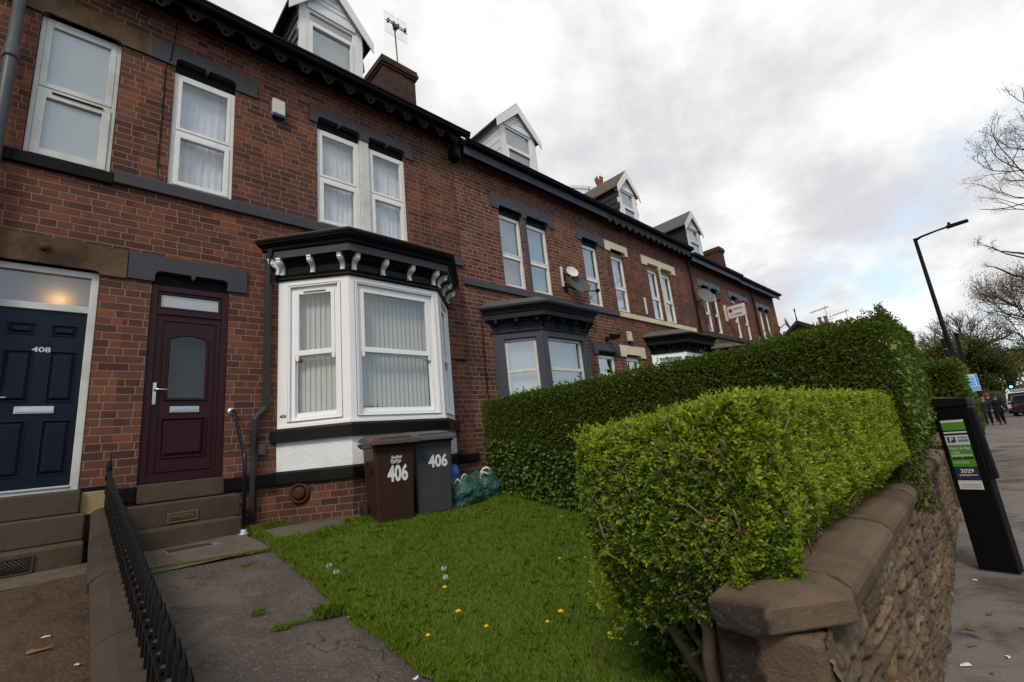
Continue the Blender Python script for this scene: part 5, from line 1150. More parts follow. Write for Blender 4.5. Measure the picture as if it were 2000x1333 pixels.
dish((24.45, FY - .20, 5.95), (.30, -.92, .22), .30, 'pale satellite dish on a bracket at the far gable corner', DISHW, (24.0, FY, 5.75))
mb = MB(); mb.box(8.03, 8.09, FY - .04, FY - .003, 5.08, 5.57); solo('sign_bracket', mb, PVC_OLD, 'white vertical strip fixed to brick left of the dark grey dish', 'bracket', group='white sign strips', bevel=.004)
mb = MB(); mb.box(11.69, 11.74, FY - .04, FY - .003, 4.88, 5.38); solo('sign_bracket', mb, PVC_OLD, 'white vertical strip on brick left of the cream pair of windows', 'bracket', group='white sign strips', bevel=.004)
# letting board
sg = thing('letting_sign', (17.6, FY, 5.7), 'white letting agent board with red border and red berry logo', 'sign')
SN = Vector((-1, 0, 0)); SX = Vector((0, -1, 0)); SC_ = Vector((17.6, 5.87, 5.64)); HW, HH = .345, .255
def sgn(u, v, o=0): return SC_ + SX * u + Vector((0, 0, v)) + SN * o
def sbox(m_, u0, u1, v0, v1, o0, o1): m_.hexa([sgn(u0, v0, o1), sgn(u1, v0, o1), sgn(u1, v0, o0), sgn(u0, v0, o0), sgn(u0, v1, o1), sgn(u1, v1, o1), sgn(u1, v1, o0), sgn(u0, v1, o0)])
mb = MB(); sbox(mb, -HW, HW, -HH, HH, -.012, .0); mesh_obj('board', mb, plain('sign_white', (.55, .53, .53), .5, .04, 4), sg)
RED = plain('sign_red', (.27, .018, .04), .5, .05, 5)
mb = MB(); t_ = .024
sbox(mb, -HW, -HW + t_, -HH, HH, .001, .006); sbox(mb, HW - t_, HW, -HH, HH, .001, .006); sbox(mb, -HW + t_, HW - t_, HH - t_, HH, .001, .006); sbox(mb, -HW + t_, HW - t_, -HH, -HH + t_, .001, .006); mesh_obj('border', mb, RED, sg)
mb = MB(); mb.ball(sgn(-.21, .05, .006), .075, 14, 8, (1, 1, 1.05)); 
mb.v = [tuple(Vector(v) - SN * (Vector(v) - SC_).dot(SN) * .93) for v in mb.v]; mesh_obj('berry_logo', mb, RED, sg)
text_mesh('lettering', 'Strawberry', .075, BLACKTXT, sg, sgn(.07, .10, .005), SX, (0, 0, 1), .001, .95); text_mesh('telephone_number', '0114 2684455', .082, BLACKTXT, sg, sgn(-.03, -.12, .005), SX, (0, 0, 1), .001, .86)
mb = MB(); sbox(mb, -.10, .25, .045, .053, .002, .005); mesh_obj('rule', mb, RED, sg)
mb = MB(); mb.box(17.56, 17.66, FY - .07, FY - .003, 5.34, 5.96); mesh_obj('bracket', mb, PVC_OLD, sg)
# television aerials
ALU = plain('dull_aerial_metal', (.11, .11, .115), .5, .1, 8, metal=.3)
ae = thing('tv_aerial', (5.52, 8.8, 11.2), 'grid television aerial on a mast above the nearest brick chimney', 'aerial')
mb = MB(); mb.tube([(5.55, 8.8, 11.0), (5.545, 8.8, 11.8), (5.51, 8.8, 12.82)], .020, 8); mesh_obj('mast', mb, ALU, ae)
mb = MB(); mb.tube([(5.20, 8.72, 12.80), (5.84, 8.72, 12.74)], .014, 6); mb.tube([(5.20, 8.60, 12.72), (5.74, 8.60, 12.66)], .012, 6); mb.box(5.46, 5.56, 8.69, 8.82, 12.74, 12.84)
for x in (5.20, 5.36, 5.49, 5.70): mb.box(x - .02, x + .02, 8.56, 8.64, 12.62, 12.72)
mb.tube([(5.32, 8.72, 12.79), (5.32, 8.60, 12.71)], .008, 5); mb.tube([(5.66, 8.72, 12.76), (5.66, 8.60, 12.68)], .008, 5); mesh_obj('boom', mb, ALU, ae)
mb = MB()
for (a, b) in ((5.18, 5.32), (5.34, 5.48), (5.53, 5.67), (5.69, 5.84)):
    for z0, z1 in ((12.80, 13.10), (12.44, 12.74)):
        for i in range(6): x = a + (b - a) * i / 5; mb.tube([(x, 8.74, z0), (x, 8.74, z1)], .0022, 4)
        mb.tube([(a, 8.74, z0 if z0 < 12.7 else z1), (b, 8.74, z0 if z0 < 12.7 else z1)], .004, 4)
mesh_obj('grid_reflector', mb, ALU, ae)
ae = thing('tv_aerial', (13.6, 8.7, 10.6), 'long comb shaped yagi aerial left of the dark clad dormer', 'aerial')
mb = MB(); mb.tube([(13.62, 8.8, 9.8), (13.62, 8.8, 10.86)], .018, 6); mesh_obj('mast', mb, ALU, ae); mb = MB(); mb.tube([(13.70, 8.8, 10.78), (12.2, 8.8, 10.34)], .013, 6)
for i in range(13):
    x = 12.25 + i * .118; z = 10.34 + (x - 12.2) * .293; mb.tube([(x, 8.55, z), (x, 9.05, z)], .006, 4); mb.tube([(x, 8.8, z - .09), (x, 8.8, z + .12)], .006, 4)
mesh_obj('boom', mb, ALU, ae)

# ------------------------------------------------------------------ parking machine
MT = Vector((-.2, -.98, 0)); MN = Vector((-.98, .2, 0)); MP = Vector((6.60, .505, 0)); MW = .285
METB = plain('black_powder_coat', (.0045, .0042, .005), .5, .2, 9, bump=.12, bscale=90); METL = plain('satin_black_cap', (.012, .012, .014), .5, .2, 9)
pm = thing('parking_machine', (6.6, .4, 0), 'tall black pay and display parking machine with green stickers beside the stone wall', 'parking meter')
def mp(u, d, z): return MP + MT * u - MN * d + Vector((0, 0, z))
def mbox(m_, u0, u1, d0, d1, z0, z1, tilt=0): m_.hexa([mp(u0, d0, z0), mp(u1, d0, z0), mp(u1, d1, z0), mp(u0, d1, z0), mp(u0, d0, z1), mp(u1, d0, z1), mp(u1, d1, z1), mp(u0, d1, z1)])
mb = MB(); mbox(mb, 0, MW, 0, .17, .02, 1.58); mesh_obj('cabinet', mb, METB, pm, bevel=.012)
mb = MB(); mb.hexa([mp(-.012, -.012, 1.582), mp(MW + .012, -.012, 1.582), mp(MW + .008, .18, 1.582), mp(-.012, .18, 1.582), mp(-.012, -.03, 1.69), mp(MW + .012, -.03, 1.66), mp(MW + .008, .18, 1.65), mp(-.012, .18, 1.70)]); mesh_obj('cap', mb, METL, pm, bevel=.01)
mb = MB(); mbox(mb, .0, MW, .0, .17, 0, .018); mesh_obj('foot_plate', mb, METL, pm)
mb = MB(); mb.hexa([mp(MW + .002, .03, .86), mp(MW + .042, .05, .86), mp(MW + .042, .14, .86), mp(MW + .002, .16, .86), mp(MW + .002, .03, 1.56), mp(MW + .022, .05, 1.56), mp(MW + .022, .14, 1.56), mp(MW + .002, .16, 1.56)]); mesh_obj('service_panel', mb, METB, pm, bevel=.008)
STG = plain('sticker_green', (.075, .22, .028), .5, .03, 4); STW = plain('sticker_white', (.50, .51, .52), .5, .03, 4); STN = plain('sticker_navy', (.022, .026, .048), .45, .05, 4); STB = plain('sticker_blue', (.035, .035, .16), .45, .04, 4); TXG = plain('sticker_lettering', (.48, .55, .42), .5, .03, 5); LAND = plain('sticker_landscape', (.13, .2, .16), .5, .5, 60)
def stick(name, u0, u1, z0, z1, mat, lift=.002):
    m_ = MB(); m_.quad(mp(u0, -lift, z0), mp(u1, -lift, z0), mp(u1, -lift, z1), mp(u0, -lift, z1)); return mesh_obj(name, m_, mat, pm)
U0, U1 = .042, .222
stick('sticker', U0, U1, 1.425, 1.448, STW); stick('sticker', U0, U1, 1.345, 1.424, STG); stick('sticker', U0, U1, 1.315, 1.332, STW); stick('sticker', U0, U1, 1.20, 1.296, STW); stick('sticker', U0, U1, .985, 1.199, STG); stick('sticker', U0, U1, .852, .983, STN); stick('sticker', U0, U1, .765, .85, STW)
stick('parking_symbol', U0 + .014, U0 + .078, 1.222, 1.282, STB, .003); stick('landscape_logo', U0 + .095, U0 + .175, 1.228, 1.252, LAND, .003)
TU = (0, 0, 1)
def mtx(s, size, u, z, mat, bold=0, sx=1, al='CENTER'): text_mesh('lettering', s, size, mat, pm, mp(u, -.004, z), MT, TU, bold, sx, al)
mtx('P', .062, U0 + .046, 1.252, STW, .002); mtx('Sheffield', .022, U0 + .135, 1.272, STB, 0); mtx('Park & Pay', .036, U0 + .012, 1.163, TXG, .0004, 1, 'LEFT'); mtx('using', .034, U0 + .012, 1.128, TXG, .0004, 1, 'LEFT'); mtx('paybyphone', .036, U0 + .012, 1.098, TXG, .001, .92, 'LEFT')
mtx('2029', .052, U0 + .095, .942, STW, .0015); mtx('paybyphone', .028, U0 + .095, .905, STW, .0005)
stick('app_badge', U0 + .012, U0 + .088, 1.058, 1.076, BLACKTXT, .003); stick('app_badge', U0 + .096, U0 + .175, 1.058, 1.076, BLACKTXT, .003)
for k in range(2): stick('small_print', U0 + .014, U0 + .13, 1.03 - k * .012, 1.034 - k * .012, TXG, .003)
for k in range(3): stick('small_print', U0 + .016, U0 + .165, .812 - k * .014, .8145 - k * .014, GREY_PAINT, .003)

# ------------------------------------------------------------------ lamp post, posts, signs
IRON = plain('black_lamp_paint', (.004, .004, .0045), .6, .2, 8)
lp = thing('street_lamp', (16, .45, 0), 'black street lamp with side arm rising behind the parking machine', 'street lamp')
mb = MB(); mb.tube([(16, .50, 0), (16, .505, 1.2)], .075, 14); mb.tube([(16, .505, 1.2), (16, .525, 3.0)], .058, 14); mb.tube([(16, .525, 3.0), (16, .528, 3.03), (16, .545, 5.93)], [.058, .048, .040], 12); mesh_obj('column', mb, IRON, lp)
mb = MB(); mb.tube([(16, .545, 5.88), (16, .42, 5.93), (16, .1, 5.97), (16, -.12, 5.985)], [.04, .03, .024, .026], 8); mesh_obj('arm', mb, IRON, lp)
mb = MB(); mb.hexa([(15.9, -.10, 5.95), (16.1, -.10, 5.95), (16.1, -.52, 5.97), (15.9, -.52, 5.97), (15.93, -.10, 6.02), (16.07, -.10, 6.02), (16.06, -.50, 6.03), (15.94, -.50, 6.03)]); mb.lathe((16, -.16, 6.02), [(.03, 0), (.03, .06), (.015, .08)], 8); mesh_obj('lantern', mb, IRON, lp, bevel=.02)
ps = thing('parking_sign', (15.9, .33, 2.5), 'small bright blue and white parking restriction sign fixed to the lamp post', 'sign')
SGB = plain('sign_blue', (.07, .42, .90), .4, .04, 4); SGW = plain('sign_reflective_white', (.80, .82, .84), .4, .03, 4)
SY0, SY1, SZ0, SZ1, SXp = .455, .215, 1.80, 2.21, 15.90
def sy(u): return SY0 + (SY1 - SY0) * u
mb = MB(); mb.box(SXp, SXp + .008, SY1, SY0, SZ0, SZ1); mb.box(SXp + .008, 15.97, .40, .46, 1.95, 2.05); mesh_obj('plate', mb, SGB, ps)
def sq(name, u0, u1, v0, v1, mat, l=.002):
    m_ = MB(); q = lambda u, v: (SXp - l, sy(u), SZ0 + (SZ1 - SZ0) * v); m_.quad(q(u0, v0), q(u1, v0), q(u1, v1), q(u0, v1)); mesh_obj(name, m_, mat, ps)
for u0, u1, v0, v1 in ((0, 1, .98, 1), (0, 1, 0, .02), (.98, 1, .02, .98), (.06, .70, .82, .96), (.74, .80, .33, .98), (.06, 1, .30, .33)): sq('white_border', u0, u1, v0, v1, SGW)
for i, (s, u, v, z_) in enumerate((('Pay at', .36, .74, .042), ('machine', .36, .64, .040), ('Mon - Sat', .36, .53, .036), ('8am - 8.30pm', .36, .44, .028), ('Max stay 4 hours', .5, .23, .030), ('No return in 2 hrs', .5, .10, .028))):
    text_mesh('lettering', s, z_ * 1.15, SGW, ps, (SXp - .003, sy(u), SZ0 + (SZ1 - SZ0) * v), (0, -1, 0), (0, 0, 1), .0008)
text_mesh('lettering', 'Parking', .045, SGB, ps, (SXp - .004, sy(.38), SZ0 + (SZ1 - SZ0) * .89), (0, -1, 0), (0, 0, 1), .0008)
po = thing('post', (20, .76, 0), 'thick short black post rising behind the square hedge', 'post'); mb = MB(); mb.tube([(20, .76, 0), (20, .76, 3.56)], .075, 14); mesh_obj('shaft', mb, IRON, po); mb = MB(); mb.tube([(20, .76, 3.2), (20, .76, 3.24)], .08, 14); mesh_obj('collar', mb, ALU, po)
po = thing('post', (30, .72, 0), 'slim dark lamp column in front of the leafless tree, right of the near lamp', 'post'); mb = MB(); mb.tube([(30, .80, 0), (30, .66, 4.6)], .07, 10); mesh_obj('shaft', mb, IRON, po); mb = MB(); mb.tube([(30, .66, 4.6), (30, .64, 4.68), (30, .63, 4.7)], [.1, .09, .03], 10); mesh_obj('cap', mb, IRON, po)
tl = thing('traffic_light', (60, -1.05, 0), 'distant traffic light showing green above the parked cars', 'traffic light')
mb = MB(); mb.tube([(60, -1.05, 0), (60, -1.05, 2.1)], .06, 8); mesh_obj('pole', mb, IRON, tl); mb = MB(); mb.box(59.9, 60.1, -1.22, -.88, 2.0, 2.95); mesh_obj('signal_head', mb, IRON, tl, bevel=.03)
mb = MB(); mb.lathe((59.89, -1.05, 2.25), [(.11, 0), (.1, .03), (.05, .05)], 14, (-1, 0, 0)); mesh_obj('green_lens', mb, emit('green_signal', (.10, 1.0, .75), 2.2), tl)
for zz in (2.5, 2.76): mb = MB(); mb.lathe((59.89, -1.05, zz), [(.11, 0), (.1, .03), (.05, .05)], 14, (-1, 0, 0)); mesh_obj('dark_lens', mb, BLACK_PAINT, tl)

# ------------------------------------------------------------------ houses beyond the terrace
FARB = brick('far_brick', (.20, .075, .05), (.10, .045, .036), (.2, .16, .13)); DARKR = plain('dark_bargeboard', (.022, .020, .022), .6, .2, 3)
gh = thing('gabled_house', (36, 8.2, 0), 'dark gabled brick house with a finial behind the end of the terrace', 'house')
mb = MB(); mb.prism([(36.3, 5.3, 0), (36.3, 11.2, 0), (36.3, 11.2, 5.6), (36.3, 8.3, 7.85), (36.3, 5.3, 6.0)], (7, 0, 0)); mesh_obj('wall', mb, FARB, gh)
mb = MB(); mb.prism([(36, 4.9, 5.88), (36, 8.3, 8.08), (36, 11.6, 5.45), (36, 11.6, 5.2), (36, 8.3, 7.8), (36, 4.9, 5.62)], (7.6, 0, 0)); mesh_obj('roof', mb, DARKR, gh)
mb = MB(); mb.lathe((36.1, 8.3, 8.08), [(.05, 0), (.035, .25), (.03, .6), (.05, .66), (.06, .72), (.02, .86)], 8); mesh_obj('finial', mb, DARKR, gh)
for nm, (x, y0, y1, z0, z1, pz_, lab) in {'a': (44, 7.95, 8.80, 5.5, 8.75, .62, 'brick house further back with two clay pots on its chimney'), 'b': (52, 7.85, 8.75, 6.0, 9.5, .6, 'furthest brick house with twin pale chimney pots just above the hedge')}.items():
    fh = thing('distant_house', (x + 3, 10, 0), lab, 'house'); mb = MB(); mb.box(x - 2, x + 6, 5, 14, 0, 5.2); mesh_obj('wall', mb, FARB, fh); mb = MB(); mb.prism([(x - 2.2, 4.7, 5.15), (x - 2.2, 9.5, 7.4), (x - 2.2, 14.3, 5.15)], (8.4, 0, 0)); mesh_obj('roof', mb, SLATE, fh)
    mb = MB(); mb.box(x, x + .9, y0, y1, z0, z1 - .12); mb.box(x - .05, x + .95, y0 - .05, y1 + .05, z1 - .118, z1); ch = mesh_obj('chimney', mb, FARB, fh)
    for y in (y0 + .22, y1 - .22): mb = MB(); mb.lathe((x + .4, y, z1), [(.14, 0), (.13, .1), (.11, pz_ * .75), (.16, pz_ * .85), (.15, pz_), (.1, pz_)], 10); mesh_obj('chimney_pot', mb, POTS, ch)
    ae = thing('tv_aerial', (x + .5, y0 + .2, z1), 'distant aerial over ' + ('the two clay pots of the nearer chimney' if nm == 'a' else 'the furthest pale chimney pots'), 'aerial'); mb = MB(); mb.tube([(x + .5, y0 + .1, z1), (x + .5, y0 + .1, z1 + 1.5)], .02, 5); mesh_obj('mast', mb, ALU, ae)
    mb = MB(); mb.tube([(x + .5, y0 - .15, z1 + 1.35), (x + .5, y0 + 1.25, z1 + 1.15)], .02, 5)
    for i in range(9): y = y0 - .1 + i * .15; mb.tube([(x + .2, y, z1 + 1.34 - i * .021), (x + .8, y, z1 + 1.34 - i * .021)], .012, 4); mb.tube([(x + .5, y, z1 + 1.24 - i * .021), (x + .5, y, z1 + 1.44 - i * .021)], .012, 4)
    mesh_obj('boom', mb, ALU, ae)

# ------------------------------------------------------------------ parked cars
def car(x, y, L, W, H, paint, label, kind='suv', roofbars=False):
    """nose points away down the street (+x); y is the centre line"""
    c = thing('parked_car', (x, y, -.11), label, 'car', 'cars parked along the kerb'); z0 = -.11; w = W / 2
    st = [(0, .42, .95, .97), (.05, .36, 1.02, 1.0), (.6, .30, 1.04, 1.0), (L * .68, .30, 1.0, 1.0), (L * .72, .30, .97, 1.0), (L - .25, .34, .82, .95), (L, .45, .66, .85)]
    mb = MB(); rr = []
    for q, za, zb, ww in st:
        zb *= H / 1.66; h_ = w * ww
        rr.append([(x + q, y - h_ * .9, z0 + za), (x + q, y - h_, z0 + za + .14), (x + q, y - h_, z0 + zb - .12), (x + q, y - h_ * .93, z0 + zb), (x + q, y + h_ * .93, z0 + zb), (x + q, y + h_, z0 + zb - .12), (x + q, y + h_, z0 + za + .14), (x + q, y + h_ * .9, z0 + za)])
    mb.rings(rr, closed=True, smooth=False); mb.quad(*rr[0]); mb.quad(*rr[-1]); body = mesh_obj('body', mb, paint, c, bevel=.04)
    zs = z0 + 1.0 * H / 1.66; rz = z0 + H
    mb = MB(); cab = [(.10, zs, .92), (.42, rz - .08, .78), (.62, rz, .74), (L * .50, rz, .74), (L * .55, rz - .06, .76), (L * .74, zs - .02, .90)]
    lo = [(x + .08, y - w * .92, zs), (x + L * .74, y - w * .92, zs - .02), (x + L * .74, y + w * .92, zs - .02), (x + .08, y + w * .92, zs)]; hi = [(x + .45, y - w * .76, rz - .05), (x + L * .54, y - w * .76, rz - .05), (x + L * .54, y + w * .76, rz - .05), (x + .45, y + w * .76, rz - .05)]
    mb.hexa(lo + hi); mesh_obj('windows', mb, plain('dark_car_glass', (.012, .014, .016), .08, .1, 3), c, bevel=.03)
    mb = MB(); mb.hexa([(p[0] + (.02 if p[0] > x + 1 else -.06), p[1] * 1.0, rz - .055) for p in hi] + [(p[0] + (-.1 if p[0] > x + 1 else .05), y + (p[1] - y) * .9, rz) for p in hi]); mesh_obj('roof', mb, paint, c, bevel=.02)
    mb = MB()
    for s in (-1, 1):
        for (xa, xb) in ((.08, .45), (L * .30, L * .32), (L * .54, L * .74)):
            za_, zb_ = (zs, rz - .05) if xa < .2 else ((zs, rz - .05) if xa < L * .4 else (rz - .05, zs - .02)); k0, k1 = (.93, .77) if xa < L * .4 else (.77, .93)
            mb.tube([(x + xa, y + s * w * k0, za_), (x + xb, y + s * w * k1, zb_)], .045, 5)
    mesh_obj('pillars', mb, paint, c)
    for s in (-1, 1):
        mb = MB(); mb.box(x - .03, x + .05, y + s * w * .80 - .12, y + s * w * .80 + .12, zs - .22, zs - .02); mesh_obj('tail_light', mb, plain('red_tail_lens', (.32, .012, .010), .25, .1, 4), c, bevel=.02)
        for q in (.85, L - .95): mb = MB(); mb.lathe((x + q, y + s * (w - .2), z0 + .34), [(.22, -.02), (.33, 0), (.34, .04), (.34, .17), (.32, .21), (.2, .2), (.19, .17), (.03, .18)], 18, (0, s, 0)); mesh_obj('wheel', mb, plain('tyre', (.018, .018, .019), .8, .1, 9), c)
    mb = MB(); mb.box(x - .035, x + .02, y - .27, y + .27, z0 + .62, z0 + .74); mesh_obj('number_plate', mb, plain('red_plate', (.40, .05, .035), .5, .05, 4) if kind == 'suv' else SGW, c)  # red base colour for the suv plate, white for the rest
    mb = MB(); mb.box(x - .05, x + .06, y - w * .94, y + w * .94, z0 + .40, z0 + .58); mesh_obj('bumper', mb, plain('bumper_trim', (.03, .03, .03), .6, .1, 4), c, bevel=.03)
    if roofbars:
        mb = MB()
        for s in (-1, 1): mb.tube([(x + .7, y + s * w * .66, rz + .06), (x + L * .5, y + s * w * .66, rz + .06)], .025, 6)
        mb.hexa([(x + .9, y - .6, rz + .05), (x + 2.2, y - .6, rz + .05), (x + 2.2, y + .5, rz + .05), (x + .9, y + .5, rz + .05), (x + 1, y - .5, rz + .28), (x + 2.1, y - .5, rz + .24), (x + 2.1, y + .4, rz + .24), (x + 1, y + .4, rz + .28)]); mesh_obj('roof_box', mb, plain('grey_roof_box', (.20, .20, .21), .4, .1, 3), c, bevel=.05)
    return c
CARB = plain('black_car_paint', (.012, .011, .012), .12, .1, 3, coat=.6); CARW = plain('white_car_paint', (.62, .62, .63), .2, .05, 3, coat=.5)
car(49.8, -1.50, 4.5, 1.84, 1.62, CARB, 'black parked car with red rear lights at the right edge of the street')
car(57.5, -1.38, 4.8, 1.9, 1.86, CARW, 'white parked car with a roof box beyond the black car', 'van', True)
car(70.0, -1.05, 4.3, 1.75, 1.48, plain('dark_blue_car_paint', (.015, .018, .028), .15, .1, 3, coat=.6), 'low dark car parked beyond the white one', 'car')

# ------------------------------------------------------------------ leaves
def unit(v): return v / np.maximum(np.linalg.norm(v, axis=1, keepdims=True), 1e-9)
def leaf_quads(P, D, Nn, ln, wd, fold=.18):
    """diamond leaves: base, left, tip, right with a slight fold"""
    D = unit(D); S = unit(np.cross(D, Nn)); U = np.cross(S, D); ln = ln[:, None]; wd = wd[:, None]
    a = P; m = P + D * ln * .48 + U * wd * fold; b = m + S * wd * .5; d = m - S * wd * .5; c = P + D * ln + U * wd * -.05
    V = np.stack([a, b, c, d], 1).reshape(-1, 3); return V, np.arange(len(P) * 4).reshape(-1, 4)
def rand_dirs(n): return unit(RNG.normal(size=(n, 3)))
def shoots(P, D, slen, nleaf, ll, lw):
    """every shoot carries opposite pairs of leaves along its stem and a tip tuft"""
    n = len(P); D = unit(D); A = unit(np.cross(D, rand_dirs(n))); B = np.cross(D, A); VV = []; 
    for k in range(nleaf):
        pair = k // 2; sgn = 1 if k % 2 else -1; ax = np.where(pair % 2 == 0, 1, 0); R = A if ax else B
        q = (pair + 1) / (nleaf / 2); base = P + D * (slen * q)[:, None]
        up = .45 + .75 * q; d = R * sgn + D * up + RNG.normal(scale=.22, size=(n, 3))
        l_ = ll * RNG.uniform(.65, 1.15, n) * (1.0 - .25 * (q > .9)); VV.append((base, d, D + RNG.normal(scale=.25, size=(n, 3)), l_, l_ * lw * RNG.uniform(.85, 1.15, n)))
    return [np.concatenate(x) for x in zip(*VV)]
def lump(P, amp, f, s=0.0):
    return amp * (np.sin(P[:, 0] * f + s) * np.sin(P[:, 1] * f * 1.3 + 1.7 + s) + np.sin(P[:, 2] * f * 1.6 + .6 + s) * .7 + .5 * np.sin(P[:, 0] * f * 2.7 + P[:, 2] * f * 2.1 + s))
BARK = stone('shrub_bark', (.17, .12, .085), (.11, .078, .056), (.05, .037, .028), amt=.6, bump=.5, scale=9)
TWIG = plain('cut_twig', (.175, .125, .070), .85, .25, 30)
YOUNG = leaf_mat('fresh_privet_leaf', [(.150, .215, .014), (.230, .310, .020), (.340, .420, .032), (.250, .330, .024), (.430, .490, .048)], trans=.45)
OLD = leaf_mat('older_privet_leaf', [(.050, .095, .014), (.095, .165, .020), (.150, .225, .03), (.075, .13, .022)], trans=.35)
DARKL = leaf_mat('dark_hedge_leaf', rough=.65, cols= [(.036, .058, .005), (.062, .096, .006), (.085, .125, .008), (.048, .078, .006), (.125, .165, .014)], trans=.36)
IVY = leaf_mat('ivy_leaf', [(.030, .070, .012), (.06, .125, .018), (.10, .16, .03), (.045, .10, .018), (.17, .20, .035)], trans=.25)
IVYDK = leaf_mat('dark_ivy_leaf', [(.030, .052, .006), (.050, .085, .008), (.080, .120, .012), (.06, .085, .012)], trans=.3)
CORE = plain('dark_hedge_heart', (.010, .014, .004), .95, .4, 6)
CORE2 = plain('twiggy_hedge_heart', (.038, .036, .018), .95, .5, 8, bump=.5, bscale=30)

# --- light green clipped bush behind the front wall
bush = thing('hedge', (3.0, 1.2, .5), 'bright green clipped privet hedge bulging over the stone wall at the gateway', 'hedge')
WX0 = lambda z: 1.76 + .22 * np.clip((1.15 - z) / .35, 0, 1) + .10 * np.clip((z - 1.5) / .25, 0, 1) ** 2
BT = 1.70
TOPZ = lambda y: 1.765 - .10 * np.clip((y - .6) / .9, 0, 1)
def bush_pts():
    out = []
    n = 8200; x = 1.80 + 2.95 * RNG.random(n) ** 1.25; y0 = .49 + .029 * x + .09 - .055 * (x - 1.9); y = y0 + (1.48 - y0) * RNG.random(n); P = np.stack([x, y, TOPZ(y)], 1)
    edge = np.minimum(np.minimum(y - y0, 1.48 - y), x - 1.76) ; P[:, 2] -= .10 * np.clip(1 - edge / .14, 0, 1) ** 2; out.append((P, np.tile([0, 0, 1.], (n, 1))))
    n = 8800; x = 1.76 + 3.0 * RNG.random(n) ** 1.3; z = 1.07 + (1.735 - 1.07) * RNG.random(n); P = np.stack([x, .49 + .029 * x + .085 - .055 * (x - 1.9) + (.10 + .03 * (x - 1.9)) * np.clip((1.28 - z) / .20, 0, 1), z], 1); out.append((P, np.tile([-.1, -1, .1], (n, 1))))
    n = 7000; y = .60 + .90 * RNG.random(n); z = .90 - .10 * np.clip((y - .95) / .4, 0, 1); z = z + (TOPZ(y) - .03 - z) * RNG.random(n); e = np.minimum(y - .58, 1.52 - y); P = np.stack([WX0(z) + .10 * np.clip(1 - e / .2, 0, 1) ** 2, y, z], 1); out.append((P, np.tile([-1, 0, .1], (n, 1))))
    n = 1800; x = 1.8 + 2.9 * RNG.random(n); z = .75 + (BT - .75) * RNG.random(n); out.append((np.stack([x, np.full(n, 1.50), z], 1), np.tile([0, 1, .1], (n, 1))))
    return np.concatenate([a for a, b in out]), np.concatenate([b for a, b in out])
P, Nn = bush_pts()
P = P + Nn * (lump(P, .016, 6.5) + RNG.normal(scale=.016, size=len(P)) - .05)[:, None]
west = (Nn[:, 0] < -.5)
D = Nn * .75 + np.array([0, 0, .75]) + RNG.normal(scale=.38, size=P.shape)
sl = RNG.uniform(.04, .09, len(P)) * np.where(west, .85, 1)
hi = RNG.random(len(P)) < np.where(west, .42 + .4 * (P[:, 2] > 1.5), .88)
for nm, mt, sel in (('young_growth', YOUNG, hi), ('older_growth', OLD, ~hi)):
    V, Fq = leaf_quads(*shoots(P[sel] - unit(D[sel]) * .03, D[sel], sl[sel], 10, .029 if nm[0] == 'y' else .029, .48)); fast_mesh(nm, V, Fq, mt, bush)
mb = MB()
for i in range(430):      # clipped twig ends show on the shaded end face
    y = random.uniform(.70, 1.33); z = random.uniform(1.14 if y < .9 else .95, 1.62); x = float(WX0(np.array(z))) + random.uniform(-.03, .07); d = Vector((-.6 + random.gauss(0, .4), random.gauss(0, .5), .75 + random.gauss(0, .35))).normalized(); l_ = random.uniform(.05, .16); r_ = random.uniform(.0022, .0058)
    p0 = Vector((x + .05, y, z)) - d * l_ * .4; p1 = p0 + d * l_ * .5 + Vector((random.gauss(0, .008), random.gauss(0, .008), 0)); mb.tube([p0, p1, p0 + d * l_], [r_, r_ * .85, r_ * .7], 5)
    for f_ in range(random.choice((0, 1, 2))):
        d2 = (d + Vector((random.gauss(0, .5), random.gauss(0, .6), random.gauss(0, .4)))).normalized(); q0 = p0 + (p1 - p0) * random.uniform(.4, 1); mb.tube([q0, q0 + d2 * l_ * random.uniform(.25, .55)], [r_ * .7, r_ * .4], 4)
for i in range(120):
    x = random.uniform(1.9, 4.2); z = random.uniform(1.1, 1.6); y = WL(x) + .10; d = Vector((random.gauss(0, .4), -.3 + random.gauss(0, .2), 1)).normalized(); mb.tube([(x, y, z), tuple(Vector((x, y, z)) + d * random.uniform(.05, .13))], .003, 4)
mesh_obj('clipped_twigs', mb, TWIG, bush, fix=False)['kind'] = 'stuff'
mb = MB(); rng2 = random.Random(4)
def stem(p, q, r0, r1, k=5, j=.025): 
    p, q = Vector(p), Vector(q); pts = [p + (q - p) * i / k + (Vector((rng2.gauss(0, j), rng2.gauss(0, j), 0)) if 0 < i < k else Vector()) for i in range(k + 1)]; mb.tube(pts, [r0 + (r1 - r0) * i / k for i in range(k + 1)], 8)
stem((2.14, 1.06, .30), (1.90, 1.05, .98), .034, .026); stem((1.90, 1.05, .98), (1.80, .86, 1.35), .030, .012); stem((1.90, 1.05, .98), (1.92, 1.25, 1.4), .028, .012)
stem((2.36, 1.24, .36), (1.95, 1.26, 1.0), .034, .026); stem((1.93, 1.24, 1.0), (1.80, 1.16, 1.42), .024, .010); stem((1.93, 1.24, 1.0), (1.86, 1.34, 1.32), .022, .010); stem((2.42, 1.36, .40), (1.90, 1.38, 1.1), .026, .014); stem((2.28, 1.18, .40), (2.0, 1.16, 1.1), .022, .014); stem((2.3, 1.15, .40), (2.1, 1.1, 1.2), .03, .02); stem((2.5, 1.5, .45), (2.3, 1.4, 1.2), .03, .02)
for i in range(34):
    y = rng2.uniform(.70, 1.32); stem((2.05, y, rng2.uniform(.75, 1.1)), (1.80 + rng2.uniform(-.03, .06), min(1.36, y + rng2.gauss(0, .12)), rng2.uniform(1.1, 1.58)), .011, .004, 4, .02)
mesh_obj('stems', mb, BARK, bush, fix=False)
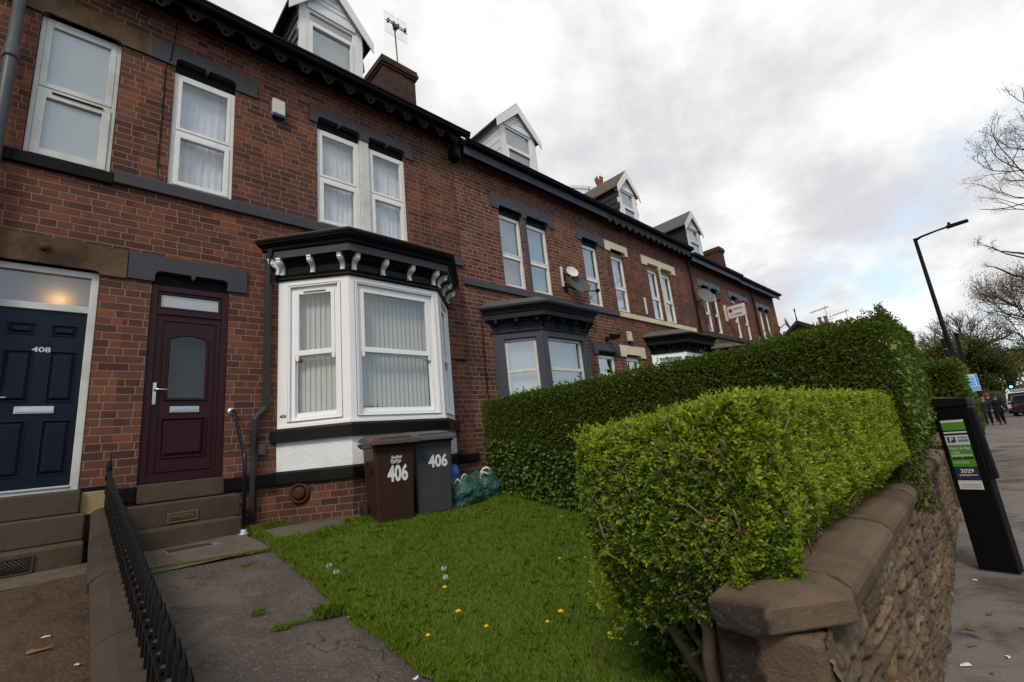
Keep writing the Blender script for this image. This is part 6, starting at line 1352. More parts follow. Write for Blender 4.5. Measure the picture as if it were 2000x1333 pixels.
mb = MB(); mb.hexa([(2.12, .78, 1.06), (4.8, .86, 1.06), (4.8, 1.38, .6), (2.12, 1.36, .8), (1.96, .76, 1.58), (4.8, .84, 1.58), (4.8, 1.38, 1.58), (1.96, 1.36, 1.58)]); mesh_obj('heart', mb, CORE2, bush)
# dark ivy skirt under it
skirt = thing('ivy', (2.2, 1.4, .4), 'dark low ivy growing under the clipped privet at the lawn edge', 'ivy')
n = 3600; t = RNG.random(n); z = .36 + .66 * RNG.random(n); x = 1.92 + .78 * (1.05 - z) + 2.0 * RNG.random(n) ** 2.0; y = .86 + .02 * x + (1.66 + .10 * np.sin(x * 5) - .28 * np.clip((z - .45) / .6, 0, 1) - .9) * RNG.random(n) ** .45
P = np.stack([x + .22 * np.clip((z - .3) / .7, 0, 1) * 0 + .12 * RNG.normal(size=n) * .4, y, z], 1); x_ = P[:, 0]
Dn = np.stack([-.7 + .3 * RNG.normal(size=n), .55 + .4 * RNG.normal(size=n), .5 + .4 * RNG.normal(size=n)], 1)
V, Fq = leaf_quads(*shoots(P, Dn, RNG.uniform(.03, .08, n), 6, .034, .58)); fast_mesh('leaves', V, Fq, IVYDK, skirt)
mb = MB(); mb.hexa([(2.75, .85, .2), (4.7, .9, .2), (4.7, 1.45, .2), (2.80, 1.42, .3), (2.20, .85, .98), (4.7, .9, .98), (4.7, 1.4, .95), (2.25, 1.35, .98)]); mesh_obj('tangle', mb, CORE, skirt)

# --- tall dark hedge between the gardens, turning the corner along the pavement
hd = thing('hedge', (5.0, 3, .9), 'tall dark green clipped hedge running from the house to the pavement', 'hedge')
def face(n, o, a, b, nrm): o, a, b = map(np.array, (o, a, b)); u, v = RNG.random((n, 1)), RNG.random((n, 1)); return o + a * u + b * v, np.tile(np.array(nrm, float), (n, 1))
def hedge_leaves(faces, amp, f, ll, lw, jitter, mat, name, par, outb=.55, s=0.0, under=None):
    P = np.concatenate([a for a, b in faces]); Nn = np.concatenate([b for a, b in faces])
    P = P + Nn * (lump(P, amp, f, s) + RNG.normal(scale=jitter, size=len(P)))[:, None]
    if under is not None: P[:, 1] += under(P, Nn)
    nrm = unit(Nn * outb + RNG.normal(scale=.55, size=P.shape)); D = np.cross(nrm, rand_dirs(len(P))) + Nn * .35 + np.array([0, 0, .3]); l_ = ll * RNG.uniform(.6, 1.25, len(P))
    V, Fq = leaf_quads(P, D, nrm, l_, l_ * lw); return fast_mesh(name, V, Fq, mat, par)
HT = 2.33
UND = lambda P, Nn: np.where(Nn[:, 1] < -.5, .17 * np.clip((1.50 - P[:, 2]) / .36, 0, 1), 0)      # the street face tucks in behind the coping
fc = [face(64000, (4.64, .48, .85), (0, 5.02, 0), (0, 0, 1.48), (-1, 0, 0)), face(17000, (4.64, .6, HT), (0, 4.9, 0), (.86, 0, 0), (0, 0, 1)), face(17000, (4.66, .50, 1.05), (2.75, .05, 0), (0, 0, 1.42), (0, -1, 0)),
      face(7000, (4.9, .50, 2.42), (2.5, .05, .05), (0, 1.1, 0), (0, 0, 1)), face(5500, (4.66, 5.50, .9), (.85, 0, 0), (0, 0, 1.42), (0, 1, 0)), face(4000, (7.40, .56, 1.0), (0, 1.1, 0), (0, 0, 1.48), (1, 0, 0))]
hedge_leaves(fc, .016, 2.6, .032, .52, .016, DARKL, 'foliage', hd, outb=.9, under=UND)
fc = [face(420, (4.63, .7, .95), (0, 4.7, 0), (0, 0, 1.35), (-1, 0, 0)), face(900, (4.64, .6, HT + .02), (0, 4.9, 0), (.8, 0, 0), (0, 0, 1)), face(260, (4.7, .49, 1.1), (2.6, .05, 0), (0, 0, 1.2), (0, -1, 0))]
hedge_leaves(fc, .024, 3.2, .046, .6, .03, OLD, 'pale_shoots', hd, under=UND)
# loose shoots on the pavement corner top
n = 260; P = np.stack([4.7 + 2.6 * RNG.random(n), .50 + .5 * RNG.random(n), HT - .02 + .05 * RNG.random(n)], 1); Dn = np.array([0, 0, 1.]) + RNG.normal(scale=.28, size=(n, 3)); V, Fq = leaf_quads(*shoots(P, Dn, RNG.uniform(.04, .12, n), 10, .032, .5)); fast_mesh('top_shoots', V, Fq, DARKL, hd)
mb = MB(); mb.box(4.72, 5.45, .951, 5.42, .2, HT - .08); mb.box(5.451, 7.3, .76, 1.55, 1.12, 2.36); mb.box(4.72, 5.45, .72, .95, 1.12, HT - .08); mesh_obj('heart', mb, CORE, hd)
mb = MB()
for i in range(26): y = random.uniform(1.8, 5.2); mb.tube([(4.78, y, gz(y) - .05), (4.74, y + random.uniform(-.1, .1), gz(y) + .3)], .018, 6)
mesh_obj('stems', mb, BARK, hd)
ivh = thing('ivy', (4.65, 4.5, .9), 'yellow green ivy climbing the foot of the tall hedge behind the bags', 'ivy')
n = 1900; y = 2.2 + 3.2 * RNG.random(n); z = np.interp(y, GY, GZ) + .05 + .72 * RNG.random(n) ** 1.4; P = np.stack([4.60 + .03 * RNG.normal(size=n), y, z], 1); Dn = np.stack([-.8 + .3 * RNG.normal(size=n), .5 * RNG.normal(size=n), .1 + .5 * RNG.normal(size=n)], 1)
V, Fq = leaf_quads(P, Dn, np.tile([-.7, -.3, .7], (n, 1)) + RNG.normal(scale=.3, size=(n, 3)), RNG.uniform(.035, .065, n), RNG.uniform(.03, .05, n)); fast_mesh('leaves', V, Fq, IVY, ivh)
ivc = thing('ivy', (5.5, .5, 1.2), 'variegated ivy hanging at the street corner of the tall hedge over the coping', 'ivy')
n = 420; x = 4.62 + 2.2 * RNG.random(n) ** 1.2; z = 1.12 + 1.0 * RNG.random(n) ** 1.3; P = np.stack([x, .505 + .018 * (x - 4.6) - .03 * RNG.random(n) + .17 * np.clip((1.50 - z) / .36, 0, 1), z], 1); Dn = np.stack([-.5 + .5 * RNG.normal(size=n), -.6 + .3 * RNG.normal(size=n), -.3 + .6 * RNG.normal(size=n)], 1)
V, Fq = leaf_quads(P, Dn, np.tile([-.5, -.7, .5], (n, 1)) + RNG.normal(scale=.3, size=(n, 3)), RNG.uniform(.035, .070, n), RNG.uniform(.032, .058, n)); fast_mesh('leaves', V, Fq, leaf_mat('variegated_ivy_leaf', [(.03, .075, .012), (.07, .13, .02), (.16, .21, .06), (.05, .10, .016), (.20, .22, .04)], trans=.2), ivc)
# --- clipped hedge of the next property
h2 = thing('hedge', (16, 1.5, 0), 'square clipped dark hedge in the distance behind the parking machine and lamp post', 'hedge')
fc = [face(9000, (13.6, .47, .9), (0, 2.4, 0), (0, 0, 1.55), (-1, 0, 0)), face(5500, (13.6, .46, 2.45), (6, .04, 0), (0, 2.2, 0), (0, 0, 1)), face(9000, (13.6, .46, .9), (6, .05, 0), (0, 0, 1.55), (0, -1, 0))]
hedge_leaves(fc, .03, 2.5, .070, .55, .03, DARKL, 'foliage', h2, s=2.0)
hedge_leaves([face(3200, (13.6, .44, 1.5), (6, .05, 0), (0, 0, .98), (0, -1, 0)), face(1500, (13.6, .46, 2.47), (6, .04, 0), (0, 2, 0), (0, 0, 1))], .03, 2.5, .07, .55, .03, OLD, 'pale_shoots', h2, s=2.0)
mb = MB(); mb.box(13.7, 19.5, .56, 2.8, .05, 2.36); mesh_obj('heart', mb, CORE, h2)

# ------------------------------------------------------------------ lawn grass
GRASS = leaf_mat('grass_blade', [(.100, .170, .010), (.155, .250, .014), (.200, .300, .020), (.125, .215, .012), (.215, .285, .030), (.140, .230, .014), (.290, .250, .100)], rough=.6, trans=.42)
def blades(xs, ys, zs, hmin, hmax, wd=.0042, lean=.45):
    n = len(xs); h_ = RNG.uniform(hmin, hmax, n) ; a = RNG.uniform(0, 6.283, n); L = RNG.normal(scale=lean, size=(n, 2)); w = wd * RNG.uniform(.7, 1.3, n)
    b = np.stack([xs, ys, zs], 1); s = np.stack([np.cos(a), np.sin(a), np.zeros(n)], 1) * w[:, None] * .5
    m = b + np.stack([L[:, 0] * h_ * .35, L[:, 1] * h_ * .35, h_ * .6], 1); t = b + np.stack([L[:, 0] * h_, L[:, 1] * h_, h_ * .95], 1)
    return np.stack([b - s, b + s, m + s * .8, t, m - s * .8], 1).reshape(-1, 3), np.arange(n * 5).reshape(-1, 5)
n = 150000; X = 1.45 + 3.3 * RNG.random(n) ** 1.15; Y = 1.0 + 4.15 * RNG.random(n)
edge = 1.47 + .8 * (.030 * np.sin(Y * 5.1) + .022 * np.sin(Y * 11.7) + .014 * np.sin(Y * 23)); X = np.maximum(X, edge - .03 * RNG.random(n))
topy = np.where(X < 1.9, 5.04, 5.16) + .03 * np.sin(X * 9); keep = (Y < topy); X, Y = X[keep], Y[keep]
Z = np.interp(Y, GY, GZ) + .012 + .012 * np.sin(X * 2.3 + 1) * np.sin(Y * 1.9)
pat = .5 + .5 * np.sin(X * 3.1 + 1.3 * np.sin(Y * 2.3)) * np.sin(Y * 2.7 + X); bare = RNG.random(len(X)) > .35 * (np.sin(X * 4.3 + 2) * np.sin(Y * 3.7 + 1) > .35)
X, Y, Z, pat = X[bare], Y[bare], Z[bare], pat[bare]
V1, F1 = blades(X, Y, Z, .012, .038); 
sel = RNG.random(len(X)) < .16 * pat; V2, F2 = blades(X[sel], Y[sel], Z[sel], .035, .070, .0045)
def fuzz(n, x0, y0, x1, y1, sd, hmin=.03, hmax=.09):
    t = RNG.random(n); x = x0 + (x1 - x0) * t + RNG.normal(scale=sd, size=n); y = y0 + (y1 - y0) * t + RNG.normal(scale=sd, size=n); return blades(x, y, np.interp(y, GY, GZ) + .006, hmin, hmax)
parts_ = [(V1, F1), (V2, F2), fuzz(1500, .55, 4.97, 1.46, 4.83, .010, .008, .024), fuzz(2000, 1.52, 4.84, 1.56, 5.95, .030, .015, .05), fuzz(900, 1.55, 5.95, 1.95, 5.92, .04, .02, .07), fuzz(3600, 1.51, 1.6, 1.49, 4.9, .025, .015, .06),
          fuzz(500, 1.05, 3.42, 1.12, 3.40, .014, .008, .024), fuzz(800, 1.30, 3.40, 1.44, 3.38, .024, .03, .08), fuzz(250, 1.12, 3.41, 1.3, 3.40, .010, .008, .022), fuzz(200, 1.0, 3.69, 1.06, 3.69, .015, .01, .03), fuzz(180, 1.15, 4.60, 1.25, 4.64, .01, .006, .016), fuzz(1500, 1.7, 4.9, 3.3, 5.12, .05, .03, .08), fuzz(700, 2.3, 5.2, 2.6, 5.12, .03)]
off = 0; Vs, Fs = [], []
for v, f in parts_: Vs.append(v); Fs.append(f + off); off += len(v)
g = fast_mesh('grass', np.concatenate(Vs), np.concatenate(Fs), GRASS); tag(g, 'green lawn grass with longer tufts along the path edge', kind='stuff')
# broad leaved weeds scattered in the turf
wn_ = 130; wx_ = 1.6 + 2.9 * RNG.random(wn_); wy_ = 1.5 + 3.4 * RNG.random(wn_); PP, DD = [], []
for a, b_ in zip(wx_, wy_):
    k = RNG.integers(5, 9); th = RNG.random() * 6.28 + np.arange(k) * 6.283 / k; PP.append(np.stack([np.full(k, a), np.full(k, b_), np.full(k, gz(b_) + .022)], 1)); DD.append(np.stack([np.cos(th), np.sin(th), np.full(k, .28)], 1))
PP, DD = np.concatenate(PP), np.concatenate(DD); ln_ = RNG.uniform(.03, .07, len(PP)); V, Fq = leaf_quads(PP, DD, np.tile([0, 0, 1.], (len(PP), 1)), ln_, ln_ * .34); o = fast_mesh('lawn_weeds', V, Fq, leaf_mat('weed_leaf', [(.05, .10, .015), (.08, .14, .02), (.11, .17, .03)])); tag(o, 'flat rosettes of broad leaved weeds in the lawn', kind='stuff')
# lawn flowers
YEL = plain('dandelion_yellow', (.85, .60, .01), .7, .15, 60); STEMG = plain('flower_stem', (.10, .13, .03), .6, .2, 20); PUFF = plain('seed_head', (.42, .43, .40), .9, .1, 60)
def lz(x, y): return gz(y) + .016
DL = [(2.09, 3.07, 1.0, 'yellow dandelion in mid lawn, furthest left of the big blooms beside the seed heads'), (1.93, 2.70, 1.0, 'yellow dandelion halfway down the lawn, left of centre'), (1.92, 2.41, .7, 'small yellow dandelion at the bottom of the lawn, left of the pair by the ivy'), (3.15, 2.88, .7, 'little yellow dandelion high on the lawn beside the dark ivy'), (2.37, 2.21, 1.0, 'large yellow dandelion low on the lawn near the dark ivy'), (2.21, 2.18, .6, 'tiny yellow dandelion just left below the large one near the ivy'), (2.39, 1.86, .7, 'half closed yellow dandelion at the lowest lawn corner beside the ivy'), (4.15, 3.69, .8, 'yellow dandelion far up the lawn where it meets the clipped privet'), (4.43, 4.94, .9, 'yellow dandelion at the hedge foot right of the green bags'), (4.50, 4.66, .8, 'second yellow dandelion at the hedge foot, further from the bags'), (1.62, 2.58, .7, 'orange yellow dandelion on the ragged path edge')]
for x, y, k, lab in DL:
    z = lz(x, y); d = thing('dandelion', (x, y, z), lab, 'flower', 'yellow dandelions on the lawn'); m1 = MB(); m1.tube([(x, y, z - .01), (x + .008, y, z + .04), (x + .005, y, z + .06)], .0022, 5); mesh_obj('stem', m1, STEMG, d)
    m1 = MB(); r = .019 * k + .003
    for q in range(3):
        for j in range(14 - q * 3):
            a = j * 6.283 / (14 - q * 3) + q; rr_ = r * (1 - .27 * q); ce = Vector((x + .005, y, z + .06 + .003 * q)); e = ce + Vector((math.cos(a), math.sin(a), .25 + .3 * q)) * rr_; s_ = Vector((-math.sin(a), math.cos(a), 0)) * rr_ * .2; m1.quad(ce, e * .6 + ce * .4 + s_, e, e * .6 + ce * .4 - s_)
    m1.ball((x + .005, y, z + .064), r * .42, 8, 5, (1, 1, .6)); mesh_obj('flower_head', m1, YEL, d)
for x, y, hz_, lab in ((1.56, 3.85, .10, 'taller dandelion seed head at the path edge of the lawn'), (1.585, 3.78, .07, 'lower dandelion seed head at the path edge, just in front of the taller'), (2.28, 3.35, .06, 'upper fluffy seed head above the mid lawn dandelion'), (2.20, 3.22, .055, 'smaller seed head between the upper one and the yellow dandelion')):
    z = lz(x, y); d = thing('dandelion_clock', (x, y, z), lab, 'seed head', 'dandelion seed heads'); m1 = MB(); m1.tube([(x, y, z - .01), (x + .01, y, z + hz_)], .002, 5); mesh_obj('stem', m1, STEMG, d)
    m1 = MB(); c = Vector((x + .01, y, z + hz_ + .008))
    for dvec in rand_dirs(90): q = c + Vector(dvec) * .019; o_ = Vector(dvec).orthogonal() * .004; m1.quad(c, q + o_, q + Vector(dvec) * .002, q - o_)
    m1.ball(c, .007, 6, 4); mesh_obj('seed_puff', m1, PUFF, d)
# litter and dead leaves
DEAD = plain('dead_leaf', (.20, .105, .045), .8, .3, 40); SCRAP = plain('crumpled_foil', (.55, .56, .57), .35, .15, 30, metal=.4); PAPER = plain('white_paper', (.62, .60, .58), .8, .1, 20)
def scrap(name, x, y, z, r, mat, lab, cat, group=None, elong=1.6, seed=1):
    rg = random.Random(seed * 7 + 1); mb = MB(); a0 = rg.uniform(0, 6.28); n = 9; R = []
    for q, hh in ((1, .0), (.85, .25), (.35, .12)):
        R.append([(x + r * q * (elong * math.cos(t) * math.cos(a0) - math.sin(t) * math.sin(a0)) * (.8 + .3 * math.sin(3 * t + seed)), y + r * q * (elong * math.cos(t) * math.sin(a0) + math.sin(t) * math.cos(a0)) * (.8 + .3 * math.sin(3 * t + seed)), z + r * hh * (1 + .8 * math.sin(2 * t + seed)) + .004) for t in [6.283 * i / n for i in range(n)]])
    mb.rings(R, closed=True); mb.quad(*R[-1]); return solo(name, mb, mat, lab, cat, group=group)
scrap('dead_leaf', -.01, 4.0, gz(4.0) + .008, .032, DEAD, 'curled pale brown leaf lying on the brown gravel', 'leaf', elong=2.0, seed=2)
scrap('litter', .02, 4.16, gz(4.16) + .008, .016, SCRAP, 'crumpled silver foil scrap above the brown leaf on the gravel', 'litter', seed=3)
scrap('litter', .155, 3.70, gz(3.7) + .008, .013, SCRAP, 'small silver scrap on gravel against the low wall', 'litter', seed=4)
scrap('dead_leaf', 1.40, 3.49, gz(3.49) + .01, .016, DEAD, 'tiny brown leaf on the path beside the lawn edge', 'leaf', seed=5)
scrap('litter', 1.45, 3.45, gz(3.45) + .012, .010, PAPER, 'white cigarette end by the brown leaf at the lawn edge', 'litter', elong=3, seed=6)
scrap('litter', 1.46, 3.25, gz(3.25) + .012, .010, PAPER, 'white paper speck on the path edge below the grass tuft', 'litter', seed=7)
scrap('litter', 1.40, 2.36, gz(2.36) + .012, .014, PAPER, 'crumpled white tissue at the bottom edge of the path', 'litter', seed=8)
for i, (x, y) in enumerate(((6.2, .52), (6.0, .47), (4.9, .52), (4.6, .50), (4.25, .52), (3.9, .44), (4.2, .40), (5.3, .42), (3.6, .47), (5.1, .25), (3.3, .40), (7.4, .5), (4.5, .33))):
    scrap('dead_leaf', x, y, .006, random.uniform(.012, .026), DEAD if i % 4 else PAPER, 'dry leaf scrap on the pavement at the foot of the stone wall', 'leaf', 'dead leaves on the pavement', 1.8, i + 10)

# ------------------------------------------------------------------ trees
TBARK = stone('tree_bark', (.075, .060, .048), (.050, .040, .033), (.025, .021, .018), amt=.5, bump=.5)
def tree(name, loc, H, R, zc, seed, label, leafmat=None, nleaf=0, lsize=.1, depth=6, kids=(2, 3), r0=.28, spread=.62, group='street trees and trees beyond', twigk=1.0, droop=0.0, rmin=.006, fill=None):
    rg = random.Random(seed); t = thing(name, loc, label, 'tree', group); tr, br = MB(), MB(); tips = []; L0 = Vector(loc)
    k0 = (H - zc) * .36
    def grow(p, d, l, r, lev):
        n = 3; pts = [p]; q = p.copy(); dd = d.copy()
        for i in range(n):
            dd = (dd + Vector((rg.gauss(0, .13), rg.gauss(0, .13), rg.gauss(.04, .08)))).normalized(); q = q + dd * l / n; pts.append(q.copy())
        (tr if lev <= 1 else br).tube(pts, [max(rmin, r * (1 - .35 * i / n)) for i in range(n + 1)], 8 if lev < 2 else (5 if lev < 4 else 3), cap=False)
        if lev >= depth - 2: tips.extend(pts[1:])
        if lev >= depth: return
        for j in range(rg.choice(kids) + (1 if lev == 0 else 0)):
            a = rg.uniform(0, 6.283); ax = dd.orthogonal().normalized(); ax.rotate(Matrix.Rotation(a, 3, dd)); nd = dd.copy(); nd.rotate(Matrix.Rotation(rg.uniform(.35, 1.0) * spread * (1.35 if lev == 0 else 1), 3, ax)); s = pts[-1] if j < 2 else pts[rg.choice((1, 2))]
            # keep the crown inside its outline
            e = s + nd * l * .8 - L0; hr = math.hypot(e.x, e.y)
            lim = 1.0 if (hr < R and e.z < H) else .45
            if lim < 1 and rg.random() < .35: continue
            grow(s, nd, l * rg.uniform(.66, .86) * lim, r * .62, lev + 1)
    tr.tube([L0, L0 + Vector((rg.gauss(0, .1), rg.gauss(0, .1), zc * .5)), L0 + Vector((0, 0, zc))], [r0 * 1.25, r0, r0 * .92], 10)
    for j in range(4):
        a = j * 1.57 + rg.uniform(-.5, .5); grow(L0 + Vector((0, 0, zc)), Vector((math.cos(a) * .7, math.sin(a) * .7, .75 + rg.uniform(-.2, .3))).normalized(), k0, r0 * .6, 1)
    grow(L0 + Vector((0, 0, zc)), Vector((0, 0, 1)), k0, r0 * .7, 1)
    mesh_obj('trunk', tr, TBARK, t, fix=False); mesh_obj('branches', br, TBARK, t, fix=False)
    if leafmat and nleaf and tips:
        T = np.array([tuple(p) for p in tips]); idx = RNG.integers(0, len(T), nleaf); P = T[idx] + RNG.normal(scale=lsize * (fill or 2.2), size=(nleaf, 3)); l_ = lsize * RNG.uniform(.6, 1.3, nleaf); V, Fq = leaf_quads(P, rand_dirs(nleaf), rand_dirs(nleaf), l_, l_ * .62); fast_mesh('crown', V, Fq, leafmat, t)
    return t
TL1 = leaf_mat('olive_tree_leaf', [(.075, .080, .016), (.12, .125, .024), (.16, .16, .034), (.09, .095, .02)]); TL2 = leaf_mat('bronze_bud', [(.16, .11, .05), (.22, .16, .07), (.13, .12, .045)]); TL3 = leaf_mat('dark_tree_leaf', [(.030, .042, .007), (.052, .066, .010), (.075, .088, .014), (.04, .052, .008)])
tree('street_tree', (29, -5.9, -.1), 12.8, 4.9, 3.6, 3, 'big nearly bare street tree whose twigs enter from the right edge', TL2, 15000, .038, depth=8, kids=(2, 3), r0=.20, rmin=.0042, fill=2.2)
tree('street_tree', (47, -5.3, -.1), 10.5, 4.9, 3.2, 12, 'street tree with bronze buds, second from the right edge, arching over the road', TL2, 42000, .085, depth=6, kids=(3, 4), r0=.22, rmin=.008, fill=3.0)
tree('bare_tree', (96, 1.3, -.1), 14.6, 5.2, 7.0, 21, 'tall leafless tree rising above the dark evergreen trees', TL2, 5000, .08, depth=6, kids=(3, 4), r0=.28, rmin=.018)
tree('dense_tree', (80, 4.3, -.1), 8.9, 2.9, 3.5, 31, 'olive green tree just right of the tall hedge top', TL1, 7500, .24, depth=5, r0=.22, fill=2.0)
tree('dense_tree', (86, 1.5, -.1), 9.3, 3.0, 3.0, 33, 'dark dense tree in the middle behind the lamp column', TL3, 12000, .26, depth=5, r0=.25, fill=2.0)
tree('dense_tree', (84, -.1, -.1), 7.4, 1.5, 1.4, 36, 'dark lower tree behind the blue parking sign', TL3, 9000, .22, depth=5, r0=.22, fill=2.0)
tree('dense_tree', (90, 3.2, -.1), 8.0, 3.4, 1.5, 39, 'dark broad tree filling the gap above the square hedge', TL3, 12000, .26, depth=5, r0=.22, fill=2.2)
tree('olive_tree', (112, -4.6, -.1), 9.0, 3.2, 2.0, 41, 'olive tree far down the road behind the traffic light', TL1, 7000, .28, depth=5, r0=.25, fill=2.2)
tree('olive_tree', (125, -8.5, -.1), 10.5, 4.5, 2.0, 44, 'furthest olive tree at the right edge above the cars', TL1, 8000, .30, depth=5, r0=.25, fill=2.2)
sh = thing('shrub', (64, .35, 0), 'rounded grey green shrub behind the walking people', 'shrub'); n = 5000; dv = rand_dirs(n); P = np.array([64, .15, 1.0]) + dv * np.array([1.2, 1.1, 1.05]) * RNG.uniform(.75, 1.0, n)[:, None]; V, Fq = leaf_quads(P, rand_dirs(n), dv + RNG.normal(scale=.5, size=(n, 3)), RNG.uniform(.10, .2, n), RNG.uniform(.06, .11, n)); fast_mesh('leaves', V, Fq, leaf_mat('grey_green_leaf', [(.06, .085, .03), (.10, .13, .05), (.08, .10, .04)]), sh)
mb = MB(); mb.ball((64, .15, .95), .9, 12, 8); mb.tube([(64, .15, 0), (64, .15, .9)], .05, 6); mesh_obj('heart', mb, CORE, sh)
wd = MB()
wood_P = []; 
n = 26000; x = 130 + 60 * RNG.random(n); y = -16 + 40 * RNG.random(n); z = (3.2 + 1.4 * np.sin(y * .5) + 1.0 * np.sin(y * 1.3 + 1)) * RNG.random(n) ** .6 + .2
V, Fq = leaf_quads(np.stack([x, y, z], 1), rand_dirs(n), rand_dirs(n), RNG.uniform(.35, .7, n), RNG.uniform(.25, .45, n)); o = fast_mesh('distant_wood', V, Fq, TL1); tag(o, 'low band of distant olive and brown trees closing the street', kind='stuff')

n = 30000; x = -90 + 230 * RNG.random(n); y = -62 + 8 * RNG.random(n); z = (9.5 + 2.0 * np.sin(x * .11) + 1.3 * np.sin(x * .37 + 1)) * RNG.random(n) ** .55
V, Fq = leaf_quads(np.stack([x, y, z], 1), rand_dirs(n), rand_dirs(n), RNG.uniform(.8, 1.5, n), RNG.uniform(.6, 1.0, n)); o = fast_mesh('distant_wood', V, Fq, TL3); tag(o, 'belt of dark trees across the park on the far side of the road', kind='stuff')
# ------------------------------------------------------------------ people
SKIN = plain('skin', (.38, .20, .15), .55, .08, 8)
def skin_obj(name, pts, edges, radii, mat, par, root=0, sub=1):
    me = bpy.data.meshes.new(name); b = parent_base(par); me.from_pydata([tuple(Vector(p) - b) for p in pts], edges, []); me.materials.append(mat)
    o = bpy.data.objects.new(name, me); COL.objects.link(o); o.parent = par;
    m = o.modifiers.new('skin', 'SKIN'); sv = me.skin_vertices[0].data
    for i, r in enumerate(radii):
        r = r if isinstance(r, tuple) else (r, r); sv[i].radius = r; sv[i].use_root = (i == root)
    m.use_smooth_shade = True
    s = o.modifiers.new('sub', 'SUBSURF'); s.levels = sub; s.render_levels = sub; return o
def person(x, y, H, label, coat, trous, shoe, hair, hairkind, face=-1, step=.22, long_coat=False, seed=0, lean=0.0):
    rg = random.Random(seed); p = thing('person', (x, y, 0), label, 'person', 'people walking on the pavement'); k = H / 1.75; f = face
    J = lambda a, b, c: (x + f * a * k, y + b * k, c * k)      # a forward, b sideways, c up
    hip = [J(0, .09, .93), J(0, -.09, .93)]; kn = [J(step * .55 + .03, .095, .50), J(-step * .35 + .05, -.095, .50)]; an = [J(step * .75, .095, .09), J(-step * .9, -.095, .12)]; toe = [J(step * .75 + .16, .10, .035), J(-step * .9 + .14, -.10, .03)]
    sh_ = [J(0, .19, 1.43), J(0, -.19, 1.43)]; el = [J(-.10, .26, 1.15), J(.06, -.26, 1.15)]; wr = [J(.06, .25, .93), J(.16, -.24, .93)]
    pts = [J(0, 0, .95), J(0, 0, 1.15), J(0, 0, 1.38), J(.01, 0, 1.50), J(.035, 0, 1.56), J(.045, 0, 1.64), J(.03, 0, 1.71)]; R = [(.15, .12), (.145, .11), (.15, .10), .055, .065, (.082, .095), (.062, .075)]; E = [(0, 1), (1, 2), (2, 3), (3, 4), (4, 5), (5, 6)]
    for s in (0, 1):
        i = len(pts); pts += [hip[s], kn[s], an[s], toe[s]]; R += [.085, .056, .038, .016]; E += [(0, i), (i, i + 1), (i + 1, i + 2), (i + 2, i + 3)]
        i = len(pts); hd_ = J((.06, .16)[s] + .03, (.25, -.24)[s], .86); pts += [sh_[s], el[s], wr[s], hd_]; R += [.055, .042, .028, (.036, .020)]; E += [(2, i), (i, i + 1), (i + 1, i + 2), (i + 2, i + 3)]
        for q in range(4):
            i2 = len(pts); a0 = (.06, .16)[s]; pts += [J(a0 + .05 - q * .018, (.25, -.24)[s], .80), J(a0 + .045 - q * .016, (.24, -.23)[s], .765 + .01 * abs(q - 1))]; R += [.009, .007]; E += [(i + 3, i2), (i2, i2 + 1)]
        i2 = len(pts); pts += [J((.06, .16)[s] + .065, (.24, -.23)[s], .845), J((.06, .16)[s] + .075, (.235, -.225)[s], .81)]; R += [.010, .008]; E += [(i + 3, i2), (i2, i2 + 1)]
    R = [tuple(v * k for v in (r if isinstance(r, tuple) else (r, r))) for r in R]
    skin_obj('body', pts, E, R, SKIN, p, 0, 1)
    mb = MB(); mb.ball(J(.135, 0, 1.615), .018 * k, 8, 6, (1, .8, 1.3))
    for s in (-1, 1): mb.ball(J(.02, s * .088, 1.62), .022 * k, 8, 6, (.6, .4, 1.3))
    mesh_obj('nose_and_ears', mb, SKIN, p)
    mb = MB()
    for s in (-1, 1): mb.ball(J(.118, s * .034, 1.645), .011 * k, 8, 5)
    mb.ball(J(.122, 0, 1.575), .016 * k, 8, 5, (.4, 1.5, .4)); mesh_obj('eyes_and_mouth', mb, plain('dark_features', (.05, .025, .022), .4, .1, 9), p)
    cp = [J(0, 0, .84 if not long_coat else .62), J(0, 0, 1.0), J(0, 0, 1.2), J(0, 0, 1.38), J(.01, 0, 1.47)]; cr = [(.19, .15), (.19, .145), (.195, .14), (.18, .13), (.085, .085)]; ce = [(0, 1), (1, 2), (2, 3), (3, 4)]
    for s in (0, 1): i = len(cp); cp += [sh_[s], el[s], wr[s]]; cr += [.085, .068, .052]; ce += [(3, i), (i, i + 1), (i + 1, i + 2)]
    skin_obj('jacket', cp, ce, [tuple(v * k for v in (r if isinstance(r, tuple) else (r, r))) for r in cr], coat, p, 1)
    tp = [J(0, 0, .94)]; trd = [(.155, .125)]; te = []
    for s in (0, 1): i = len(tp); tp += [hip[s], kn[s], an[s]]; trd += [.098, .074, .056]; te += [(0, i), (i, i + 1), (i + 1, i + 2)]
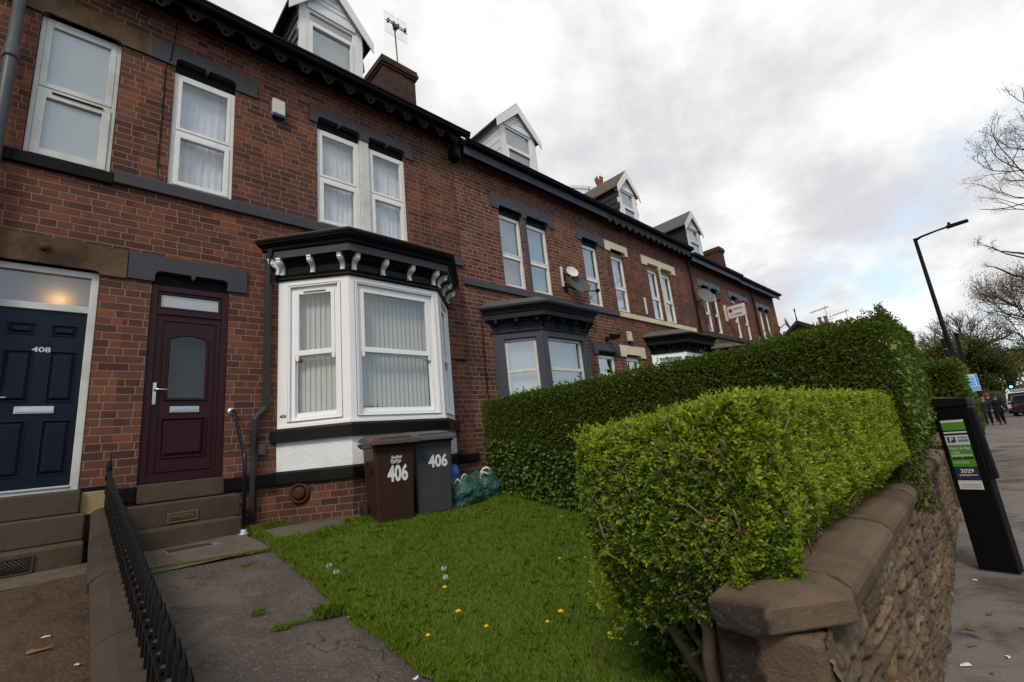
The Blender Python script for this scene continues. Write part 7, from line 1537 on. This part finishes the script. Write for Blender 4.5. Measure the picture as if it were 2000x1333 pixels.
    skin_obj('trousers', tp, te, [tuple(v * k for v in (r if isinstance(r, tuple) else (r, r))) for r in trd], trous, p, 0)
    for s in (0, 1): skin_obj('shoe', [an[s], J(0, 0, 0) if False else tuple((Vector(an[s]) + Vector(toe[s])) / 2 - Vector((0, 0, .03))), toe[s]], [(0, 1), (1, 2)], [.056 * k, .058 * k, .052 * k], shoe, p, 0)
    if hairkind == 'cap':
        mb = MB(); mb.ball(J(.02, 0, 1.70), .112 * k, 12, 8, (1, .95, .85)); mb.box(*sorted((J(.06, 0, 0)[0], J(.20, 0, 0)[0])), y - .08 * k, y + .08 * k, 1.69 * k, 1.705 * k); mesh_obj('cap', mb, hair, p)
    elif hairkind == 'hair':
        mb = MB(); mb.ball(J(-.005, 0, 1.70), .115 * k, 12, 8, (1, 1, .85)); mesh_obj('hair', mb, hair, p)
    else:
        mb = MB(); mb.ball(J(-.055, 0, 1.64), .075 * k, 12, 8, (.8, 1.15, .7)); mesh_obj('hair', mb, hair, p)
    return p
CK = plain('black_cloth', (.014, .014, .018), .85, .2, 12); CK2 = plain('charcoal_cloth', (.022, .022, .028), .85, .2, 12); NV = plain('dark_navy_cloth', (.012, .014, .024), .85, .2, 12); SHB = plain('brown_shoe', (.13, .055, .035), .5, .2, 12); SHK = plain('black_shoe', (.015, .015, .016), .5, .2, 12)
person(38, .60, 1.66, 'bald man in black jacket, dark trousers and brown shoes walking on the pavement', CK2, CK, SHB, plain('grey_hair', (.25, .23, .22), .8, .1, 9), 'fringe', seed=1, step=.30)
person(38.2, .10, 1.70, 'person in long dark coat and dark red cap walking beside the bald man', NV, CK, SHK, plain('dark_red_cap', (.10, .012, .022), .7, .1, 9), 'cap', seed=2, long_coat=True, step=.2)
person(43, .42, 1.80, 'person with dark pink headwear behind the bald man', CK, NV, SHK, plain('dusky_pink_hat', (.20, .075, .075), .7, .2, 9), 'cap', seed=3, step=.25)
person(43.6, .17, 1.78, 'person with dark hair half hidden between the two walkers', NV, CK2, SHK, plain('dark_hair', (.03, .02, .02), .6, .2, 9), 'hair', seed=4, step=.25)
